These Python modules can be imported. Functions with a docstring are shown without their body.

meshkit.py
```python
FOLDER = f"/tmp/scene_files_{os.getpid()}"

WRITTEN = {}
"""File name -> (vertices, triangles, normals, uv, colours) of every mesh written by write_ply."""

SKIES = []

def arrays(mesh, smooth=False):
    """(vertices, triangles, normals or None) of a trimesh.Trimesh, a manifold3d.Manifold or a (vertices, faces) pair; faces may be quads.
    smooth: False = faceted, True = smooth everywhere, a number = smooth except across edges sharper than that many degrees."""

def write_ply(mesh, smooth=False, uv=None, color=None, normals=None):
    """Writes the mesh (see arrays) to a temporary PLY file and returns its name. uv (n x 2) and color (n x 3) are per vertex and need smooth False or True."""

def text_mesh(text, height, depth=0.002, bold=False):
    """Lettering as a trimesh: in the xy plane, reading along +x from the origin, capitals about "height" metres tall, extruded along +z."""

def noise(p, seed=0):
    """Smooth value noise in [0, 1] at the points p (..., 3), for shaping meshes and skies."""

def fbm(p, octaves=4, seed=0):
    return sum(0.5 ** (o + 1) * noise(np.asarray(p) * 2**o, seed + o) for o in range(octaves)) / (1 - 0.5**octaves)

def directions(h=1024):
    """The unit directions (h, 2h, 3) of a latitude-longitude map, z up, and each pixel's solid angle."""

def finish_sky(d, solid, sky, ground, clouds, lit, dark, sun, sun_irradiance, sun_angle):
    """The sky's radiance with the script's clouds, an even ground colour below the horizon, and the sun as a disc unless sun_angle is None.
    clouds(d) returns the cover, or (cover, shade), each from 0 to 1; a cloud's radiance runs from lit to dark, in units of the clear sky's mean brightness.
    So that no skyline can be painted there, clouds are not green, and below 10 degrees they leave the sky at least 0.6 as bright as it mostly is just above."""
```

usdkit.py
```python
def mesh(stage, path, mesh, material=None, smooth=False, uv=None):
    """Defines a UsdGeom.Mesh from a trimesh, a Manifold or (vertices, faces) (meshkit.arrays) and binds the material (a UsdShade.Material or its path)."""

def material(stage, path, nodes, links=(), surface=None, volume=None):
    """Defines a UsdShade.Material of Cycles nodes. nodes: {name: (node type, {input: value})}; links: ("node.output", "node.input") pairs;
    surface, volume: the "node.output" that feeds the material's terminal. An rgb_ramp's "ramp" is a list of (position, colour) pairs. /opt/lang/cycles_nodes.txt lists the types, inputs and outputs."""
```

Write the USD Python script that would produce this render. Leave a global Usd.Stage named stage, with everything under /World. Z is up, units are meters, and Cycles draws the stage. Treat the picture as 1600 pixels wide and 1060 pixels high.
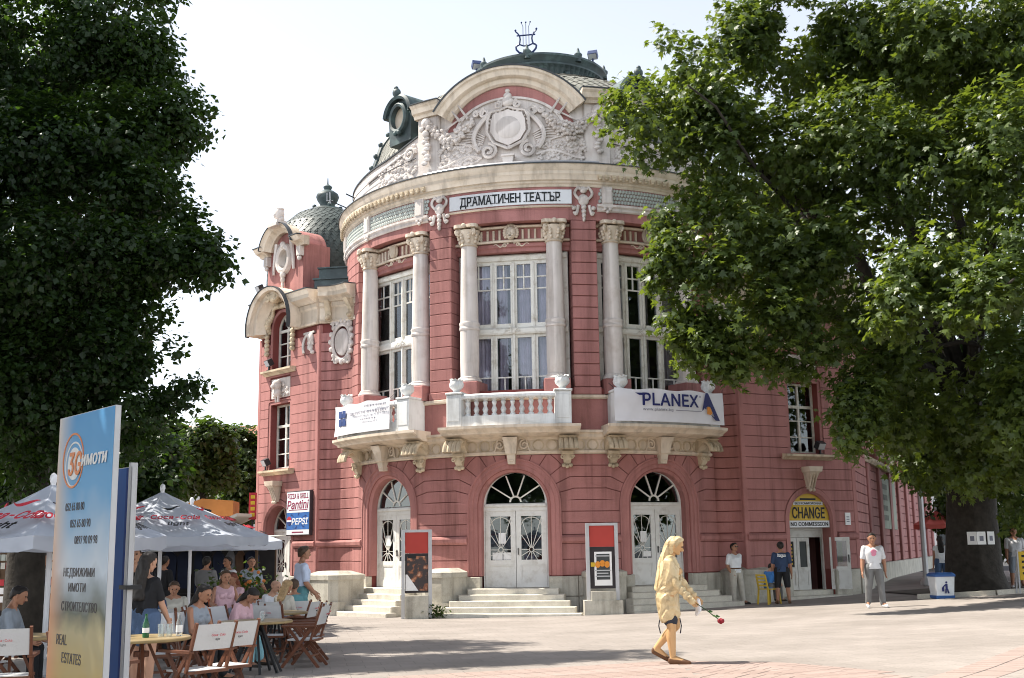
import math, random, sys
import numpy as np, trimesh, shapely
from shapely.geometry import Polygon, Point, box as sbox
from shapely import affinity
import manifold3d as m3
from manifold3d import Manifold
import usdkit, meshkit
from pxr import Usd, UsdGeom, UsdLux, UsdShade, Sdf, Gf, Vt

stage = Usd.Stage.CreateInMemory()
UsdGeom.SetStageUpAxis(stage, UsdGeom.Tokens.z)
UsdGeom.SetStageMetersPerUnit(stage, 1.0)
UsdGeom.Xform.Define(stage, '/World')
UsdGeom.Scope.Define(stage, '/World/Looks')
rng = np.random.default_rng(7)
PI = math.pi

# ---------------------------------------------------------------- camera
CAM_Z, FPX, PITCH, ROLL = 1.9, 1800.0, 0.1812, 0.015
cam = UsdGeom.Camera.Define(stage, '/World/camera')
cam.CreateHorizontalApertureAttr(36.0)
cam.CreateVerticalApertureAttr(36.0 * 678 / 1024)
cam.CreateFocalLengthAttr(36.0 * FPX / 1600)
cam.CreateClippingRangeAttr(Gf.Vec2f(0.05, 2000))
cam.CreateExposureAttr(1.08)
_c, _s = math.cos(PITCH), math.sin(PITCH)
_fw, _up0, _rt0 = np.array([0, _c, _s]), np.array([0, -_s, _c]), np.array([1.0, 0, 0])
# the photograph is rolled slightly: the scene leans counter-clockwise
_rt = math.cos(ROLL) * _rt0 - math.sin(ROLL) * _up0
_up = math.sin(ROLL) * _rt0 + math.cos(ROLL) * _up0
M = Gf.Matrix4d(*_rt, 0, *_up, 0, *(-_fw), 0, 0, 0, CAM_Z, 1)
cam.AddTransformOp().Set(M)

# ---------------------------------------------------------------- sky and sun
SUN_EL, SUN_EPS = math.radians(56), math.radians(12)
SUN_DIR = np.array([-math.cos(SUN_EPS) * math.cos(SUN_EL), math.sin(SUN_EPS) * math.cos(SUN_EL), math.sin(SUN_EL)])
sky_mat = usdkit.material(stage, '/World/Looks/sky', {
    's': ('sky_texture', {'sky_type': 'single_scattering', 'sun_disc': False, 'sun_elevation': SUN_EL,
                          'sun_rotation': math.atan2(SUN_DIR[0], SUN_DIR[1]), 'air_density': 1.0, 'aerosol_density': 0.7, 'ozone_density': 1.0}),
    'hz': ('hsv', {'saturation': 0.36, 'value': 1.02}),          # a hazy, milky summer sky
    'b': ('background_shader', {'strength': 0.128})}, [('s.color', 'hz.color'), ('hz.color', 'b.color')], surface='b.background')
dome = UsdLux.DomeLight.Define(stage, '/World/sky')
UsdShade.MaterialBindingAPI.Apply(dome.GetPrim()).Bind(sky_mat)
dome.GetPrim().SetCustomDataByKey('kind', 'structure')
sun = UsdLux.DistantLight.Define(stage, '/World/sun')
sun.CreateNormalizeAttr(True)
sun.CreateIntensityAttr(1.2)
sun.CreateAngleAttr(0.5)
sun.CreateColorAttr(Gf.Vec3f(1.0, 0.94, 0.84))
_z = SUN_DIR; _x = np.cross([0, 0, 1.0], _z); _x /= np.linalg.norm(_x); _y = np.cross(_z, _x)
sun.AddTransformOp().Set(Gf.Matrix4d(*_x, 0, *_y, 0, *_z, 0, 0, 0, 0, 1))

# ---------------------------------------------------------------- helpers
USED = {}
def numbered(parent, name):
    k = (parent, name); n = USED.get(k, 0); USED[k] = n + 1
    return f'{parent}/{name}' if n == 0 else f'{parent}/{name}_{n:03d}'
def path_of(p):
    return p if isinstance(p, str) else str(p.GetPath())
def tag(prim, label=None, cat=None, group=None, kind=None):
    prim = prim.GetPrim() if hasattr(prim, 'GetPrim') else prim
    for k, v in (('label', label), ('category', cat), ('group', group), ('kind', kind)):
        if v: prim.SetCustomDataByKey(k, v)
    return prim
def thing(name, label, cat, loc=(0, 0, 0), rz=0.0, group=None):
    x = UsdGeom.Xform.Define(stage, numbered('/World', name))
    x.AddTranslateOp().Set(Gf.Vec3d(*map(float, loc))); x.AddRotateZOp().Set(float(math.degrees(rz)))
    return tag(x, label, cat, group)
def fixn(m):
    if m.volume < 0: m.invert()
    return m
def obj(name, mesh, mat, parent='/World', smooth=False, label=None, cat=None, group=None, kind=None, tint=None):
    if isinstance(mesh, (list,)):
        mesh = trimesh.util.concatenate([fixn(q) for q in mesh])
    prim = usdkit.mesh(stage, numbered(path_of(parent), name), mesh, MATS[mat], smooth)
    tag(prim, label, cat, group, kind)
    return prim.GetPrim()
def copy_of(root, loc, rz, label=None, group=None, scale=None):
    was = root.GetCustomData()
    r = thing(root.GetName().rstrip('0123456789').rstrip('_'), label or was.get('label'), was['category'], loc, rz, group or was.get('group'))
    r.GetReferences().AddInternalReference(root.GetPath()); r.SetInstanceable(True)
    return r

# ---- frames: flat (s along, d outward, z up) -> space
class Cyl:
    def __init__(self, R0, phi0=0.0, mirror=False): self.R0, self.p, self.mi = R0, phi0, mirror
    def __call__(self, P):
        P = np.asarray(P, float); a = self.p + P[:, 0] / self.R0; r = self.R0 + P[:, 1]
        x = r * np.sin(a)
        return np.c_[-x if self.mi else x, -r * np.cos(a), P[:, 2]]
    bends = True
class Plane:
    bends = False
    def __init__(self, o, a, mirror=False): self.o, self.a, self.mi = o, a, mirror
    def __call__(self, P):
        P = np.asarray(P, float); c, s = math.cos(self.a), math.sin(self.a)
        x = self.o[0] + c * P[:, 0] + s * P[:, 1]
        return np.c_[-x if self.mi else x, self.o[1] + s * P[:, 0] - c * P[:, 1], P[:, 2]]
class PathF:
    bends = True
    def __init__(self, pts, mirror=False):
        self.p = np.array(pts, float); self.mi = mirror
        d = np.diff(self.p, axis=0); self.L = np.r_[0, np.cumsum(np.linalg.norm(d, axis=1))]
        t = np.gradient(self.p, axis=0); t /= np.linalg.norm(t, axis=1)[:, None]; self.n = np.c_[t[:, 1], -t[:, 0]]
    def __call__(self, P):
        P = np.asarray(P, float); s = P[:, 0]
        q = np.c_[np.interp(s, self.L, self.p[:, 0]), np.interp(s, self.L, self.p[:, 1])]
        n = np.c_[np.interp(s, self.L, self.n[:, 0]), np.interp(s, self.L, self.n[:, 1])]
        n /= np.linalg.norm(n, axis=1)[:, None]
        q = q + n * P[:, 1:2]
        return np.c_[-q[:, 0] if self.mi else q[:, 0], q[:, 1], P[:, 2]]
def bend(m, fr, size=0.55):
    """flat mesh -> space mesh"""
    if fr.bends:
        v, f = m.vertices, m.faces
        for _ in range(6):
            e = np.abs(v[f][:, [1, 2, 0], 0] - v[f][:, :, 0])
            if e.max() < size: break
            v, f = trimesh.remesh.subdivide(v, f, face_index=np.nonzero(e.max(1) >= size)[0])
        m = trimesh.Trimesh(v, f, process=False)
    out = trimesh.Trimesh(fr(m.vertices), m.faces, process=False)
    return fixn(out)
def fbox(s0, s1, d0, d1, z0, z1):
    m = trimesh.creation.box((s1 - s0, d1 - d0, z1 - z0)); m.apply_translation(((s0 + s1) / 2, (d0 + d1) / 2, (z0 + z1) / 2)); return m
def cbox(s0, s1, d0, d1, z0, z1, c=0.015):
    """box whose front (d1) edges are chamfered"""
    v = []
    for d, k in ((d0, 0), (d1 - c, 0), (d1, c)):
        v += [(s0 + k, d, z0 + k), (s1 - k, d, z0 + k), (s1 - k, d, z1 - k), (s0 + k, d, z1 - k)]
    f = [(0, 1, 2), (0, 2, 3), (8, 10, 9), (8, 11, 10)]
    for b in (0, 4):
        for i in range(4):
            j = (i + 1) % 4; f += [(b + i, b + 4 + i, b + j), (b + j, b + 4 + i, b + 4 + j)]
    return trimesh.Trimesh(v, f, process=False)
def fpoly(poly, d0, d1):
    """shapely (s, z) polygon extruded in d"""
    out = []
    for g in getattr(poly, 'geoms', [poly]):
        if g.is_empty or g.geom_type != 'Polygon' or g.area < 1e-5: continue
        m = trimesh.creation.extrude_polygon(g, d1 - d0, engine='earcut')
        out.append(trimesh.Trimesh(np.c_[m.vertices[:, 0], m.vertices[:, 2] + d0, m.vertices[:, 1]], m.faces[:, ::-1], process=False))
    return trimesh.util.concatenate(out)
def ring_sweep(rings, closed=False):
    """list of equal-length loops -> skin with caps"""
    n = len(rings[0]); v = np.vstack(rings); f = []
    K = len(rings)
    for k in range(K if closed else K - 1):
        a, b = k * n, ((k + 1) % K) * n
        for i in range(n):
            j = (i + 1) % n; f += [(a + i, a + j, b + i), (a + j, b + j, b + i)]
    if not closed:
        poly = rings[0]
        for base, flip in ((0, True), ((K - 1) * n, False)):
            tri = _earcut(poly)
            f += [tuple(base + q for q in (t[::-1] if flip else t)) for t in tri]
    return fixn(trimesh.Trimesh(v, f, process=False))
def _earcut(loop3):
    P = np.asarray(loop3, float); c = P - P.mean(0)
    u, s, vt = np.linalg.svd(c, full_matrices=False)
    q = c @ vt[:2].T
    import mapbox_earcut as me
    return [tuple(t) for t in me.triangulate_float64(q, np.array([len(q)], np.uint32)).reshape(-1, 3)]
def fsweep(profile, s0, s1, n=1):
    """profile [(d, z)] closed loop swept along s"""
    return ring_sweep([np.array([(s, d, z) for d, z in profile]) for s in np.linspace(s0, s1, n + 1)])
def farc(profile, sc, zc, a0, a1, n=24):
    """profile [(r, d)] swept round an arc in the (s, z) plane; angles from +s"""
    return ring_sweep([np.array([(sc + r * math.cos(a), d, zc + r * math.sin(a)) for r, d in profile]) for a in np.linspace(a0, a1, n + 1)])
def tube(pts, r, n=6, r1=None):
    pts = np.asarray(pts, float); K = len(pts); t = np.gradient(pts, axis=0); t /= np.maximum(np.linalg.norm(t, axis=1), 1e-9)[:, None]
    ref = np.array([0.0, 0, 1]) if abs(t[0][2]) < 0.9 else np.array([1.0, 0, 0]); rings = []
    rr = np.broadcast_to(np.linspace(r, r if r1 is None else r1, K) if np.ndim(r) == 0 else r, K)
    nrm = None
    for k in range(K):
        a = np.cross(t[k], ref) if nrm is None else np.cross(t[k], np.cross(nrm, t[k]))
        if nrm is not None: a = nrm - t[k] * (nrm @ t[k])
        a /= max(np.linalg.norm(a), 1e-9); b = np.cross(t[k], a); nrm = a
        ang = np.arange(n) / n * 2 * PI
        rings.append(pts[k] + rr[k] * (np.cos(ang)[:, None] * a + np.sin(ang)[:, None] * b))
    v = np.vstack(rings); f = []
    for k in range(K - 1):
        for i in range(n):
            j = (i + 1) % n; f += [(k * n + i, k * n + j, (k + 1) * n + i), (k * n + j, (k + 1) * n + j, (k + 1) * n + i)]
    for b, fl in ((0, 1), ((K - 1) * n, 0)):
        for i in range(1, n - 1): f.append((b, b + i + 1, b + i) if fl else (b, b + i, b + i + 1))
    return fixn(trimesh.Trimesh(v, f, process=False))
def lathe(profile, n=20, at=(0, 0, 0)):
    m = trimesh.creation.revolve(np.array(profile, float), sections=n); m.apply_translation(at); return fixn(m)
_BALL = trimesh.creation.icosphere(subdivisions=1)
_BALL2 = trimesh.creation.icosphere(subdivisions=2)
def ball(c, r, fine=False):
    b = (_BALL2 if fine else _BALL).copy(); b.apply_scale(r if np.ndim(r) == 0 else list(r)); b.apply_translation(c); return b
def bar(a, b, w, h=None, up=(0, 0, 1)):
    """square bar from a to b"""
    a, b = np.array(a, float), np.array(b, float); t = b - a; L = np.linalg.norm(t); t /= L
    up = np.array(up, float)
    if abs(t @ up) > 0.95: up = np.array([1.0, 0, 0])
    x = np.cross(up, t); x /= np.linalg.norm(x); y = np.cross(t, x)
    m = trimesh.creation.box((w, h or w, L)); T = np.eye(4); T[:3, 0], T[:3, 1], T[:3, 2], T[:3, 3] = x, y, t, (a + b) / 2
    m.apply_transform(T); return m
def cat(*ms):
    L = []
    for m in ms: L += m if isinstance(m, list) else [m]
    return trimesh.util.concatenate(L)
def spiral(sc, zc, r0, r1, turns, a0, n=22, d=0.0):
    t = np.linspace(0, 1, n); a = a0 + turns * 2 * PI * t; r = r0 + (r1 - r0) * t
    return np.c_[sc + r * np.cos(a), np.full(n, d), zc + r * np.sin(a)]
def ftext(text, h, sc, zc, d, depth=0.006, bold=False, width=None, shear=0.0, rot=0.0, align='c'):
    m = meshkit.text_mesh(text, h, depth, bold); v = m.vertices.copy(); b0, b1 = v.min(0), v.max(0)
    k = 1.0 if width is None else width / (b1[0] - b0[0])
    x = (v[:, 0] - ((b0[0] + b1[0]) / 2 if align == 'c' else b0[0])) * k; y = v[:, 1] - h / 2
    x = x + shear * y
    c, s = math.cos(rot), math.sin(rot)
    return trimesh.Trimesh(np.c_[sc + c * x - s * y, d + v[:, 2], zc + s * x + c * y], m.faces, process=False)

# ---------------------------------------------------------------- materials
MATS = {}
def pm(name, col, rough=0.7, var=0.18, scale=1.5, bump=0.0, bscale=40.0, dirt=None, dirt_amt=0.35, dirt_scale=0.9, spec=0.3, metal=0.0, fine=0.0, streak=0.0):
    """paint / stone: colour broken by two noises, optional dirt colour in patches, fine relief"""
    c = np.array(col, float)
    N = {'g': ('geometry', {}), 'n1': ('noise_texture', {'scale': scale, 'detail': 5.0, 'roughness': 0.6}),
         'r1': ('rgb_ramp', {'ramp': [(0.25, c * (1 - var)), (0.75, np.minimum(c * (1 + var), 0.95))]}),
         'p': ('principled_bsdf', {'roughness': rough, 'specular_ior_level': spec, 'metallic': metal})}
    Ls = [('g.position', 'n1.vector'), ('n1.fac', 'r1.fac')]
    last = 'r1.color'
    if dirt is not None:
        N['n2'] = ('noise_texture', {'scale': dirt_scale, 'detail': 8.0, 'roughness': 0.7})
        N['r2'] = ('rgb_ramp', {'ramp': [(0.5, (0, 0, 0)), (0.72, (dirt_amt,) * 3)]})
        N['b2'] = ('rgb_to_bw', {})
        N['m2'] = ('mix_color', {'b': dirt})
        Ls += [('g.position', 'n2.vector'), ('n2.fac', 'r2.fac'), ('r2.color', 'b2.color'), ('b2.val', 'm2.fac'), (last, 'm2.a')]
        last = 'm2.result'
    if fine:
        N['n4'] = ('noise_texture', {'scale': 60.0, 'detail': 3.0}); N['r4'] = ('rgb_ramp', {'ramp': [(0.3, (1 - fine,) * 3), (0.7, (1, 1, 1))]})
        N['m4'] = ('mix_color', {'blend_type': 'multiply', 'fac': 1.0})
        Ls += [('g.position', 'n4.vector'), ('n4.fac', 'r4.fac'), (last, 'm4.a'), ('r4.color', 'm4.b')]; last = 'm4.result'
    if streak:      # rain streaks: noise drawn out vertically
        N['mp5'] = ('mapping', {'scale': (3.2, 3.2, .22)}); N['n5'] = ('noise_texture', {'scale': 1.0, 'detail': 6.0, 'roughness': .62}); N['r5'] = ('rgb_ramp', {'ramp': [(.32, (1 - streak, 1 - streak * 1.02, 1 - streak * 1.05)), (.50, (1, 1, 1)), (.72, (1 + streak * .25,) * 3)]})
        N['m5'] = ('mix_color', {'blend_type': 'multiply', 'fac': 1.0})
        Ls += [('g.position', 'mp5.vector'), ('mp5.vector', 'n5.vector'), ('n5.fac', 'r5.fac'), (last, 'm5.a'), ('r5.color', 'm5.b')]; last = 'm5.result'
    Ls.append((last, 'p.base_color'))
    if bump:
        N['n3'] = ('noise_texture', {'scale': bscale, 'detail': 4.0}); N['bm'] = ('bump', {'strength': bump, 'distance': 0.02})
        Ls += [('g.position', 'n3.vector'), ('n3.fac', 'bm.height'), ('bm.normal', 'p.normal')]
    MATS[name] = usdkit.material(stage, '/World/Looks/' + name, N, Ls, surface='p.BSDF')
pm('pink_stucco', (0.41, 0.183, 0.167), 0.85, 0.14, 0.7, 0.25, 30, dirt=(0.27, 0.115, 0.10), dirt_amt=0.6, dirt_scale=0.5, fine=0.16, streak=.36)
pm('pink_joint', (0.20, 0.055, 0.05), 0.9, 0.15, 1.0)
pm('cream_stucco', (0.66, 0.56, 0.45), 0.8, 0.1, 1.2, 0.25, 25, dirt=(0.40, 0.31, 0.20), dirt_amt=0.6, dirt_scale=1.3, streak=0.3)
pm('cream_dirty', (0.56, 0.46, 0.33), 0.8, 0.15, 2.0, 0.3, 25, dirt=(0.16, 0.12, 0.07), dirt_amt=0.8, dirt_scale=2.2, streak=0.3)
pm('pale_stucco', (0.64, 0.58, 0.54), 0.8, 0.08, 1.2, 0.25, 25, dirt=(0.42, 0.33, 0.27), dirt_amt=0.5, dirt_scale=1.6, streak=0.3)
pm('white_stucco', (0.74, 0.75, 0.74), 0.7, 0.06, 1.0, 0.15, 25, dirt=(0.45, 0.44, 0.40), dirt_amt=0.45, dirt_scale=1.8, streak=0.3)
pm('relief_grey', (0.42, 0.45, 0.42), 0.85, 0.15, 3.0, 0.3, 25)
pm('base_stone', (0.50, 0.47, 0.40), 0.9, 0.2, 1.6, 0.5, 14, dirt=(0.26, 0.24, 0.19), dirt_amt=0.7, dirt_scale=2.0, fine=0.2, streak=0.3)
pm('step_stone', (0.62, 0.58, 0.50), 0.85, 0.14, 1.8, 0.4, 18, dirt=(0.36, 0.33, 0.27), dirt_amt=0.6, dirt_scale=1.6, fine=0.25, streak=0.12)
pm('copper_roof', (0.04, 0.058, 0.060), 0.55, 0.35, 2.0, 0.2, 12, dirt=(0.10, 0.16, 0.15), dirt_amt=0.6, dirt_scale=2.0, spec=0.4)
pm('roof_slate', (0.24, 0.235, 0.20), 0.6, 0.25, 5.0, 0.2, 20, spec=0.5)
pm('roof_dark', (0.055, 0.07, 0.065), 0.5, 0.25, 5.0, 0.2, 20, spec=0.5)
pm('flashing', (0.05, 0.055, 0.06), 0.5, 0.2, 3.0)
pm('white_wood', (0.72, 0.70, 0.64), 0.6, 0.06, 3.0, 0.15, 30, dirt=(0.34, 0.28, 0.20), dirt_amt=0.7, dirt_scale=3.5)
pm('door_wood', (0.66, 0.65, 0.62), 0.6, 0.06, 3.0, 0.15, 30, dirt=(0.36, 0.32, 0.26), dirt_amt=0.6, dirt_scale=2.5)
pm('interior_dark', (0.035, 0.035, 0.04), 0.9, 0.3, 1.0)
pm('curtain', (0.66, 0.58, 0.64), 0.9, 0.25, 2.0)
pm('black_metal', (0.02, 0.02, 0.022), 0.45, 0.2, 3.0)
pm('blue_metal', (0.02, 0.035, 0.10), 0.4, 0.2, 3.0)
pm('steel', (0.45, 0.45, 0.46), 0.45, 0.1, 3.0, metal=0.4)
pm('letter_black', (0.015, 0.018, 0.02), 0.5, 0.1, 3.0)
pm('paper', (0.75, 0.74, 0.73), 0.8, 0.04, 3.0)
pm('pipe_dark', (0.07, 0.03, 0.03), 0.6, 0.2, 3.0)
def glass(name, tint, refl=0.10):
    MATS[name] = usdkit.material(stage, '/World/Looks/' + name, {
        'fr': ('fresnel', {'IOR': 1.6}), 't': ('transparent_bsdf', {'color': tint}), 'gl': ('glossy_bsdf', {'roughness': 0.02, 'color': (0.9, 0.95, 1.0)}),
        'a': ('math', {'math_type': 'add', 'value2': refl}), 'm': ('mix_closure', {})},
        [('fr.fac', 'a.value1'), ('a.value', 'm.fac'), ('t.BSDF', 'm.closure1'), ('gl.BSDF', 'm.closure2')], surface='m.closure')
# ---------------------------------------------------------------- ground shape
def G(x, y):
    x = np.clip(x, -12, 16); y = np.clip(y, -8, 46)
    return 0.549 + 0.0103 * x - 0.0148 * y + 0.0018 * x * x
# ================================================================ THEATRE
P0 = -0.1708
CX, CY = 1.1897, 41.7147
T = thing('theatre_building', 'pink and cream rotunda theatre with domed roof, three arched doors and balconies', 'theatre', (CX, CY, 0), P0)
def L2W(u, y):
    c, s = math.cos(P0), math.sin(P0); return CX + c * u - s * y, CY + s * u + c * y
DE = 0.6409
R0 = 7.1
BAYS = [-DE, 0.0, DE]
sA = lambda deg: math.radians(deg) * R0
gap = 0.011
ZS = 3.2                                        # springing of the door arches
# ---- ground floor core wall (its face is the bottom of the joints)
core = sbox(-sA(55), -0.45, sA(55), 6.68)
for b in BAYS:
    s = b * R0; core = core.difference(sbox(s - 1.08, -1, s + 1.08, ZS)).difference(Point(s, ZS).buffer(1.08, 24))
obj('wall', bend(fpoly(core, -0.62, 0.105), Cyl(R0)), 'pink_joint', T, 30)
# ---- rusticated blocks between the arches
lines = [1.15, 1.61, 2.07]
up_lines = [2.33 + 0.3386 * k for k in range(8)]
zones = []
for k in range(len(lines) - 1): zones.append((lines[k], lines[k + 1]))
for k in range(7): zones.append((up_lines[k], up_lines[k + 1]))
arches = shapely.union_all([sbox(b * R0 - 1.40, -1, b * R0 + 1.40, ZS).union(Point(b * R0, ZS).buffer(1.40, 32)) for b in BAYS])
RV = 1.86
vz = shapely.union_all([Point(b * R0, ZS).buffer(RV, 32).intersection(sbox(-9, 3.345, 9, 9)) for b in BAYS])
def sector(s, a0, a1, r0, r1):
    aa = np.linspace(a0, a1, 6); return Polygon([(s + r * math.cos(a), ZS + r * math.sin(a)) for r, q in ((r0, aa), (r1, aa[::-1])) for a in q])
for z0, z1 in zones:
    row = sbox(-sA(55), z0, sA(55), z1).difference(arches).difference(vz)
    if z0 > 3.3 and z1 < 4.5:          # the joints turn towards the arch centre
        t0, t1 = math.asin(max(z0 - ZS, .0) / RV) if z0 > 3.4 else math.asin((z0 - ZS) / RV), math.asin((z1 - ZS) / RV)
        row = row.union(shapely.union_all([sector(b * R0, x0, x1, 1.40, RV + .004) for b in BAYS for x0, x1 in ((t0, t1), (PI - t1, PI - t0))]))
    row = row.buffer(.002).buffer(-gap - .002, join_style=2)
    for g in getattr(row, 'geoms', [row]):
        if g.area > 0.02: obj('stone_course', bend(fpoly(g, 0.09, 0.155), Cyl(R0)), 'pink_stucco', T)
tl = math.asin((up_lines[6] - ZS) / RV)
for b in BAYS:
    ths = [tl] + [math.radians(a) for a in (56, 69, 82)]
    ths = ths + [PI - t for t in ths[::-1]]
    for i_, (a0, a1) in enumerate(zip(ths[:-1], ths[1:])):
        sec = sector(b * R0, a0, a1, 1.40, 2.6 if 0 < i_ < len(ths) - 2 else RV).buffer(-gap, join_style=2).intersection(sbox(-9, 0, 9, 4.69))
        if 0 < i_ < len(ths) - 2: sec = sec.difference(sbox(-9, 0, b * R0 - 1.06, 9)).difference(sbox(b * R0 + 1.06, 0, 9, 9))
        for g in getattr(sec, 'geoms', [sec]):
            if g.area > 0.01: obj('voussoir', bend(fpoly(g, 0.09, 0.155), Cyl(R0)), 'pink_stucco', T)
    # stepped archivolt round the opening, running down as jambs
    s = b * R0
    prof = [(1.0, -0.35), (1.0, 0.02), (1.09, 0.10), (1.11, 0.135), (1.22, 0.135), (1.235, 0.16), (1.345, 0.16), (1.36, 0.19), (1.405, 0.19), (1.405, -0.35)]
    mo = farc(prof, s, ZS, 0, PI, 36)
    jamb = [ring_sweep([np.array([(s + sg * r, d, z) for r, d in prof]) for z in (1.15, ZS)]) for sg in (-1, 1)]
    obj('arch_moulding', [bend(mo, Cyl(R0))] + [bend(j, Cyl(R0)) for j in jamb], 'pink_stucco', T, 35)
# ledge (sill moulding) and white stone base
piers = core.intersection(sbox(-9, 2.07, 9, 2.33)).difference(arches)
for g in piers.geoms:
    a, c = g.bounds[0], g.bounds[2]
    obj('ledge', bend(fsweep([(0.05, 2.075), (0.17, 2.075), (0.235, 2.14), (0.25, 2.24), (0.22, 2.29), (0.155, 2.325), (0.05, 2.325)], a, c, 6), Cyl(R0)), 'pink_stucco', T, 30)
base = sbox(-sA(55), -0.45, sA(55), 1.135).difference(shapely.union_all([sbox(b * R0 - 1.0, -1, b * R0 + 1.0, 3) for b in BAYS]))
for g in base.geoms:
    a, c = g.bounds[0], g.bounds[2]
    n = max(1, int(round((c - a) / 0.75)))
    for k in range(n):
        x0, x1 = a + (c - a) * k / n, a + (c - a) * (k + 1) / n
        for z0, z1 in ((-0.4, 0.55), (0.55, 1.135)):
            obj('base_stone', bend(cbox(x0 + 0.006, x1 - 0.006, 0.0, 0.20 + rng.uniform(-.008, .008), z0 + .005, z1 - .005), Cyl(R0)), 'base_stone', T)
# floor slab behind the doors and dark interior
obj('interior', [bend(fpoly(sbox(-sA(60), -0.3, sA(60), 13.0), -2.1, -2.0), Cyl(R0)), bend(fbox(-sA(60), sA(60), -2.0, -0.2, 0.6, 0.78), Cyl(R0)), bend(fbox(-sA(60), sA(60), -2.0, -0.64, 5.3, 5.6), Cyl(R0))], 'interior_dark', T)

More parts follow.
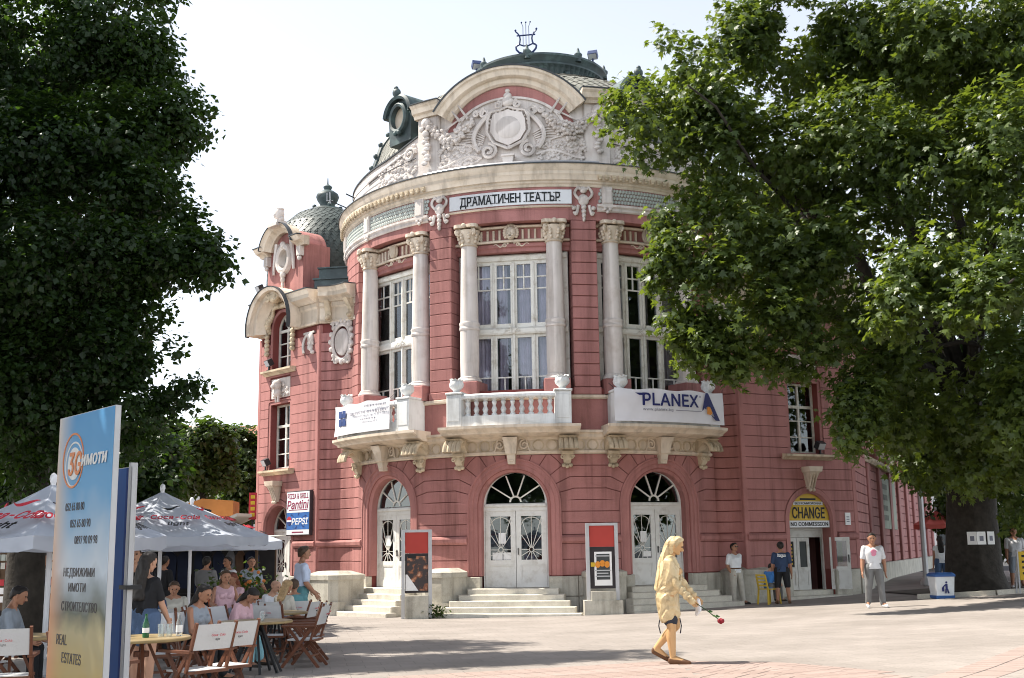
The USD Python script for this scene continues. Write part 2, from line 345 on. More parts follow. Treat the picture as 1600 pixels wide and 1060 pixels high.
# ---- double doors with fanlights
glass('pane_glass', (0.55, 0.6, 0.62), 0.06)
glass('pane_bright', (0.90, 0.91, 0.94), 0.02)
def fan_door(fr, hw, zb, zs, leaf_split, parent, notes=True):
    d = obj('double_door', None_frame(fr, hw, zb, zs), 'door_wood', parent)
    # fanlight bars
    r = hw - 0.07
    bars = []
    for a in (36, 72, 108, 144):
        a = math.radians(a); bars.append(bar((0.17 * math.cos(a), 0.0, zs + 0.13 + 0.17 * math.sin(a)), (r * math.cos(a), 0.0, zs + 0.13 + (r - .1) * math.sin(a)), 0.04, 0.05, (0, 1, 0)))
    bars.append(farc([(0.14, -0.025), (0.14, 0.025), (0.19, 0.025), (0.19, -0.025)], 0, zs + 0.12, 0, PI, 12))
    for m in bars: obj('fanlight_bar', bend(m, fr), 'white_wood', d)
    for a0, a1 in ((0, 36), (36, 72), (72, 108), (108, 144), (144, 180)):
        aa = np.radians(np.linspace(a0, a1, 6))
        pg = Polygon([(0, zs + 0.1)] + [((r + .02) * math.cos(a), zs + 0.1 + (r - .05) * math.sin(a)) for a in aa])
        obj('fanlight_pane', bend(fpoly(pg, -0.012, -0.006), fr), 'pane_glass', d)
    zt = zs - 0.14
    lw = hw - 0.05
    for sg in (-1, 1):
        s0, s1 = sorted((sg * 0.008, sg * (lw - 0.01)))
        leaf = sbox(s0, zb, s1, zt); w = s1 - s0
        gl = sbox(s0 + 0.15, zb + 0.80, s1 - 0.15, zt - 0.16)
        pn = sbox(s0 + 0.13, zb + 0.20, s1 - 0.13, zb + 0.66)
        lm = [bend(fpoly(leaf.difference(gl).difference(pn), -0.035, 0.03), fr), bend(fpoly(pn, -0.03, 0.008), fr)]
        fram = pn.difference(pn.buffer(-0.035)); lm.append(bend(fpoly(fram, 0.004, 0.022), fr))
        lo = obj('door_leaf', lm, 'door_wood', d)
        obj('door_pane', bend(fpoly(gl, -0.012, -0.006), fr), 'pane_glass', d)
        c = (s0 + s1) / 2; zc = zb + 0.80 + 0.30; gw = (gl.bounds[2] - gl.bounds[0]) / 2; gt = gl.bounds[3]
        g = []
        for a in (-150, -120, -90, -60, -30, 0, 180, 55, 72, 90, 108, 125):
            a = math.radians(a); R = 1.3
            e = np.array([c + R * math.cos(a), zc + R * math.sin(a)])
            ln = shapely.LineString([(c + .07 * math.cos(a), zc + .07 * math.sin(a)), e]).intersection(gl)
            if ln.is_empty: continue
            (x0, y0), (x1, y1) = ln.coords[0], ln.coords[-1]; g.append(bar((x0, 0.0, y0), (x1, 0.0, y1), 0.016, 0.016, (0, 1, 0)))
        g.append(farc([(0.06, -0.008), (0.06, 0.008), (0.08, 0.008), (0.08, -0.008)], c, zc, 0, 2 * PI, 12))
        arcp = [(c + gw * math.cos(t), 0, gt - 0.28 + 0.25 * math.sin(t)) for t in np.linspace(0.05, PI - 0.05, 10)]
        g.append(tube(arcp, 0.012, 4))
        obj('door_grille', [bend(q, fr) for q in g], 'white_wood', d)
        if sg == 1: obj('handle', [bend(bar((s0 + .06, 0.05, zb + .95), (s0 + .06, 0.05, zb + 1.15), 0.025), fr), bend(bar((s0 + .06, 0.03, zb + 1.1), (s0 + .06, 0.09, zb + 1.1), 0.02), fr)], 'black_metal', d)
    if notes:
        obj('notice', bend(fbox(-0.53, -0.31, 0.004, 0.008, zb + 1.28, zb + 1.6), fr), 'paper', d)
        if notes == 2:
            for x in (-.72, -.39): obj('notice', bend(fbox(x, x + .30, 0.004, 0.008, zb + 0.81, zb + 1.02), fr), 'paper', d)
            obj('red_cloth', bend(cbox(.22, .76, -.10, -.05, zb + .81, zb + .93, .01), fr), 'red_cloth', d)
        if notes == 3: obj('notice', bend(fbox(-0.45, -0.17, 0.004, 0.008, zb + .84, zb + 1.0), fr), 'paper', d)
    return d
def None_frame(fr, hw, zb, zs):
    o = sbox(-hw, zb, hw, zs).union(Point(0, zs).buffer(hw, 32).intersection(sbox(-hw, zs, hw, 9)))
    i = sbox(-hw + .05, zb, hw - .05, zs - .14).union(Point(0, zs + .08).buffer(hw - .08, 32).intersection(sbox(-hw, zs + .08, hw, 9)))
    return [bend(fpoly(o.difference(i), -0.06, 0.05), fr), bend(cbox(-hw + .05, hw - .05, 0.04, 0.09, zs - .02, zs + .06, .012), fr)]
pm('red_cloth', (0.45, 0.05, 0.04), 0.9, 0.3, 8.0)
for i, b in enumerate(BAYS):
    fr = Plane((6.8 * math.sin(b), -6.8 * math.cos(b)), b)
    fan_door(fr, 0.985, 0.81, ZS, 0, T, notes=(1, 2, 3)[i])
# ---- frieze, string courses and entablature: swept round the drum
FULL = sA(80)
def band(name, prof, mat, s0=-FULL, s1=FULL, n=64, smooth=30):
    return obj(name, bend(fsweep(prof, s0, s1, n), Cyl(R0), 9), mat, T, smooth)
S53 = sA(53.5)
band('frieze', [(0.0, 4.705), (0.19, 4.705), (0.24, 4.74), (0.24, 4.80), (0.17, 4.83), (0.17, 5.12), (0.22, 5.16), (0.30, 5.20), (0.30, 5.30), (0.38, 5.33), (0.38, 5.40), (0.0, 5.40)], 'cream_stucco', -S53, S53, 40)
band('string_course', [(0.0, 6.36), (0.17, 6.36), (0.22, 6.40), (0.22, 6.47), (0.17, 6.49), (0.0, 6.49)], 'cream_stucco', -S53, S53, 40)
band('parapet_wall', [(0.0, 5.41), (0.14, 5.41), (0.14, 6.355), (0.0, 6.355)], 'pink_stucco', -S53, S53, 40)
# ornament rings on the frieze
rings = []
for s in np.arange(-S53 + .2, S53, 0.40):
    if min(abs(s - b * R0) for b in BAYS) < 0.35: continue
    rings.append(bend(farc([(0.135, 0.16), (0.135, 0.20), (0.175, 0.20), (0.175, 0.16)], s, 4.975, 0, 2 * PI, 14), Cyl(R0)))
for m in rings: obj('frieze_ring', m, 'cream_dirty', T)
# ---- balconies
VASE = [(0.0, 0), (0.11, 0), (0.13, 0.03), (0.09, 0.06), (0.13, 0.10), (0.205, 0.18), (0.215, 0.26), (0.19, 0.34), (0.175, 0.37), (0.20, 0.40), (0.14, 0.41), (0.0, 0.36)]
BALU = [(0.0, 0), (0.085, 0), (0.085, 0.05), (0.05, 0.07), (0.075, 0.13), (0.09, 0.18), (0.06, 0.25), (0.045, 0.29), (0.06, 0.34), (0.08, 0.40), (0.05, 0.46), (0.085, 0.47), (0.085, 0.51), (0.0, 0.51)]
for i, b in enumerate(BAYS):
    C = Cyl(R0, b); w = 1.91
    slab = [(0.1, 5.20), (0.55, 5.22), (0.72, 5.28), (0.82, 5.30), (0.86, 5.36), (0.98, 5.42), (1.02, 5.45), (1.02, 5.53), (0.1, 5.53)]
    B = obj('balcony', bend(fsweep(slab, -w, w, 8), C), 'cream_stucco', T, 30)
    obj('balcony_kerb', bend(fsweep([(0.62, 5.532), (0.92, 5.532), (0.90, 5.72), (0.90, 5.84), (0.64, 5.84), (0.62, 5.72)], -1.26, 1.26, 6), C), 'white_stucco', B, 30)
    obj('balcony_rail', bend(fsweep([(0.66, 6.35), (0.90, 6.35), (0.93, 6.38), (0.93, 6.45), (0.88, 6.50), (0.68, 6.50), (0.63, 6.45), (0.63, 6.38)], -1.26, 1.26, 6), C), 'white_stucco', B, 30)
    for sg in (-1, 1):
        s = sg * 1.47
        obj('balcony_pedestal', [bend(cbox(s - .215, s + .215, 0.15, 0.95, 5.532, 6.50, .02), C), bend(cbox(s - .24, s + .24, 0.12, 0.98, 6.505, 6.57, .02), C), bend(cbox(s - .17, s + .17, 0.9, 0.962, 5.7, 6.42, .012), C)], 'white_stucco', B)
        p = C(np.array([[s, 0.72, 6.572]]))[0]
        v = lathe(VASE, 24); a = np.arctan2(v.vertices[:, 1], v.vertices[:, 0]); hh = v.vertices[:, 2]
        k = 1 + 0.05 * np.cos(8 * a) * ((hh > .1) & (hh < .41)); v.vertices[:, :2] *= k[:, None]
        v.vertices[:, 2] += 0.03 * np.cos(8 * a) * (hh > .36) * (np.hypot(v.vertices[:, 0], v.vertices[:, 1]) > .1); v.apply_translation(p)
        obj('urn', v, 'white_stucco', B, 40)
    for s in np.linspace(-1.12, 1.12, 10):
        p = C(np.array([[s, 0.775, 5.842]]))[0]; obj('baluster', lathe(BALU, 10, p), 'white_stucco', B, 40)
    # scroll brackets with pendants, and the keystone
    for sg in (-1, 1):
        s = sg * 1.60
        br = []
        for k in range(4):
            x = s - .2 + .133 * k
            pts = [(x, 0.2 + 0.62 * math.sin(t) ** 0.8, 5.20 - 0.40 * (1 - math.cos(t))) for t in np.linspace(PI / 2, 0.02, 8)]
            br.append(bend(tube(pts, 0.07, 7), C))
        br.append(bend(ring_sweep([np.array([(s - .24, .1, z), (s + .24, .1, z), (s + .24, d, z), (s - .24, d, z)]) for z, d in ((4.80, .26), (4.95, .36), (5.1, .55), (5.2, .75))]), C))
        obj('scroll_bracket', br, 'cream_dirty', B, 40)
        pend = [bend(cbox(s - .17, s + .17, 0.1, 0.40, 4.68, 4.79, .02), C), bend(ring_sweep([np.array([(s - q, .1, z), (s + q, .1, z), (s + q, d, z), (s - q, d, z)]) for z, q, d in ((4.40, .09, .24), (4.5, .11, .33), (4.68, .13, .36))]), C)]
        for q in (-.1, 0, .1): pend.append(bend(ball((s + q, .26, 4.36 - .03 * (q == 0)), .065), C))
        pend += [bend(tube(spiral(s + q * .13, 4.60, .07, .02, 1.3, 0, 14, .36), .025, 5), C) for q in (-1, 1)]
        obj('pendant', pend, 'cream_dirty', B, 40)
    ks = [bend(ring_sweep([np.array([(-q, .1, z), (q, .1, z), (q, d, z), (-q, d, z)]) for z, q, d in ((4.42, .10, .34), (4.70, .12, .40), (4.72, .15, .44), (5.0, .18, .50), (5.2, .21, .62))]), C),
          bend(cbox(-.10, .10, .3, .47, 4.93, 5.03, .02), C), bend(cbox(-.07, .07, .3, .385, 4.5, 4.55, .01), C)]
    ks += [bend(tube(spiral(sg * .36, 5.0, .15, .03, 1.4 * sg, PI / 2, 22, .22), .03, 5), C) for sg in (-1, 1)]
    ks += [bend(tube([(sg * (.36 + .2 * t), .22, 5.15 - .3 * t + .1 * math.sin(6 * t)) for t in np.linspace(0, 1, 10)], .028, 5), C) for sg in (-1, 1)]
    obj('keystone', ks, 'cream_stucco', B, 30)
# ---- upper floor piers (pink coursed pilasters)
PIER_Z0, PIER_Z1 = 6.5, 13.0
edge = math.degrees(DE)
piers = [(-76, -edge - 15.2), (-edge + 15.2, -15.2), (15.2, edge - 15.2), (edge + 15.2, 76)]
for a, c in piers:
    a, c = sA(a), sA(c)
    obj('pier_core', bend(fbox(a + .03, c - .03, -0.6, 0.115, PIER_Z0, PIER_Z1), Cyl(R0)), 'pink_joint', T)
    obj('pier_base', bend(cbox(a - .03, c + .03, -0.62, 0.18, 6.495, 6.72, .02), Cyl(R0)), 'pink_stucco', T)
    z = 6.73
    while z < 11.9:
        z1 = min(z + 0.352, 11.95)
        obj('stone_course', bend(cbox(a, c, -0.62, 0.15, z + .009, z1 - .009, .012), Cyl(R0)), 'pink_stucco', T)
        z = z1
# lintel zone above the windows, architrave, frieze, cornice
band('architrave', [(-0.6, 11.96), (0.13, 11.96), (0.13, 12.30), (-0.6, 12.30)], 'pink_stucco')
for i, b in enumerate(BAYS):
    C = Cyl(R0, b)
    obj('lintel', bend(fsweep([(-0.62, 11.08), (-0.25, 11.08), (-0.25, 11.20), (-0.20, 11.23), (-0.20, 11.33), (-0.25, 11.36), (-0.25, 11.955), (-0.62, 11.955)], -1.90, 1.90, 8), C), 'pink_stucco', T, 30)
    obj('lintel_moulding', [bend(fsweep([(-0.26, z), (-0.14, z), (-0.12, z + .05), (-0.16, z + .085), (-0.26, z + .085)], -1.88, 1.88, 8), C) for z in (11.37, 11.83)], 'cream_stucco', T, 30)
    for s in (-.78, -.58, -.38, .38, .58, .78, -1.0, 1.0):
        obj('flute', [bend(cbox(s - .035, s + .035, -.25, -.17, 11.5, 11.78, .02), C), bend(ball((s, -.21, 11.49), (.04, .04, .05)), C)], 'cream_stucco', T)
    fl = [bend(tube([(sg * (0.08 + .5 * t), -.2, 11.33 + .06 * math.sin(9 * t) - .06 * t) for t in np.linspace(0, 1, 12)], .035, 5, .012), C) for sg in (-1, 1)]
    fl += [bend(tube(spiral(sg * .22, 11.30, .07, .02, 1.2 * sg, 0, 12, -.2), .02, 5), C) for sg in (-1, 1)]
    if i == 1:   # mask of a face over the middle window
        hd = ball((0, -.15, 11.66), (.17, .16, .22), True); v = hd.vertices
        fl2 = [hd, ball((0, -.01, 11.63), (.03, .05, .06)), ball((-.07, -.03, 11.58), (.05, .04, .04)), ball((.07, -.03, 11.58), (.05, .04, .04)), ball((0, -.02, 11.51), (.05, .04, .04)),
               ball((-.07, -.03, 11.74), (.06, .03, .02)), ball((.07, -.03, 11.74), (.06, .03, .02))]
        fl2 += [ball((.21 * math.cos(a), -.17, 11.68 + .24 * math.sin(a)), .06) for a in np.linspace(-.6, PI + .6, 15)]
        obj('face_mask', [bend(q, C) for q in fl2] + fl, 'cream_stucco', T, 50)
        obj('mask_mouth', bend(ball((0, .005, 11.55), (.04, .02, .015)), C), 'letter_black', T)
    else:
        fl2 = [bend(ball((0, -.17, 11.66), (.17, .09, .24), True), C)] + [bend(tube([(x * .06, -.08, 11.86), (x * .06, -.07, 11.6), (x * .035, -.09, 11.45)], .022, 5), C) for x in (-2, -1, 0, 1, 2)]
        obj('console', fl2 + fl, 'cream_stucco', T, 50)
for s0, s1 in ((-FULL, sA(-21.9)), (sA(21.9), FULL)):
    band('white_band', [(-.3, 12.24), (0.15, 12.24), (0.19, 12.28), (0.19, 12.36), (0.24, 12.40), (0.24, 12.47), (-.3, 12.47)], 'pale_stucco', s0, s1, 30)
    band('frieze_panel', [(-.3, 12.475), (0.14, 12.475), (0.14, 13.02), (-.3, 13.02)], 'pink_stucco', s0, s1, 30)
    # scaly relief panel of the side friezes, with pilaster strips between
    q = []
    n = 15
    a, c = (s0, s1) if s0 > 0 else (s0, s1)
    for s in np.arange(min(a, c) + .1, max(a, c) - .05, .105):
        for k, z in enumerate((12.58, 12.70, 12.82, 12.94)):
            q.append(ball((s + .05 * (k % 2), .145, z), (.055, .035, .065)))
    tagk = obj('frieze_relief', [bend(cat(*q), Cyl(R0), 9)], 'relief_grey', T, 50, kind='stuff')
    sg = 1 if s0 > 0 else -1
    for deg in (24.5, 46, 68):
        s = sA(sg * deg)
        obj('frieze_tablet', [bend(cbox(s - .17, s + .17, .1, .24, 12.36, 13.05, .02), Cyl(R0)), bend(cbox(s - .13, s + .13, .2, .262, 12.5, 12.95, .015), Cyl(R0)), bend(ball((s - .08, .2, 12.33), .06), Cyl(R0)), bend(ball((s + .08, .2, 12.33), .06), Cyl(R0)), bend(ball((s, .2, 12.24), .06), Cyl(R0))], 'pale_stucco', T)
band('sign_frieze', [(-.3, 12.305), (0.13, 12.305), (0.13, 13.02), (-.3, 13.02)], 'pink_stucco', sA(-21.88), sA(21.88), 20)
band('sign_moulding', [(0.1, 12.36), (0.16, 12.36), (0.19, 12.39), (0.16, 12.43), (0.1, 12.43)], 'cream_stucco', sA(-15.8), sA(15.8), 14)
# cornice
CORN = [(-.3, 13.025), (0.15, 13.025), (0.17, 13.10), (0.22, 13.14), (0.22, 13.20), (0.27, 13.22), (0.30, 13.36), (0.33, 13.40), (0.33, 13.50), (0.36, 13.54), (0.42, 13.66), (0.42, 13.72), (-.3, 13.76)]
band('cornice', CORN, 'cream_stucco', n=72)
band('cornice_flashing', [(-.3, 13.765), (0.40, 13.725), (0.45, 13.70), (0.45, 13.735), (0.40, 13.75), (-.3, 13.80)], 'flashing', n=72)
for sg in (-1, 1):
    for deg in np.arange(22.5, 78, 1.75):
        s = sA(sg * deg)
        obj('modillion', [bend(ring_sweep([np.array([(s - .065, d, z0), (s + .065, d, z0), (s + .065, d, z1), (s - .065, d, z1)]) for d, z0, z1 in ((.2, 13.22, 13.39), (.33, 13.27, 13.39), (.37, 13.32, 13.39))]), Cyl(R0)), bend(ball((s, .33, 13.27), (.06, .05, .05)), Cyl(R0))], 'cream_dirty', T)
# wreath ornaments at the head of the two middle piers
for deg in (-18.5, 18.5):
    s = sA(deg); q = [ball((s, .16, 12.60), (.17, .07, .19), True), ball((s, .17, 12.92), (.12, .10, .12)), ball((s, .2, 12.96), (.05, .06, .05))]
    for sg in (-1, 1):
        q += [tube([(s + sg * (.13 + .14 * math.sin(t)), .18, 13.02 - .42 * t / 3.2) for t in np.linspace(0, 3.2, 10)], .045, 6), tube([(s + sg * (.17 + .1 * t), .18, 12.42 - .2 * math.sin(2.2 * t) - .12 * t) for t in np.linspace(0, 1.3, 9)], .05, 6), ball((s + sg * .30, .18, 12.33), .075), ball((s + sg * .25, .18, 12.16), .06), ball((s + sg * .12, .19, 12.96), .05)]
    q += [ball((s, .17, z), (r, .07, h)) for z, r, h in ((12.37, .09, .09), (12.23, .08, .08), (12.10, .07, .09), (11.98, .05, .09))]
    obj('wreath', [bend(m, Cyl(R0)) for m in q], 'pale_stucco', T, 50)
# ---- columns
for i, b in enumerate(BAYS):
    for sg in (-1, 1):
        ph = b + sg * 0.193; cx, cy = 7.04 * math.sin(ph), -7.04 * math.cos(ph)
        shaft = [(0.0, 7.15), (0.285, 7.15), (0.297, 7.63), (0.292, 8.63), (0.285, 8.88), (0.262, 10.3), (0.245, 11.30), (0.0, 11.30)]
        K = obj('column', lathe(shaft, 28, (cx, cy, 0)), 'pale_stucco', T, 40)
        obj('column_base', lathe([(0.0, 7.24), (0.36, 7.24), (0.385, 7.28), (0.36, 7.33), (0.33, 7.35), (0.335, 7.385), (0.30, 7.42), (0.0, 7.42)], 28, (cx, cy, -.27)), 'pale_stucco', K, 40)
        obj('column_ring', lathe([(0.27, 8.86), (0.31, 8.88), (0.325, 8.93), (0.305, 8.97), (0.305, 9.02), (0.325, 9.07), (0.31, 9.12), (0.27, 9.14)], 28, (cx, cy, -.27)), 'pale_stucco', K, 40)
        Pf = Plane((cx, cy), ph)
        obj('column_plinth', bend(cbox(-.40, .40, -.45, .40, 6.50, 6.968, .02), Pf), 'pink_stucco', K)
        cp = [lathe([(0.0, 11.70), (0.26, 11.70), (0.29, 11.73), (0.26, 11.76), (0.25, 11.80), (0.27, 11.95), (0.34, 12.12), (0.36, 12.2), (0.0, 12.2)], 20)]
        for k in range(8):
            a = k * PI / 4 + PI / 8
            for r, z, q in ((.27, 11.86, .06), (.31, 11.97, .055), (.335, 12.05, .05)): cp.append(ball((r * math.cos(a), r * math.sin(a), z), (q, q, q * 1.2)))
        for k in range(4):
            a = k * PI / 2 + PI / 4; c, s_ = math.cos(a), math.sin(a)
            sp = spiral(0.36, 12.15, .125, .03, 1.5, PI / 2, 16); pts = np.c_[sp[:, 0] * c, sp[:, 0] * s_, sp[:, 2]]; cp.append(tube(pts, .05, 6, .04)); cp.append(ball((.38 * c, .38 * s_, 12.15), .07))
        ab = Polygon([(math.cos(t) * (0.42 + .08 * math.cos(4 * t + PI)), math.sin(t) * (0.42 + .08 * math.cos(4 * t + PI))) for t in np.linspace(0, 2 * PI, 33)[:-1]])
        am = trimesh.creation.extrude_polygon(ab, .1, engine='earcut'); am.apply_translation((0, 0, 12.26)); cp.append(am); cp.append(ball((0, -.42, 12.3), .08))
        cm = cat([fixn(m) for m in cp]); cm.vertices[:, 2] = 11.27 + (cm.vertices[:, 2] - 11.70) * (0.68 / 0.66)
        Tm = trimesh.transformations.rotation_matrix(ph, (0, 0, 1)); cm.apply_transform(Tm); cm.apply_translation((cx, cy, 0))
        obj('capital', cm, 'cream_stucco', K, 50)
# ---- tall windows
for i, b in enumerate(BAYS):
    fr = Plane((6.52 * math.sin(b), -6.52 * math.cos(b)), b)
    O = sbox(-1.72, 6.55, 1.72, 11.06)
    lights = []; mull = [(-1.5, -.74), (-.54, -.10), (.10, .54), (.74, 1.5)]
    for a, c in mull: lights += [(a, c, 6.74, 8.40), (a, c, 8.85, 10.74)]
    F = O
    for a, c, z0, z1 in lights: F = F.difference(sbox(a, z0, c, z1))
    W = obj('tall_window', [bend(fpoly(F, -.07, .05), fr), bend(fsweep([(0.04, 8.50), (.12, 8.50), (.15, 8.55), (.15, 8.66), (.10, 8.72), (.04, 8.72)], -1.7, 1.7), fr), bend(fsweep([(0.04, 10.86), (.10, 10.86), (.14, 10.95), (.14, 11.0), (.04, 11.0)], -1.7, 1.7), fr), bend(cbox(-.035, .035, .04, .11, 6.7, 10.8, .01), fr), bend(cbox(-.66, -.62, .04, .09, 6.7, 10.8, .01), fr), bend(cbox(.62, .66, .04, .09, 6.7, 10.8, .01), fr)], 'white_wood', T)
    obj('window_crest', [bend(ball((0, .14, 8.62), (.10, .06, .12)), fr)] + [bend(tube(spiral(sg * .14, 8.62, .08, .02, 1.2 * sg, PI / 2, 12, .15), .022, 5), fr) for sg in (-1, 1)] + [bend(tube([(sg * (.2 + .16 * t), .14, 8.62 - .12 * t) for t in np.linspace(0, 1, 4)], .03, 5, .01), fr) for sg in (-1, 1)], 'white_wood', W, 40)
    bars = []
    for a, c in mull:
        m = (a + c) / 2
        for z in (10.33, 9.95): bars.append(bend(fbox(a, c, -.02, .02, z - .022, z + .022), fr))
        bars.append(bend(fbox(m - .02, m + .02, -.021, .021, 9.97, 10.74), fr)); bars.append(bend(fbox(a, c, -.02, .02, 7.14, 7.18), fr)); bars.append(bend(fbox(m - .02, m + .02, -.021, .021, 6.74, 7.14), fr))
    for m in bars: obj('glazing_bar', m, 'white_wood', W)
    for a, c, z0, z1 in lights: obj('pane', bend(fbox(a, c, -.012, -.006, z0, z1), fr), 'pane_bright', W)
    for k, (a, c) in enumerate(([(-1.5, -.95), (-.52, -.20), (.30, .56), (.78, 1.2)], [(-1.5, -.78), (-.54, -.26), (.10, .56), (.76, 1.5)], [(-1.3, -.8), (-.52, -.40), (.12, .34), (1.0, 1.5)])[i]):
        n = 22; xs = np.linspace(a, c, n) + .015 * np.sin(np.arange(n) * 2.7 + i + k); dd = -.18 + .04 * np.sin(np.arange(n) * 1.9 + k + 2 * i)
        for z0, z1 in ((6.7, 8.45), (8.8, 10.8)):
            v = np.vstack([np.c_[xs, dd, np.full(n, z0)], np.c_[xs, dd - .03, np.full(n, z1)]]); f = []
            for q in range(n - 1): f += [(q, q + 1, n + q), (q + 1, n + q + 1, n + q)]
            obj('curtain', trimesh.Trimesh(fr(v), f, process=False), 'curtain', W, True)
# ---- attic wall above the cornice with ramped top
RA = 6.95
att = [(-sA(78), 13.75)]
for deg, z in ((-78, 14.72), (-57, 14.72), (-40, 14.85), (-29, 15.2), (-26.5, 15.3), (-26.5, 15.9)): att.append((math.radians(deg) * RA, z))
ark = [(2.29 * math.cos(a), 15.75 + 1.02 * math.sin(a)) for a in np.linspace(PI, 0, 30)]
att += [(-2.29, 15.9)] + [(x, z) for x, z in ark if z > 15.9] + [(2.29, 15.9)]
att += [(-x, z) for x, z in reversed([(math.radians(d) * RA, z) for d, z in ((-78, 14.72), (-57, 14.72), (-40, 14.85), (-29, 15.2), (-26.5, 15.3), (-26.5, 15.9))])] + [(sA(78), 13.75)]
attp = Polygon(att).buffer(0)
CA = Cyl(RA)
obj('attic_wall', bend(fpoly(attp, -0.4, 0.06), CA), 'pale_stucco', T, 30)
for sg in (-1, 1):
    pts = [(math.radians(d) * RA * sg * -1 * -1, z) for d, z in ((78, 14.72), (57, 14.72), (40, 14.85), (34, 15.0), (29, 15.2), (26.8, 15.3))]
    pts = [(sg * abs(s), z) for s, z in pts]
    P = np.array(pts); ss = np.linspace(0, 1, 30); u = np.interp(ss, np.linspace(0, 1, len(P)), P[:, 0]); zz = np.interp(ss, np.linspace(0, 1, len(P)), P[:, 1])
    obj('attic_coping', bend(ring_sweep([np.array([(a, -.42, z), (a, .10, z), (a, .10, z + .05), (a, -.42, z + .07)]) for a, z in zip(u, zz)]), CA), 'flashing', T)
    obj('attic_cable', bend(tube([(sg * math.radians(d) * RA, .14, 14.28 + .35 * ((72 - d) / 50) ** 2) for d in np.linspace(72, 27, 24)], .014, 4), CA), 'black_metal', T)
    # pier with its own stretch of cornice, left and right of the gable
    s0, s1 = sorted((sg * 2.30, sg * 3.26))
    obj('gable_pier', bend(cbox(s0 + .05, s1 - .05, -.3, .13, 13.8, 15.88, .03), CA), 'pale_stucco', T)
    G0 = [(-.3, 15.85), (.22, 15.85), (.25, 15.95), (.34, 16.0), (.38, 16.15), (.45, 16.22), (.45, 16.27), (-.3, 16.30)]
    obj('gable_cornice', bend(fsweep(G0, s0 - .02, s1 + .05, 3), CA), 'cream_stucco', T, 30)
    obj('gable_flashing', bend(fsweep([(-.3, 16.305), (.46, 16.275), (.48, 16.275), (.48, 16.31), (-.3, 16.34)], s0 - .02, s1 + .06, 3), CA), 'flashing', T)
    # copper gutter box above the pier
    obj('copper_box', bend(cbox(s0 + .1, s1 - .1, -1.2, -.35, 16.2, 16.62, .02), CA), 'copper_roof', T)
    hd = [ball((sg * 2.78, .24, 15.62), (.16, .14, .18), True), ball((sg * 2.78, .34, 15.58), (.06, .07, .08)), ball((sg * 2.66, .28, 15.42), .10), ball((sg * 2.92, .28, 15.42), .10), ball((sg * 2.78, .26, 15.25), .12)]
    hd += [ball((sg * (2.78 + .06 * math.sin(k * 2)), .24, 15.1 - .12 * k), (.12, .07, .08)) for k in range(8)]
    obj('pier_mask', [bend(m, CA) for m in hd], 'pale_stucco', T, 50)
# arched gable moulding: circle through the feet and the crown
Rg = (2.36 ** 2 + 1.22 ** 2) / (2 * 1.22); zg = 17.06 - Rg; ag = math.asin(2.36 / Rg)
Rin = Rg
prof = [(Rg - .56, -.3), (Rg - .56, .12), (Rg - .50, .20), (Rg - .36, .22), (Rg - .34, .30), (Rg - .30, .36), (Rg - .14, .40), (Rg - .10, .46), (Rg - .03, .47), (Rg - .03, -.3)]
obj('gable_arch', bend(farc(prof, 0, zg, PI / 2 - ag, PI / 2 + ag, 36), CA), 'cream_stucco', T, 30)
obj('gable_flashing', bend(farc([(Rg - .028, -.3), (Rg - .028, .49), (Rg + .02, .50), (Rg + .02, -.3)], 0, zg, PI / 2 - ag, PI / 2 + ag, 36), CA), 'flashing', T)
tym = Point(0, zg).buffer(Rg - .57, 64).intersection(sbox(-2.3, 15.2, 2.3, 18))
obj('tympanum', bend(fpoly(tym, .0, .075), CA), 'pink_stucco', T, 30)
# relief: field, frame, cartouche, scrolls, garlands, fronds
fld = Polygon([(-2.2, 13.9), (2.2, 13.9), (2.2, 15.05)] + [(1.80 * math.cos(a), 14.95 + 1.13 * math.sin(a)) for a in np.linspace(.1, PI - .1, 24)] + [(-2.2, 15.05)]).buffer(0)
obj('relief_field', bend(fpoly(fld, .02, .115), CA), 'pale_stucco', T, 30)
q = [farc([(r, .1), (r, .17), (r + .07, .17), (r + .07, .1)], 0, 14.95, .18, PI - .18, 24) for r in (1.09,)]
for m in q: m.vertices[:, 0] *= 1.55
shield = [(0, 14.48), (.35, 14.66), (.52, 14.95), (.50, 15.3), (.42, 15.5), (.15, 15.56), (0, 15.62), (-.15, 15.56), (-.42, 15.5), (-.50, 15.3), (-.52, 14.95), (-.35, 14.66)]
obj('relief_frame', [bend(m, CA) for m in q], 'pale_stucco', T, 40)
sp = Polygon(shield).buffer(.06).buffer(-.03)
sm = fpoly(sp, .1, .26); obj('relief_shield', [bend(sm, CA), bend(ball((0, .2, 15.05), (.44, .13, .42), True), CA)], 'pale_stucco', T, 40)
fr_ = [tube([(x * 1.28, .24, 15.05 + (z - 15.05) * 1.22) for x, z in shield + shield[:1]], .05, 6)]
for a in np.linspace(0, 2 * PI, 30)[:-1]: fr_.append(ball((.66 * math.cos(a), .2, 15.05 + .66 * math.sin(a) * .95), .05 + .02 * math.sin(7 * a)))
for sg in (-1, 1):
    fr_ += [tube([(sg * (.55 + .55 * math.sin(t)), .2, 15.6 - 1.25 * t / 2.4) for t in np.linspace(0, 2.4, 16)], .075, 6), tube(spiral(sg * .62, 14.32, .26, .05, 1.6 * sg, PI / 2, 26, .22), .06, 6), tube(spiral(sg * .30, 15.82, .13, .03, 1.4 * sg, PI / 2, 18, .26), .05, 6),
            tube(spiral(sg * .75, 15.62, .16, .04, 1.4 * -sg, PI / 2, 18, .2), .05, 6), tube(spiral(sg * 1.02, 15.62, .10, .03, 1.4 * -sg, 0, 18, .2), .05, 6)]
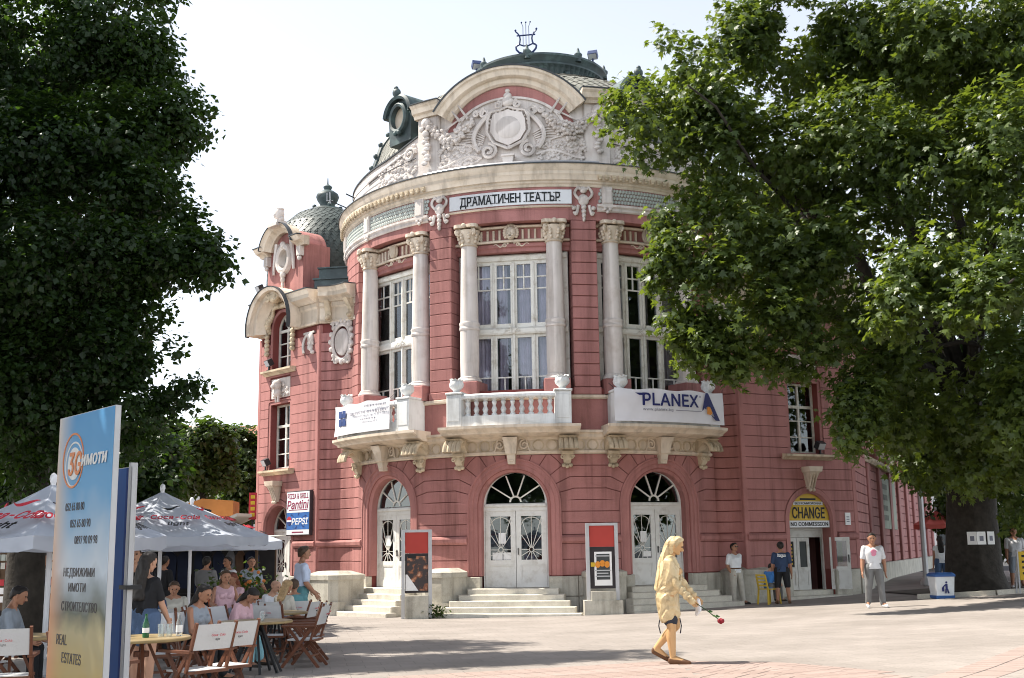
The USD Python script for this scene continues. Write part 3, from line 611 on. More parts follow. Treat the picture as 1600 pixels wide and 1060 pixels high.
fr_ += [ball((0, .22, 15.9), (.2, .14, .17), True), ball((0, .22, 16.1), (.13, .1, .13), True), ball((0, .22, 16.28), (.08, .07, .07))]
obj('relief_cartouche', [bend(m, CA) for m in fr_], 'pale_stucco', T, 50)
for sg in (-1, 1):
    q = []
    for t in np.linspace(0, 1, 60):     # garland of fruit
        s = sg * (1.15 + 1.55 * t); z = 15.42 - .55 * math.sin(PI * t) + .1 * t
        w = .05 + .10 * math.sin(PI * t)
        for k in range(4): q.append(ball((s + rng.normal(0, .03), .14 + abs(rng.normal(0, .06)), z + rng.normal(0, w * .8)), .055 + .02 * rng.random()))
    obj('garland', bend(cat(*q), CA, 9), 'pale_stucco', T, 50)
    q = []
    for k in range(150):                # leafage below the garland
        s = sg * (.9 + 1.5 * rng.random()); z = 14.0 + .65 * rng.random() ** 1.2; q.append(ball((s, .10, z), (.05 + .04 * rng.random(), .07, .05 + .03 * rng.random())))
    q += [tube([(sg * (.75 + 1.5 * t), .13, 14.35 + .42 * math.sin(2 * t) ) for t in np.linspace(0, 1, 12)], .04, 5), tube([(sg * (.85 + 1.5 * t), .13, 14.15 + .12 * math.sin(5 * t)) for t in np.linspace(0, 1, 12)], .05, 5)]
    q += [tube([(sg * (.75 + .02 * k), .13, 14.85 - .06 * k), (sg * (1.1 + .03 * k), .15, 15.05 - .08 * k), (sg * (1.5 + .03 * k), .13, 15.12 - .10 * k)], .03, 5, .012) for k in range(5)]
    obj('leafage', bend(cat(*q), CA, 9), 'pale_stucco', T, 50)
    q = [tube([(sg * (1.3 + .0 * k + .26 * k), .18, 15.5 - .05 * k), (sg * (1.62 + .22 * k), .2, 16.0 - .16 * k)], .05, 6, .03) for k in range(2)] + [tube([(sg * (1.25 + .9 * t), .15, 15.72 - .45 * t) for t in (0, 1)], .03, 5)]
    obj('relief_trophy', [bend(m, CA) for m in q], 'pale_stucco', T, 50)
    q = []
    for k in range(110):                # relief of the ramped attic side
        d = 27.5 + 16 * rng.random() ** 1.3; top = np.interp(d, (27, 29, 40, 57), (15.2, 15.1, 14.75, 14.6)); z = 13.95 + (top - 14.0) * rng.random(); q.append(ball((sg * math.radians(d) * RA, .06, z), (.05 + .05 * rng.random(), .05, .05 + .03 * rng.random())))
    q += [tube(spiral(sg * math.radians(29.5) * RA, 14.75, .24, .05, 1.5 * -sg, 0, 22, .1), .06, 6), tube([(sg * math.radians(d) * RA, .09, np.interp(d, (27, 29, 40, 57), (15.0, 14.95, 14.6, 14.3))) for d in np.linspace(30, 50, 14)], .035, 5)]
    obj('attic_relief', bend(cat(*q), CA, 9), 'pale_stucco', T, 50)
obj('keystone', bend(ring_sweep([np.array([(-k, .0, z), (k, .0, z), (k, d, z), (-k, d, z)]) for z, k, d in ((13.78, .13, .36), (14.05, .17, .36), (14.07, .2, .40), (14.12, .2, .40))]), CA), 'pale_stucco', T)
obj('gutter', bend(fsweep([(.02, 13.77), (.44, 13.77), (.46, 13.80), (.44, 13.84), (.02, 13.88)], -sA(22), sA(22), 20), CA), 'steel', T, 30)
# ---- big domed roof with scales, crown, lyre
DOME = [(6.45, 13.7), (6.42, 14.6), (6.28, 15.5), (6.0, 16.35), (5.5, 17.1), (4.75, 17.75), (3.9, 18.2), (3.1, 18.52), (2.35, 18.72)]
obj('dome_roof', lathe([(0.0, 13.7)] + DOME + [(0.0, 18.8)], 72), 'roof_slate', T, 40)
def scales(profile, size, a0, a1, center, lift=0.03):
    P = np.array(profile); L = np.r_[0, np.cumsum(np.hypot(*np.diff(P, axis=0).T))]
    v, f = [], []
    row = 0; l = size * .3
    while l < L[-1] - size * .6:
        r = np.interp(l, L, P[:, 0]); n = max(3, int((a1 - a0) * r / size))
        for k in range(n):
            a = a0 + (k + .5 * (row % 2) + .25) * (a1 - a0) / n
            base = len(v)
            for da, dl, li in ((0, -.75, lift), (.5, 0, lift * .7), (0, .75, .004), (-.5, 0, lift * .7)):
                ll = np.clip(l + dl * size, 0, L[-1]); rr = np.interp(ll, L, P[:, 0]) + li; z = np.interp(ll, L, P[:, 1]) + li * .4
                aa = a + da * (a1 - a0) / n * .97; v.append((center[0] + rr * math.sin(aa), center[1] - rr * math.cos(aa), z))
            f += [(base, base + 1, base + 3), (base + 1, base + 2, base + 3)]
        l += size * .5; row += 1
    return trimesh.Trimesh(np.array(v), np.array(f), process=False)
obj('roof_scales', scales(DOME, .36, -PI * .75, PI * .75, (0, 0), .045), 'roof_slate', T, kind='stuff')
for deg in (-64, 64, -90, 90):            # copper ribs with crockets
    a = math.radians(deg); pts = [((r + .05) * math.sin(a), -(r + .05) * math.cos(a), z) for r, z in DOME]
    rb = [tube(pts, .13, 6)]
    for t in np.linspace(0.05, .8, 12):
        k = t * (len(pts) - 1); p = np.array([np.interp(k, range(len(pts)), [q[j] for q in pts]) for j in range(3)]); rb.append(ball(p + np.array([math.sin(a), -math.cos(a), .3]) * .12, .10))
    obj('roof_rib', rb, 'copper_roof', T, 40)
crown = [(2.25, 19.6), (2.30, 19.8), (2.32, 20.05), (2.42, 20.22), (2.52, 20.30), (2.52, 20.36), (2.44, 20.40), (2.50, 20.52), (2.60, 20.60), (2.60, 20.68), (2.50, 20.72), (2.2, 20.74), (0, 20.76)]
crown = [(r, z - 1.08) for r, z in crown]
cw = lathe([(0.0, 18.5)] + crown, 144); v = cw.vertices; a = np.arctan2(v[:, 0], -v[:, 1]); k = (v[:, 2] < 19.22) & (v[:, 2] > 18.6) & (np.hypot(v[:, 0], v[:, 1]) > 1)
v[k, :2] *= (1 + .012 * np.where((np.round(a[k] / (2 * PI / 144)).astype(int) % 2) == 0, 1, -1))[:, None]
Kc = obj('roof_crown', cw, 'copper_roof', T, 25)
for j in range(8):
    a = (j + .5) * PI / 4 - .42; x, y = 2.5 * math.sin(a), -2.5 * math.cos(a)
    obj('crown_knob', [lathe([(0, 20.5), (.12, 20.5), (.10, 20.62), (.15, 20.72), (.15, 20.80), (.07, 20.88), (.05, 20.98), (.02, 21.05), (0, 21.05)], 10, (x, y, -1.08))], 'copper_roof', Kc, 40)
for j in range(16):
    a = (j + .5) * PI / 8; x, y = 2.38 * math.sin(a), -2.38 * math.cos(a)
    obj('crown_boss', ball((x, y, 18.92), (.12, .12, .14)), 'copper_roof', Kc, 40)
def lyre():
    m = []
    for sg in (-1, 1):
        m.append(tube([(sg * x, 0, z) for x, z in ((.10, .02), (.28, .08), (.40, .22), (.42, .34), (.36, .40), (.30, .42), (.26, .52), (.24, .66), (.26, .80), (.34, .92), (.42, 1.0), (.44, 1.06))], .045, 6, .03))
        m.append(ball((sg * .43, 0, 1.06), .045))
    m += [tube([(-.38, 0, .82), (.38, 0, .82)], .03, 6), tube([(-.28, 0, .44), (-.1, 0, .36), (.1, 0, .36), (.28, 0, .44)], .03, 6), ball((0, 0, .08), (.12, .08, .1)), tube([(-.12, 0, .2), (.12, 0, .2)], .02, 5)]
    for x in (-.12, 0, .12):
        m.append(tube([(x, 0, .36), (x, 0, 1.2), (x * 1.5, 0, 1.36)], .012, 4)); m.append(ball((x * 1.5, 0, 1.38), .035))
    return m
_ly = cat([fixn(q) for q in lyre()]); _ly.apply_scale(.9)
ly = obj('lyre_ornament', _ly, 'blue_metal', T, 40)
UsdGeom.Xformable(ly).AddTranslateOp().Set(Gf.Vec3d(-.1, -2.45, 19.62))
# oculus dormers in copper
for sg in (-1, 1):
    a = sg * math.radians(36); o = (6.8 * math.sin(a), -6.75 * math.cos(a)); Pd = Plane(o, a)
    body = Polygon([(-.55, 15.45), (.55, 15.45), (.62, 16.5), (.48, 16.95), (0, 17.15), (-.48, 16.95), (-.62, 16.5)])
    hole = affinity.scale(Point(0, 16.32).buffer(.36, 20), 1, 1.2)
    D = obj('oculus_dormer', [bend(fpoly(body.difference(hole), -1.3, .0), Pd), bend(fsweep([(-1.3, 16.45), (.1, 16.45), (.1, 16.55), (-1.3, 16.6)], .5, .78), Pd), bend(fsweep([(-1.3, 16.45), (.1, 16.45), (.1, 16.55), (-1.3, 16.6)], -.78, -.5), Pd)], 'copper_roof', T)
    rim = farc([(.33, -.1), (.33, .14), (.40, .17), (.46, .12), (.48, -.1)], 0, 0, 0, 2 * PI, 28); rim.vertices[:, 2] = rim.vertices[:, 2] * 1.2 + 16.32
    obj('oculus_rim', bend(rim, Pd), 'copper_roof', D, 40)
    hood = farc([(.60, -1.2), (.60, .16), (.68, .22), (.76, .16), (.78, -1.2)], 0, 16.38, .12, PI - .12, 22)
    obj('oculus_hood', [bend(hood, Pd), bend(ball((0, .15, 17.2), (.16, .14, .17)), Pd), bend(ball((.0, .17, 17.36), .08), Pd)] + [bend(ball((s, .12, 15.78), .09), Pd) for s in (-.1, .1)], 'copper_roof', D, 40)
    obj('oculus_shutter', bend(fpoly(hole, -.10, -.05), Pd), 'cream_stucco', D)
# ---- side pavilions, mirrored
AL = math.radians(37)
FC = np.array([8.9, -2.42]); HW = 1.9
tdir = np.array([math.cos(AL), math.sin(AL)]); ndir = np.array([math.sin(AL), -math.cos(AL)])
Pin, Pout = FC - HW * tdir, FC + HW * tdir
A0 = np.array([R0 * math.sin(math.radians(55)), -R0 * math.cos(math.radians(55))])
mid = (A0 + Pin) / 2 + np.array([-.06, .42])
bez = [((1 - t) ** 2) * A0 + 2 * t * (1 - t) * mid + t * t * Pin for t in np.linspace(0, 1, 9)]
glass('pane_green', (0.35, 0.42, 0.40), 0.05)
pm('panel_dark', (0.045, 0.05, 0.05), .4, .3, 3.)
for mir in (True, False):
    sO, HI, HO = (.5, -2.4, 1.4) if mir else (.0, -2.6, 1.95)
    FCm = FC + sO * tdir; Pin, Pout = FCm + HI * tdir, FCm + HO * tdir
    mid = (A0 + Pin) / 2 + np.array([-.06, .42])
    bez = [((1 - t) ** 2) * A0 + 2 * t * (1 - t) * mid + t * t * Pin for t in np.linspace(0, 1, 9)]
    LA = PathF(bez, mir); LLEN = LA.L[-1]; FB = Plane(FCm, AL, mir)
    zlist = [1.15, 1.61, 2.07] + [2.33 + .3386 * k for k in range(22)]
    # concave link
    obj('link_wall', bend(fbox(-.05, LLEN, -.6, .02, -.4, 9.75), LA, .2), 'pink_joint', T, 30)
    for z0, z1 in zip(zlist[:-1], zlist[1:]):
        if z1 > 9.75: break
        if abs(z0 - 2.07) < .01:
            obj('ledge', bend(fsweep([(0., 2.075), (.08, 2.075), (.15, 2.14), (.16, 2.24), (.12, 2.30), (0, 2.325)], 0, LLEN, 4), LA, .2), 'pink_stucco', T, 30); continue
        obj('stone_course', bend(cbox(.03, LLEN - .02, 0, .075, z0 + gap, z1 - gap, .012), LA, .2), 'pink_stucco', T)
    obj('base_stone', bend(cbox(.02, LLEN - .02, 0, .12, -.4, 1.135, .02), LA, .2), 'base_stone', T)
    # face with arched doorway and two windows
    DW, ZD = .86, 2.72
    door = sbox(-DW, -1, DW, ZD).union(Point(0, ZD).buffer(DW, 24)); ring = sbox(-DW - .22, -1, DW + .22, ZD).union(Point(0, ZD).buffer(DW + .22, 24))
    w1 = sbox(-.64, 4.88, .64, 7.2); w2 = sbox(-.62, 8.52, .62, 9.94).union(Point(0, 9.94).buffer(.62, 20))
    wall = sbox(HI, -.45, HO, 11.05).difference(door).difference(w1).difference(w2)
    obj('pavilion_wall', bend(fpoly(wall, -.5, .02), FB), 'pink_joint', T)
    strips = sbox(-1.04, 3.75, 1.04, 9.6)
    for z0, z1 in zip(zlist[:-1], zlist[1:]):
        if z1 > 9.75: break
        if abs(z0 - 2.07) < .01:
            for s0, s1 in ((HI, -DW - .24), (DW + .24, HO)): obj('ledge', bend(fsweep([(0., 2.075), (.08, 2.075), (.15, 2.14), (.16, 2.24), (.12, 2.30), (0, 2.325)], s0, s1), FB), 'pink_stucco', T, 30)
            continue
        row = sbox(HI, z0 + gap * .8, HO, z1 - gap * .8).difference(ring).difference(w1.buffer(.12)).difference(w2.buffer(.12)).difference(sbox(-.68, 7.36, .68, 8.2))
        for g in getattr(row, 'geoms', [row]):
            if g.area > .01: obj('stone_course', bend(fpoly(g, 0, .075), FB), 'pink_stucco', T)
    obj('arch_moulding', [bend(farc([(DW - .01, -.45), (DW - .01, .03), (DW + .06, .09), (DW + .2, .10), (DW + .215, -.3)], 0, ZD, 0, PI, 28), FB)] + [bend(ring_sweep([np.array([(sg * r, d, z) for r, d in ((DW - .01, -.45), (DW - .01, .03), (DW + .06, .09), (DW + .2, .10), (DW + .215, -.3))]) for z in (1.15, ZD)]), FB) for sg in (-1, 1)], 'pink_stucco', T, 35)
    for wv, wz in ((w1, 0), (w2, 1)):
        e = wv.buffer(.115, join_style=2).difference(wv.buffer(.005)); obj('window_surround', bend(fpoly(e, -.3, .05), FB), 'pink_stucco', T)
    for s0, s1 in ((HI, -DW - .02), (DW + .02, HO)): obj('base_stone', bend(cbox(s0 + .01, s1 - .01, 0, .12, -.4, 1.135, .02), FB), 'base_stone', T)
    for c0 in (HI, HO): obj('corner_strip', bend(cbox(c0 - .09, c0 + .09, -.08, .085, 1.14, 9.7, .02), FB), 'pink_stucco', T)
    # windows
    def sash(poly, lo, rows, fr2):
        W = obj('sash_window', bend(fpoly(poly.difference(poly.buffer(-.07)), -.30, -.22), fr2), 'white_wood', T)
        b0, b1, b2, b3 = poly.bounds
        q = [fbox(-.035, .035, -.30, -.21, b1 + .03, min(b3, 9.94) - .03)]
        for z, t in rows: q.append(fbox(b0 + .03, b2 - .03, -.295, -.215, z - t, z + t))
        if b3 > 10:
            for a in (60, 120): q.append(bar((.0, -.26, 9.96), (.58 * math.cos(math.radians(a)), -.26, 9.96 + .58 * math.sin(math.radians(a))), .05, .05, (0, 1, 0)))
        for m in q: obj('glazing_bar', bend(m, fr2), 'white_wood', W)
        zs_ = sorted([b1 + .05] + [z for z, t in rows] + [min(b3, 9.94)])
        for z0, z1 in zip(zs_[:-1], zs_[1:]):
            for a, c in ((b0 + .06, -.03), (.03, b2 - .06)): obj('pane', bend(fbox(a, c, -.268, -.262, z0 + .02, z1 - .02), fr2), 'pane_green', W)
        if b3 > 10: obj('pane', bend(fpoly(Point(0, 9.94).buffer(.57, 20).intersection(sbox(-1, 9.98, 1, 11)), -.268, -.262), fr2), 'pane_green', W)
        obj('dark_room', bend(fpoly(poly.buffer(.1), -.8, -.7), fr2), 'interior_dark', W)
    sash(w1, 0, ((6.42, .045), (5.95, .018), (5.42, .018)), FB)
    sash(w2, 0, ((9.92, .05), (9.45, .018), (8.98, .018)), FB)
    for z0, w in ((4.65, 1.03), (8.27, 1.0)):
        obj('window_sill', bend(fsweep([(0, z0), (.12, z0), (.20, z0 + .06), (.32, z0 + .10), (.32, z0 + .17), (.0, z0 + .2)], -w, w), FB), 'cream_dirty', T, 30)
    obj('relief_panel', [bend(cbox(-.62, .62, -.02, .06, 7.42, 8.14, .02), FB)] + [bend(ball((x, .07, z), (.07, .04, .06)), FB) for x, z in zip(rng.uniform(-.5, .5, 26), rng.uniform(7.5, 8.05, 26))], 'pale_stucco', T, 50)
    lion = [ball((.0, .22, 7.85), (.16, .18, .20), True), ball((0, .36, 7.80), (.10, .10, .09)), ball((-.12, .2, 8.0), .07), ball((.12, .2, 8.0), .07), ball((0, .20, 7.6), (.16, .15, .18)), tube([(-.08, .2, 7.55), (-.07, .18, 7.25)], .05, 6), tube([(.08, .2, 7.55), (.07, .18, 7.25)], .05, 6)]
    obj('relief_mask', [bend(m, FB) for m in lion], 'pale_stucco', T, 50)
    con = [ring_sweep([np.array([(-k, .0, z), (k, .0, z), (k, d, z), (-k, d, z)]) for z, k, d in ((3.70, .12, .20), (3.80, .12, .2), (4.05, .17, .30), (4.22, .2, .40), (4.26, .26, .46), (4.40, .28, .48), (4.42, .28, .48))])]
    con += [ball((x, .22, 3.68), .06) for x in (-.07, .07)] + [tube([(x, .20 + .18 * t, 3.75 + .45 * t) for t in (0, .5, 1)], .035, 5) for x in (-.1, 0, .1)]
    obj('console_bracket', [bend(m, FB) for m in con], 'cream_stucco', T, 40)
    # doors of the pavilion
    if mir:
        fan_door(Plane(FCm - .38 * ndir, AL, mir), DW, .45, ZD - .05, 0, T, notes=False)
    # cartouche and ornaments on the link
    sc = LLEN * .45
    q = [ball((sc, .12, 9.05), (.34, .14, .48), True)] + [tube([(sc + .44 * math.cos(t), .12, 9.05 + .62 * math.sin(t)) for t in np.linspace(0, 2 * PI, 26)], .07, 6)]
    q += [ball((sc + .52 * math.cos(t), .1, 9.08 + .72 * math.sin(t)), .10) for t in np.linspace(0, 2 * PI, 18)[:-1]] + [tube(spiral(sc + sg * .36, 9.68, .14, .04, 1.3 * sg, 0, 14, .12), .05, 5) for sg in (-1, 1)] + [tube(spiral(sc + sg * .30, 8.42, .12, .04, 1.3 * sg, 0, 14, .12), .05, 5) for sg in (-1, 1)]
    obj('cartouche', bend(cat(*[fixn(m) for m in q]), LA, .25), 'pale_stucco', T, 50)
    q = [ball((-HI - .42, .1, 9.30), (.16, .1, .22)), ball((-HI - .42, .1, 9.0), (.12, .08, .16)), ball((-HI - .28, .12, 8.8), .08)] + [tube([(-HI - .6 + .3 * math.cos(t), .1, 9.05 + .4 * math.sin(t)) for t in np.linspace(0, PI * 1.2, 12)], .06, 5)]
    q2 = [ball((HI + .55, .08, z), (.09, .06, .10)) for z in (9.35, 9.16, 9.0)] + [cbox(HI + .25, HI + .9, .0, .1, 9.48, 9.56, .01)]
    # inner side of the face is at -s for this frame
    q = [m for m in q]
    for m in q: m.vertices[:, 0] *= -1
    obj('side_ornament', [bend(fixn(m), FB) for m in q + q2], 'pale_stucco', T, 50)
    # entablature: frieze, cornice with an arched hood over the upper window
    for fr2, s0, s1 in ((FB, HI, -1.0), (FB, 1.0, HO + .05), (LA, 0.0, LLEN)):
        n = 6 if fr2 is LA else 1
        obj('pavilion_frieze', bend(fsweep([(0, 9.76), (.14, 9.76), (.18, 9.82), (.12, 9.9), (.12, 10.3), (.18, 10.36), (.2, 10.5), (0, 10.5)], s0, s1, n), fr2, .25), 'cream_stucco', T, 30)
        obj('pavilion_cornice', bend(fsweep([(0, 10.505), (.24, 10.505), (.34, 10.58), (.42, 10.62), (.50, 10.66), (.50, 10.80), (.56, 10.9), (.60, 10.96), (0, 11.0)], s0, s1, n), fr2, .25), 'cream_stucco', T, 30)
        obj('pavilion_flashing', bend(fsweep([(0, 11.005), (.60, 10.965), (.63, 10.965), (.63, 11.0), (0, 11.04)], s0, s1, n), fr2, .25), 'flashing', T, 30)
    for fr2, s in ((LA, LLEN * .15), (LA, LLEN * .8)):
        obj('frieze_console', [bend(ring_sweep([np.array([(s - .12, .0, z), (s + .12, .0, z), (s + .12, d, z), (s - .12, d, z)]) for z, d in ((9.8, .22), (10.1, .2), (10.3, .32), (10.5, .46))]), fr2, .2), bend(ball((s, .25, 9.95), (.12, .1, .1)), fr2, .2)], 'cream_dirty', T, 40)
    hood = [(.92, 0), (.92, .16), (1.02, .30), (1.10, .48), (1.24, .52), (1.27, .66), (1.38, .72), (1.405, .70), (1.405, 0)]
    obj('arched_hood', bend(farc(hood, 0, 10.02, -.18, PI + .18, 30), FB), 'cream_stucco', T, 30)
    obj('hood_flashing', bend(farc([(1.39, .60), (1.385, .74), (1.415, .76), (1.425, .60)], 0, 10.02, -.2, PI + .2, 30), FB), 'flashing', T, 30)
    q = [ball((.80 * math.cos(a), .12 + .06 * math.sin(7 * a), 10.02 + .80 * math.sin(a)), .10 + .03 * math.sin(5 * a)) for a in np.linspace(-.15, PI + .15, 30)] + [ball((0, .36, 11.05), (.25, .2, .2), True)] + [tube(spiral(sg * .28, 11.08, .16, .04, 1.4 * sg, PI / 2, 16, .5), .06, 5) for sg in (-1, 1)]
    q += [ball((sg * .86, .14, 9.75 - .16 * k), (.10, .1, .1)) for sg in (-1, 1) for k in range(5)]
    obj('hood_ornament', [bend(m, FB) for m in q], 'cream_dirty', T, 50)
    # attic gable with a round window
    FB0 = FB; FB = Plane(FCm + .1 * tdir, AL, mir)
    hole = affinity.scale(Point(0, 12.6).buffer(.32, 24), 1, 1.2)
    gab = sbox(-1.2, 11.0, 1.2, 13.0).union(affinity.scale(Point(0, 12.9).buffer(.98, 24), 1, .85).intersection(sbox(-1.2, 12.9, 1.2, 15)))
    obj('attic_gable', bend(fpoly(gab.difference(hole), -1.25, -.1), FB), 'pink_stucco', T, 30)
    rim = farc([(.30, -.3), (.30, .02), (.36, .08), (.46, .06), (.50, -.12)], 0, 0, 0, 2 * PI, 28); rim.vertices[:, 2] = rim.vertices[:, 2] * 1.2 + 12.6
    q = [rim] + [tube([(sg * (.55 + .12 * math.sin(t)), -.02, 12.95 - .5 * t) for t in np.linspace(-.6, 1.7, 10)], .09, 6, .05) for sg in (-1, 1)] + [ball((0, .03, 13.12), (.16, .1, .14)), ball((0, .0, 12.0), (.15, .1, .16)), ball((0, .0, 11.8), (.1, .08, .14)), ball((0, 0, 11.6), (.07, .06, .12))]
    obj('round_window', [bend(m, FB) for m in q], 'pale_stucco', T, 40)
    obj('round_pane', bend(fpoly(hole, -.30, -.28), FB), 'relief_grey', T)
    gp = [(.80, -.15), (.80, .05), (.88, .12), (.96, .28), (1.06, .34), (1.10, .40), (1.12, -.15)]
    hd = [farc(gp, 0, 12.78, .25, PI - .25, 26)]
    for sg in (-1, 1): hd.append(fsweep([(-.15, 12.86), (.05, 12.86), (.12, 12.94), (.28, 13.0), (.36, 13.1), (.40, 13.16), (-.15, 13.2)], *sorted((sg * .98, sg * 1.5))))
    obj('gable_hood', [bend(m, FB) for m in hd], 'cream_stucco', T, 30)
    obj('hood_flashing', [bend(farc([(1.105, .25), (1.105, .42), (1.13, .43), (1.14, .25)], 0, 12.78, .22, PI - .22, 26), FB)] + [bend(fsweep([(.2, 13.19), (.40, 13.165), (.43, 13.165), (.43, 13.2), (.2, 13.22)], *sorted((sg * .98, sg * 1.53))), FB) for sg in (-1, 1)], 'flashing', T, 30)
    q = [cbox(sg * 1.12 - .12, sg * 1.12 + .12, -.1, .1, 12.5, 12.85, .02) for sg in (-1, 1)] + [ball((sg * 1.12, .02, 12.42), (.1, .08, .1)) for sg in (-1, 1)]
    for k in (0, 1): obj('gable_drop', [bend(q[k], FB), bend(q[k + 2], FB)], 'pale_stucco', T, 40)
    q = [ring_sweep([np.array([(-k, .22 - k, z), (k, .22 - k, z), (k, .22 + k, z), (-k, .22 + k, z)]) for z, k in ((13.75, .30), (13.86, .30), (13.88, .22), (14.0, .2))]), ball((0, .22, 14.25), (.2, .2, .27), True), ball((0, .40, 14.2), (.06, .06, .08)), ball((-.14, .2, 14.05), .12), ball((.14, .2, 14.05), .12), ball((0, .2, 14.45), (.19, .17, .08))]
    obj('head_ornament', [bend(m, FB) for m in q], 'pale_stucco', T, 50)
    FB = FB0
    # dome of the pavilion
    dc = (-8.76, 1.0) if mir else (8.76, 1.0)
    DP = [(2.25, 11.0), (2.28, 12.2), (2.24, 13.1), (2.08, 13.85), (1.75, 14.5), (1.2, 15.02), (.6, 15.3)]
    obj('pavilion_dome', lathe([(0, 11.0)] + DP + [(0, 15.35)], 48, (dc[0], dc[1], 0)), 'roof_dark', T, 40)
    obj('dome_scales', scales(DP, .26, -PI, PI, dc, .04), 'roof_dark', T, kind='stuff')
    obj('dome_finial', [lathe([(0, 14.85), (.66, 14.88), (.62, 14.98), (.40, 15.06), (.28, 15.10), (.30, 15.2), (.40, 15.34), (.46, 15.5), (.42, 15.62), (.26, 15.74), (.12, 15.8), (.16, 15.86), (.18, 15.93), (.10, 16.0), (.03, 16.05), (.015, 16.3), (0, 16.3)], 20, (dc[0], dc[1], .35))] + [ball((dc[0] + .52 * math.cos(a), dc[1] + .52 * math.sin(a), 15.43), .09) for a in np.arange(4) * PI / 2 + .5], 'copper_roof', T, 40)
    sx = -1 if mir else 1
    obj('copper_parapet', [trimesh.creation.box((2.1, 1.5, .42), trimesh.transformations.translation_matrix((sx * 6.7, -2.45, 11.25))), trimesh.creation.box((2.2, 1.6, .06), trimesh.transformations.translation_matrix((sx * 6.7, -2.45, 11.47))), trimesh.creation.box((1.9, 1.3, .40), trimesh.transformations.translation_matrix((sx * 6.7, -2.35, 11.69))), trimesh.creation.box((2.0, 1.4, .05), trimesh.transformations.translation_matrix((sx * 6.7, -2.35, 11.91)))], 'copper_roof', T)
    # outer side of the pavilion and the body of the house behind it
    SO = Plane(Pout + np.array([0, 0]), math.radians(78), mir)
    obj('side_wall', bend(fbox(0, 4.5, -.6, .0, -.5, 10.6), SO), 'pink_joint', T)
    for z0, z1 in zip(zlist[:-1], zlist[1:]):
        if z1 > 9.9: break
        obj('stone_course', bend(cbox(0.05, 4.5, 0, .07, z0 + gap, z1 - gap, .012), SO), 'pink_stucco', T)
    obj('base_stone', bend(cbox(0.05, 4.5, 0, .12, -.5, 1.135, .02), SO), 'base_stone', T)
    obj('side_cornice', bend(fsweep([(0, 9.9), (.2, 9.9), (.3, 10.5), (.55, 10.9), (.55, 11.0), (0, 11.05)], 0, 4.5), SO), 'cream_stucco', T)
body = trimesh.creation.box((18.6, 30, 11.2), trimesh.transformations.translation_matrix((0, 15.8, 5.3)))
obj('hall_wall', body, 'pink_stucco', T)
obj('hall_roof', trimesh.creation.extrude_polygon(Polygon([(-9.6, 0), (9.6, 0), (5.5, 3.6), (-5.5, 3.6)]), 30, engine='earcut', transform=np.array([[1, 0, 0, 0], [0, 0, -1, 31], [0, 1, 0, 10.92], [0, 0, 0, 1.]])), 'roof_dark', T)
# ================================================================ right wing (a long shaded side facade)
wx, wy = L2W(Pout[0] + .35, Pout[1] + 3.0)
WA = math.radians(24)                # direction of the facade, clockwise from +y
wd = np.array([math.sin(WA), math.cos(WA)])
WING = thing('side_wing', 'long shaded dark red wing running back to the right of the theatre', 'building wing', (wx, wy, 0), 0)
Wf = Plane((0, 0), PI / 2 - WA)      # s runs along the facade, d to the right-front
WL = 34.0
obj('wing_wall', bend(fbox(-.5, WL, -6, .0, -.8, 11.0), Wf), 'pink_joint', WING)
for z0 in np.arange(1.2, 5.0, .36): obj('wall_course', bend(cbox(0, WL, 0, .06, z0 + .01, z0 + .35, .012), Wf), 'pink_stucco', WING)
obj('wing_base', bend(cbox(0, WL, 0, .14, -.8, 1.19, .02), Wf), 'base_stone', WING)
obj('wing_string', bend(fsweep([(0, 5.0), (.22, 5.0), (.30, 5.12), (.30, 5.22), (0, 5.3)], 0, WL), Wf), 'cream_dirty', WING)
for k in range(9):
    s = 1.6 + k * 3.6
    obj('wing_panel', [bend(cbox(s - .75, s + .75, 0, .10, 5.5, 6.25, .03), Wf), bend(cbox(s - .6, s + .6, .08, .13, 5.62, 6.13, .02), Wf)], 'cream_dirty', WING)
    w = obj('wing_window', [bend(fpoly(sbox(s - .7, 6.5, s + .7, 9.3).difference(sbox(s - .58, 6.6, s - .04, 9.2)).difference(sbox(s + .04, 6.6, s + .58, 9.2)), -.05, .06), Wf)], 'white_wood', WING)
    obj('wing_pane', bend(fbox(s - .6, s + .6, .005, .015, 6.58, 9.22), Wf), 'panel_dark', w)
    obj('wing_pilaster', bend(cbox(s + 1.4, s + 2.2, 0, .18, 1.2, 10.4, .03), Wf), 'pink_stucco', WING)
obj('wing_cornice', bend(fsweep([(0, 10.4), (.3, 10.4), (.5, 10.8), (.6, 11.0), (0, 11.1)], -.5, WL), Wf), 'cream_dirty', WING)
def wingpt(s, d, z): p = Wf(np.array([[s, d, z]]))[0]; return (wx + p[0], wy + p[1], p[2])
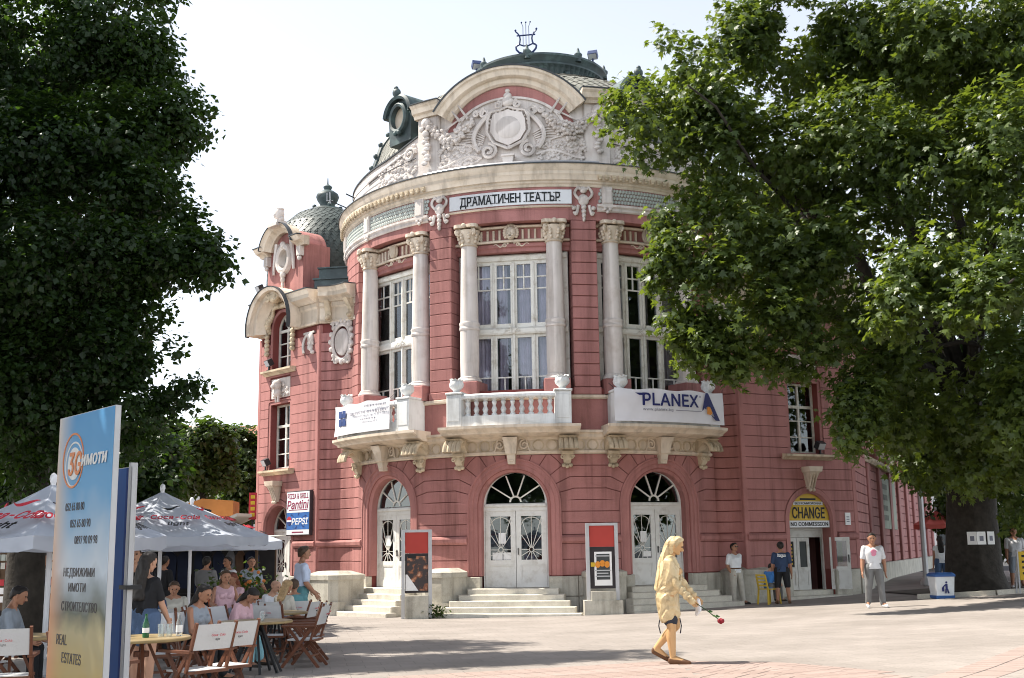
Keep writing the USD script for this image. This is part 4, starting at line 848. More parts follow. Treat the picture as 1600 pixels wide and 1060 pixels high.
# ================================================================ ground
def sheet(xs, ys, dz=0.0, keep=None):
    X, Y = np.meshgrid(xs, ys, indexing='ij'); V = np.c_[X.ravel(), Y.ravel(), G(X.ravel(), Y.ravel()) + dz]; m = len(ys)
    i, j = np.meshgrid(np.arange(len(xs) - 1), np.arange(m - 1), indexing='ij'); a = (i * m + j).ravel()
    F = np.vstack([np.c_[a, a + m, a + m + 1], np.c_[a, a + m + 1, a + 1]])
    return trimesh.Trimesh(V, F, process=False)
def paving(name, c, var):
    c = np.array(c); j = c * .68
    MATS[name] = usdkit.material(stage, '/World/Looks/' + name, {
        'g': ('geometry', {}), 'mp': ('mapping', {'rotation': (0, 0, -.17)}),
        'b': ('brick_texture', {'color1': c * (1 - var), 'color2': c * (1 + var), 'mortar': j, 'scale': 1.0, 'mortar_size': .006, 'brick_width': .5, 'row_height': .5, 'offset': 0.5, 'mortar_smooth': .3}),
        'n': ('noise_texture', {'scale': .5, 'detail': 8.0, 'roughness': .65}), 'r': ('rgb_ramp', {'ramp': [(.3, (.74, .73, .71)), (.7, (1.08, 1.07, 1.06))]}),
        'm': ('mix_color', {'blend_type': 'multiply', 'fac': 1.0}), 'n2': ('noise_texture', {'scale': 30.0, 'detail': 4.0}), 'r2': ('rgb_ramp', {'ramp': [(.3, (.86, .86, .86)), (.7, (1.04, 1.04, 1.04))]}), 'm2': ('mix_color', {'blend_type': 'multiply', 'fac': 1.0}),
        'v': ('voronoi_texture', {'scale': 1.6}), 'rv': ('rgb_ramp', {'ramp': [(.03, (.45, .55, .55)), (.06, (1, 1, 1))]}), 'm3': ('mix_color', {'blend_type': 'multiply', 'fac': .5}),
        'bm': ('bump', {'strength': .3, 'distance': .01}), 'p': ('principled_bsdf', {'roughness': .85, 'specular_ior_level': .2})},
        [('g.position', 'mp.vector'), ('mp.vector', 'b.vector'), ('g.position', 'n.vector'), ('n.fac', 'r.fac'), ('b.color', 'm.a'), ('r.color', 'm.b'), ('g.position', 'n2.vector'), ('n2.fac', 'r2.fac'), ('m.result', 'm2.a'), ('r2.color', 'm2.b'),
         ('g.position', 'v.vector'), ('v.distance', 'rv.fac'), ('m2.result', 'm3.a'), ('rv.color', 'm3.b'), ('m3.result', 'p.base_color'), ('b.fac', 'bm.height'), ('bm.normal', 'p.normal')], surface='p.BSDF')
paving('paving_grey', (0.30, 0.268, 0.246), .045)
paving('paving_pink', (0.47, 0.34, 0.30), .06)
paving('asphalt', (0.075, 0.075, 0.078), .1)
obj('ground', sheet(np.r_[-400, -150, -60, np.linspace(-30, 30, 61), 60, 150, 400], np.r_[-60, -20, np.linspace(-8, 60, 69), 120, 300, 700], -.006), 'asphalt', kind='structure')
obj('plaza', sheet(np.linspace(-26, 26, 105), np.linspace(-6, 60, 133), 0.0), 'paving_grey', kind='structure')
PLAZA = stage.GetPrimAtPath('/World/plaza')
# pink paving slabs in the foreground, laid one by one where they can be told apart
def lay(path, width, course, n_across, name, mat, seed):
    rg = np.random.default_rng(seed); p = np.array(path, float); d = np.diff(p, axis=0); L = np.r_[0, np.cumsum(np.linalg.norm(d, axis=1))]
    m = int(L[-1] / course)
    for i in range(m):
        s0, s1 = i * course, (i + 1) * course - .012
        for j in range(n_across):
            o = .5 * (i % 2) * 0; c0, c1 = -width / 2 + width * j / n_across, -width / 2 + width * (j + 1) / n_across - .012
            q = []
            for s, c in ((s0, c0), (s1, c0), (s1, c1), (s0, c1)):
                k = min(max(np.searchsorted(L, s, 'right') - 1, 0), len(d) - 1); t = d[k] / np.linalg.norm(d[k]); a = p[k] + t * (s - L[k]); q.append(a + np.array([-t[1], t[0]]) * c)
            q = np.array(q); z = G(q[:, 0], q[:, 1]); h = .004 + .003 * rg.random()
            v = np.vstack([np.c_[q, z - .02], np.c_[q + (q.mean(0) - q) * .03, z + h]]); f = [(4, 5, 6), (4, 6, 7)] + [t_ for i_ in range(4) for t_ in ((i_, (i_ + 1) % 4, 4 + i_), ((i_ + 1) % 4, 4 + (i_ + 1) % 4, 4 + i_))]
            obj(name, trimesh.Trimesh(v, f, process=False), mat, PLAZA)
for k_, c_ in enumerate(((.31, .235, .205), (.325, .25, .22), (.295, .22, .19))): pm('paver_pink_%s' % 'abc'[k_], c_, .85, .1, 3.0, .3, 30, fine=.12)
def arcpath(pts, n=30):
    t = np.linspace(0, 1, n); P_ = np.array(pts, float); return np.c_[np.interp(t, np.linspace(0, 1, len(P_)), P_[:, 0]), np.interp(t, np.linspace(0, 1, len(P_)), P_[:, 1])]
for r_, off in enumerate(np.arange(5) * .62):
    lay(arcpath([(-1.6, 15.2 - off), (.4, 15.9 - off), (2.1, 16.5 - off), (3.3, 15.7 - off), (4.2, 13.9 - off)], 40), .6, .21, 1, 'paver', 'paver_pink_%s' % 'abc'[r_ % 3], r_)
lay(arcpath([(4.3, 12.4), (5.5, 13.9), (6.8, 15.7), (9.4, 19.4)], 20), .72, .24, 2, 'paver', 'paver_pink_b', 9)
# ================================================================ stairs
def stair(name, label, b, n=5, w0=1.35, rise=.162, tread=.33):
    S = thing(name, label, 'steps', (CX, CY, 0), P0)
    fr = Plane((6.75 * math.sin(b), -6.75 * math.cos(b)), b)
    for k in range(n):
        z1 = .80 - k * rise; z0 = -.5; d1 = .78 + tread * k; w = w0 + .20 * k
        d0 = 0.0 if k == 0 else d1 - tread - .05
        obj('step', bend(cbox(-w, w, d0, d1, z0, z1 - .0, .02), fr), 'step_stone', S)
        # nosing joints: each tread is made of separate stones
    return S
for nm, lb, b in (('stone_steps', 'stone steps before the left arched door, in full sun', -DE), ('stone_steps', 'stone steps before the middle arched door, between the poster stands', 0.0), ('stone_steps', 'shaded stone steps before the right arched door, behind the golden figure', DE)):
    stair(nm, lb, b)
# ================================================================ trees
def leafmat(name, c1, c2, trans, sat=1.0):
    MATS[name] = usdkit.material(stage, '/World/Looks/' + name, {
        'g': ('geometry', {}), 'r': ('rgb_ramp', {'ramp': [(0.0, c1), (.55, tuple((np.array(c1) + np.array(c2)) / 2)), (.92, c2), (1.0, tuple(np.array(c2) * [1.35, 1.15, .8]))]}),
        'n': ('noise_texture', {'scale': .55, 'detail': 3.0}), 'rn': ('rgb_ramp', {'ramp': [(.3, (.7, .75, .7)), (.7, (1.2, 1.15, 1.0))]}), 'm': ('mix_color', {'blend_type': 'multiply', 'fac': 1.0}),
        'p': ('principled_bsdf', {'roughness': .40, 'specular_ior_level': .5}), 't': ('translucent_bsdf', {}),
        'mt': ('mix_color', {'blend_type': 'multiply', 'fac': 1.0, 'b': trans}), 'mx': ('mix_closure', {'fac': .48})},
        [('g.random_per_island', 'r.fac'), ('g.position', 'n.vector'), ('n.fac', 'rn.fac'), ('r.color', 'm.a'), ('rn.color', 'm.b'), ('m.result', 'p.base_color'), ('m.result', 'mt.a'), ('mt.result', 't.color'), ('p.BSDF', 'mx.closure1'), ('t.BSDF', 'mx.closure2')], surface='mx.closure')
leafmat('plane_leaf', (.075, .115, .032), (.41, .41, .13), (2.05, 1.8, .6))
leafmat('lime_leaf', (.030, .062, .020), (.17, .21, .068), (1.8, 1.75, .55))
leafmat('far_leaf', (.05, .08, .022), (.11, .14, .04), (1.4, 1.5, .7))
pm('bark', (.085, .07, .055), .95, .4, 4.0, .8, 12)
pm('bark_dark', (.032, .027, .022), .95, .5, 6.0, .9, 14)
LEAF_PLANE = (np.array([(0, 0), (.22, .02), (.52, .12), (.30, .30), (.46, .62), (.16, .52), (0, 1.0), (-.16, .52), (-.46, .62), (-.30, .30), (-.52, .12), (-.22, .02)]), [(0, 1, 11), (1, 2, 3), (11, 9, 10), (1, 3, 9), (1, 9, 11), (3, 4, 5), (9, 7, 8), (3, 5, 7), (3, 7, 9), (5, 6, 7)])
LEAF_LIME = (np.array([(0, 0), (.42, .35), (0, 1.0), (-.42, .35)]), [(0, 1, 2), (0, 2, 3)])
def leaves(P, size, shape, rg, outward, up=.5, fold=.25):
    N = len(P); t2, fc = shape; k = len(t2)
    n = rg.normal(size=(N, 3)); n /= np.linalg.norm(n, axis=1)[:, None]
    n = n * .7 + np.array([-.12, 0, up * 1.3]) + outward * .5; n /= np.linalg.norm(n, axis=1)[:, None]
    a = rg.normal(size=(N, 3)) + np.array([0, 0, -.8]) + outward * .5; a -= n * (a * n).sum(1)[:, None]; a /= np.linalg.norm(a, axis=1)[:, None]
    b = np.cross(n, a); s = size * rg.uniform(.5, 1.3, N)
    x, y = t2[:, 0], t2[:, 1]; zz = -fold * np.abs(x) - .18 * y * y
    V = P[:, None, :] + s[:, None, None] * (b[:, None, :] * x[None, :, None] + a[:, None, :] * y[None, :, None] + n[:, None, :] * zz[None, :, None])
    F = (np.arange(N)[:, None, None] * k + np.array(fc)[None]).reshape(-1, 3)
    return V.reshape(-1, 3), F
def foliage(clumps, n, size, shape, seed, gap_f=.9, gap_t=.42, twigs=7, spread=.32):
    """clumps: rows (x, y, z, rx, ry, rz, weight); n leaves in sprays of `twigs` round sprig points"""
    rg = np.random.default_rng(seed); C = np.array(clumps, float)
    w = C[:, 3] * C[:, 4] * C[:, 5]; w = w ** .75 * C[:, 6]; w /= w.sum()
    m = int(n / twigs * 1.9); idx = rg.choice(len(C), m, p=w)
    d = rg.normal(size=(m, 3)); d /= np.linalg.norm(d, axis=1)[:, None]
    r = rg.random(m) ** .42
    # bumpy outline
    bump = .78 + .42 * meshkit.fbm(d * 2.3 + idx[:, None] * 7.7, 3, seed)
    P = C[idx, :3] + d * (r * bump)[:, None] * C[idx, 3:6]
    keep = meshkit.fbm(P * gap_f, 3, seed + 5) > gap_t
    P, d = P[keep], d[keep]
    if len(P) * twigs > n: P, d = P[:n // twigs], d[:n // twigs]
    Q = np.repeat(P, twigs, 0); D = np.repeat(d, twigs, 0)
    ax = rg.normal(size=(len(P), 3)) * [1, 1, .35] + d * .8; ax /= np.linalg.norm(ax, axis=1)[:, None]; ax = np.repeat(ax, twigs, 0)
    t = np.tile(np.linspace(-.6, .9, twigs), len(P))[:, None]
    Q = Q + ax * t * spread + rg.normal(size=Q.shape) * spread * .22
    return leaves(Q, size, shape, rg, D)
def limb(a, b, r0, r1, sag, seed, n=9):
    rg = np.random.default_rng(seed); a, b = np.array(a, float), np.array(b, float); t = np.linspace(0, 1, n)[:, None]
    p = a + (b - a) * t + np.array([0, 0, 1.0]) * sag * 4 * t * (1 - t); p[1:-1] += rg.normal(0, .12, (n - 2, 3)) * np.linalg.norm(b - a) * .12
    return tube(p, r0, 8, r1)
def px(x, y, d):
    """point seen at pixel (x, y) of the photograph at distance d along the view: used to lay limbs out in 3D"""
    X, Y = x - 800.0, 530.0 - y; cr, sr = math.cos(ROLL), math.sin(ROLL); x0, y0 = cr * X + sr * Y, -sr * X + cr * Y
    v = np.array([x0 / FPX, _c - y0 / FPX * _s, _s + y0 / FPX * _c]); return np.array([0, 0, CAM_Z]) + v * d / v[1]
def ground_at(x, y): return float(G(x, y))
# ---- big plane tree on the right
def clump(xp, yp, rxp, ryp, d, dr=None, w=1.0):
    c = px(xp, yp, d); k = d / 1830; return (*c, rxp * k, dr or (rxp + ryp) / 2 * k, ryp * k, w)
tx, ty = 13.33, 34.2
PT = thing('plane_tree', 'huge old plane tree on the right, its leafy boughs hanging in front of the theatre', 'tree', (0, 0, 0))
cl = [clump(1010, 190, 85, 85, 29), clump(965, 235, 42, 45, 28.6), clump(1075, 130, 75, 80, 29.5), clump(1040, 75, 26, 45, 29.5), clump(1160, 60, 60, 75, 30), clump(1130, 230, 90, 90, 29),
      clump(1250, 90, 110, 110, 31), clump(1350, 40, 120, 110, 30), clump(1230, 250, 110, 100, 29.5), clump(1480, 60, 140, 120, 29), clump(1590, 40, 120, 130, 28),
      clump(1340, 220, 110, 110, 28.5), clump(1460, 250, 110, 120, 28), clump(1570, 240, 100, 130, 27), clump(1080, 330, 40, 50, 29, w=1.2), clump(1030, 300, 28, 45, 28.8), clump(1150, 360, 70, 80, 28.6),
      clump(1060, 390, 42, 45, 28, w=1.3), clump(1100, 420, 50, 50, 28), clump(1240, 400, 90, 90, 28.5), clump(1340, 390, 90, 90, 28.5), clump(1110, 500, 65, 70, 27.6), clump(1060, 480, 38, 35, 27.6), clump(1190, 500, 80, 75, 28), clump(1280, 490, 80, 70, 28.5),
      clump(1128, 570, 30, 46, 27.4, w=1.2), clump(1150, 560, 42, 50, 27.6), clump(1225, 560, 45, 40, 28), clump(1270, 550, 40, 38, 28), clump(1350, 520, 60, 70, 29),
      clump(1340, 620, 42, 65, 28, w=1.1), clump(1395, 590, 60, 80, 29), clump(1450, 420, 80, 70, 26.5, w=1.3), clump(1540, 470, 85, 75, 25.5, w=1.3), clump(1400, 480, 50, 55, 26, w=1.3), clump(1600, 380, 70, 100, 26),
      clump(1470, 560, 80, 80, 28), clump(1570, 580, 90, 90, 28), clump(1500, 660, 70, 70, 30), clump(1590, 690, 70, 90, 29), clump(1450, 650, 50, 60, 31), clump(1590, 780, 40, 50, 30), clump(1480, 725, 50, 45, 36), clump(1530, 690, 80, 55, 31.5), clump(1525, 745, 60, 34, 31), clump(1110, 170, 60, 75, 28.8, w=1.4), clump(1035, 345, 26, 40, 28.4, w=2.0), clump(1040, 440, 30, 34, 27.8, w=1.8), clump(1085, 545, 34, 40, 27.5, w=2.0), clump(1118, 610, 20, 30, 27.4, w=2.2), clump(1200, 580, 30, 30, 28, w=1.8), clump(1330, 690, 26, 26, 27.6, w=1.6), clump(1500, 730, 60, 40, 29, w=1.5), clump(1215, 20, 70, 50, 30, w=1.4), clump(1285, 15, 60, 50, 30, w=1.4), clump(1310, 345, 60, 60, 29.5, w=1.3), clump(1400, 345, 50, 50, 29, w=1.3), clump(1580, 700, 60, 60, 28, w=1.5), clump(1340, 640, 45, 60, 27.8, w=1.8), clump(1400, 650, 50, 60, 29, w=1.4), clump(1425, 700, 40, 55, 31, w=1.4), clump(1450, 735, 34, 40, 33, w=1.2), clump(1600, 640, 80, 90, 27, w=1.2), clump(1540, 640, 70, 60, 28, w=1.2), clump(1585, 760, 40, 34, 30.5), clump(1450, 725, 40, 45, 33), clump(1595, 720, 60, 70, 30), clump(1420, 640, 50, 60, 32), clump(1690, 640, 110, 140, 28, w=.6), clump(1800, 300, 160, 260, 29, w=.5),
      clump(1400, 150, 120, 120, 34, w=.7), clump(1068, 500, 42, 44, 27.6, w=1.5), clump(1125, 600, 24, 36, 27.4, w=1.7), clump(1045, 405, 36, 42, 27.8, w=1.6), clump(1120, 440, 55, 60, 27.8, w=1.3), clump(1160, 620, 24, 26, 27.6, w=1.4), clump(1200, 430, 110, 90, 33, w=.7), clump(1290, 470, 90, 80, 34, w=.7), clump(1180, 300, 110, 110, 33, w=.6), clump(1400, 560, 70, 90, 33, w=.8), clump(1550, 180, 140, 140, 34, w=.7), clump(1300, 330, 110, 110, 33, w=.6), clump(1480, 380, 110, 120, 33, w=.7), clump(1700, 150, 160, 200, 30, w=.6), clump(1700, 450, 120, 180, 29, w=.6), clump(1250, -60, 150, 90, 31, w=.7), clump(1500, -90, 200, 110, 31, w=.7)]
V, F = foliage(cl, 112000, .195, LEAF_PLANE, 11, .75, .45, 8, .34)
obj('crown', (V, F), 'plane_leaf', PT)
base = np.array([tx, ty, ground_at(tx, ty) - .3])
fork = base + np.array([.1, -.6, 5.6])
tk = [tube([base, base + (0, 0, .3), base + (.0, 0, .9), base + (.03, -.1, 2.5), base + (.05, -.3, 4.2), fork], [1.25, .98, .80, .70, .68, .62], 16)]
obj('trunk', tk, 'bark_dark', PT, 40)
for k, (a, r) in enumerate([((1130, 230, 29), .30), ((1300, 60, 31), .32), ((1480, 60, 30), .3), ((1180, 480, 28.5), .24), ((1540, 460, 26.5), .22), ((1350, 560, 29), .18), ((1590, 200, 28), .26), ((1400, 330, 31), .24)]):
    m = px(*a); obj('limb', limb(fork - (0, 0, .4), m, r, .05, .9, 30 + k), 'bark_dark', PT, 40)
    for j in range(0 if k in (3, 5) else 3):
        rr = np.random.default_rng(100 + 10 * k + j); e = m + rr.normal(size=3) * [1.6, 1.2, 1.2]; s = fork + (m - fork) * rr.uniform(.55, .8)
        obj('branch', limb(s, e, .07, .02, .25, 200 + 10 * k + j, 6), 'bark_dark', PT, 40)
# ---- lime tree on the left
LT = thing('lime_tree', 'dense dark lime tree filling the left edge above the cafe parasols', 'tree', (0, 0, 0))
cl = [clump(150, 60, 120, 110, 19.5), clump(40, 60, 120, 120, 19), clump(225, 95, 62, 70, 19.5, w=1.2), clump(275, 190, 58, 65, 19.3, w=1.2), clump(180, 220, 110, 100, 19), clump(60, 250, 120, 120, 18.6), clump(215, 300, 80, 60, 18.6),
      clump(255, 400, 75, 55, 18.4, w=1.2), clump(325, 405, 40, 52, 18.6, w=1.3), clump(300, 345, 40, 30, 18.8), clump(150, 400, 110, 90, 18.4), clump(40, 420, 110, 110, 18), clump(215, 480, 50, 35, 18.6), clump(130, 540, 110, 80, 18.4), clump(235, 560, 60, 45, 19), clump(290, 600, 36, 24, 19.2, w=1.2),
      clump(250, 630, 55, 32, 19.4), clump(150, 640, 100, 70, 18.8), clump(40, 600, 110, 110, 18.4), clump(215, 690, 60, 45, 20), clump(60, 710, 120, 70, 19.5), clump(-80, 200, 160, 260, 19, w=.6), clump(-80, 550, 150, 200, 19, w=.6), clump(200, -60, 110, 90, 20, w=.8), clump(60, -80, 160, 110, 20, w=.7),
      clump(100, 150, 150, 150, 23, w=.7), clump(200, 350, 110, 130, 22.5, w=.7), clump(80, 520, 150, 150, 22.5, w=.7), clump(235, 20, 30, 45, 19.8, w=1.2)]
V, F = foliage(cl, 130000, .11, LEAF_LIME, 21, 1.2, .43, 9, .24)
obj('crown', (V, F), 'lime_leaf', LT)
b0 = np.array([-8.6, 20.6, ground_at(-8.6, 20.6) - .2]); fk = b0 + (.1, -.2, 4.6)
obj('trunk', tube([b0, b0 + (0, 0, .4), b0 + (0, 0, 2), fk], [.55, .36, .31, .27], 12), 'bark_dark', LT, 40)
for k, a in enumerate([(250, 150, 19.5), (60, 80, 19.5), (300, 400, 18.8), (150, 380, 18.6), (230, 600, 19.2), (40, 500, 18.5), (180, 40, 20.5)]):
    obj('limb', limb(fk - (0, 0, .3), px(*a), .15, .03, .5, 60 + k), 'bark_dark', LT, 40)
# ---- trees implied just outside the frame: the shade on the cafe and on the right of the square comes from them
def frame_tree(name, label, x, y, n, size, seed, h0, h1, r, mat, leaf):
    t = thing(name, label, 'tree', (0, 0, 0)); g0 = ground_at(x, y); rr = np.random.default_rng(seed)
    C_ = [(x + rr.normal(0, r * .45), y + rr.normal(0, r * .45), rr.uniform(h0 + 1, h1 - 1), r * .5, r * .5, r * .42, 1.0) for _ in range(12)]
    V, F = foliage(C_, n, size, leaf, seed, .9, .36, 7, .35); obj('crown', (V, F), mat, t); obj('trunk', tube([(x, y, g0 - .3), (x, y, g0 + 2), (x + .1, y, (h0 + h1) / 2)], .34, 10, .15), 'bark_dark', t, 40)
frame_tree('lime_tree', 'second dark lime tree standing behind the cafe parasols on the left', -14.2, 29.5, 45000, .16, 71, 4.4, 11.0, 4.0, 'lime_leaf', LEAF_LIME)
frame_tree('lime_tree', 'third dark lime tree beyond the left edge shading the cafe tables', -11.5, 16.5, 45000, .16, 72, 4.2, 11.5, 4.0, 'lime_leaf', LEAF_LIME)
frame_tree('plane_tree', 'second plane tree beyond the right edge shading the square', 20.5, 29.0, 24000, .22, 73, 4.5, 15, 5.0, 'plane_leaf', LEAF_PLANE)
frame_tree('plane_tree', 'third plane tree beyond the right edge nearer the camera', 14.0, 15.0, 18000, .22, 74, 4.5, 13, 4.6, 'plane_leaf', LEAF_PLANE)
frame_tree('lime_tree', 'fourth lime tree beyond the left edge nearer the camera', -9.6, 8.5, 26000, .16, 75, 4.2, 11, 3.3, 'lime_leaf', LEAF_LIME)
frame_tree('lime_tree', 'fifth lime tree behind the camera position on the left, shading the cafe', -9.5, 1.0, 22000, .17, 76, 3.8, 11, 4.0, 'lime_leaf', LEAF_LIME)
frame_tree('plane_tree', 'fourth plane tree beyond the right edge close to the camera', 10.2, 5.5, 15000, .22, 77, 4.2, 12, 4.4, 'plane_leaf', LEAF_PLANE)
# ---- further trees
def bush_tree(name, label, cat_, clumps, n, size, seed, foot, mat='far_leaf', group=None, r=.25):
    t = thing(name, label, cat_, (0, 0, 0), group=group)
    V, F = foliage(clumps, n, size, LEAF_LIME, seed, .7, .38, 6, .4); obj('crown', (V, F), mat, t)
    f = np.array([foot[0], foot[1], ground_at(foot[0], foot[1]) - .3]); top = np.array(clumps[0][:3])
    obj('trunk', tube([f, f + (top - f) * .5 + (.1, 0, 0), top], r, 8, r * .4), 'bark_dark', t, 40)
    return t
bush_tree('street_tree', 'sunlit yellow-green tree just behind the orange canopy, left of the theatre', 'tree', [clump(320, 700, 42, 45, 50), clump(290, 735, 60, 40, 50), clump(345, 735, 22, 30, 50), clump(260, 700, 50, 45, 51)], 16000, .28, 31, (-13.6, 50))
bush_tree('street_tree', 'pale green slender tree beside the left wall of the theatre', 'tree', [clump(385, 740, 36, 55, 58), clump(375, 695, 30, 30, 58), clump(370, 790, 40, 30, 58)], 14000, .26, 32, (-13.8, 58))
bush_tree('shade_tree', 'dark tree in deep shade behind the cafe stalls on the far left', 'tree', [clump(90, 720, 130, 80, 34), clump(200, 760, 90, 60, 35), clump(10, 780, 90, 60, 34), clump(250, 720, 40, 60, 36)], 20000, .22, 33, (-13, 34), 'lime_leaf')
bush_tree('shade_tree', 'dark tree behind the plane tree trunk at the right edge', 'tree', [clump(1570, 700, 130, 120, 46), clump(1480, 690, 50, 110, 50), clump(1640, 560, 150, 150, 46), clump(1500, 560, 80, 100, 50), clump(1600, 800, 90, 50, 46)], 22000, .26, 34, (20.5, 47), 'lime_leaf')
bush_tree('shrub', 'low green shrub growing behind the market goods at the far right', 'shrub', [clump(1490, 800, 40, 35, 43), clump(1570, 830, 60, 40, 43)], 5000, .2, 35, (17, 43), 'far_leaf', r=.06)
# ================================================================ people
pm('skin', (.46, .26, .175), .55, .06, 6.0); pm('skin_tan', (.34, .17, .105), .5, .06, 6.0); pm('skin_gold', (.50, .30, .14), .5, .08, 6.0)
pm('hair_dark', (.018, .014, .012), .5, .3, 30.0); pm('hair_brown', (.06, .035, .02), .5, .3, 30.0); pm('hair_blonde', (.30, .20, .10), .5, .3, 30.0); pm('hair_red', (.16, .05, .03), .5, .3, 30.0); pm('hair_grey', (.25, .24, .22), .6, .3, 30.0)
pm('eye_dark', (.02, .015, .012), .3, .1); pm('lips', (.32, .12, .10), .5, .1)
def cloth(n, c, **k): pm(n, c, .9, .10, 9.0, .3, 60, **k)
for n, c in (('cloth_white', (.72, .73, .74)), ('cloth_greytee', (.58, .58, .60)), ('cloth_grey', (.16, .16, .16)), ('cloth_beige', (.46, .43, .37)), ('cloth_navy', (.03, .05, .10)), ('cloth_black', (.014, .014, .016)), ('cloth_lightblue', (.50, .56, .70)), ('cloth_blue', (.06, .20, .50)),
             ('cloth_denim', (.07, .11, .19)), ('cloth_pink', (.60, .38, .42)), ('cloth_aqua', (.26, .50, .56)), ('cloth_slate', (.24, .27, .31)), ('cloth_teal', (.10, .24, .26))): cloth(n, c)
pm('cloth_gold', (.54, .42, .235), .42, .3, 6.0, .4, 25, spec=.6, dirt=(.26, .16, .06), dirt_amt=.9, dirt_scale=6.5)
pm('shoe_dark', (.03, .025, .02), .5, .1); pm('shoe_white', (.65, .65, .65), .6, .05); pm('leather', (.10, .045, .02), .5, .2, 8.0)
pm('print_pink', (.62, .22, .32), .8, .1, 8.)
def rot(axis, a):
    return trimesh.transformations.rotation_matrix(a, axis)[:3, :3]
def sph(c, r, n=14):
    return Manifold.sphere(float(r), n).translate([float(q) for q in c])
def hull(*cr, n=14): return Manifold.batch_hull([sph(c, r, n) for c, r in cr])
def uni(parts): return m3.Manifold.batch_boolean(parts, m3.OpType.Add)
def tm(man, L=None, sm=8, wr=0.0, wf=14.0, seed=3):
    if L: man = man.refine_to_length(L)
    g = man.to_mesh(); m = trimesh.Trimesh(np.array(g.vert_properties[:, :3], float), np.array(g.tri_verts), process=True)
    if sm: trimesh.smoothing.filter_taubin(m, iterations=sm)
    if wr:
        n = np.array(m.vertex_normals); v = m.vertices; d = meshkit.fbm(v * [wf, wf, wf * .45], 3, seed) - .5
        m.vertices = v + n * (d * 2 * wr)[:, None]
    return m
def place(xp, d): return (xp - 800) / 1830 * d
LEGS0 = dict(hip=(0, 0), abd=(4, 4), knee=(2, 2))
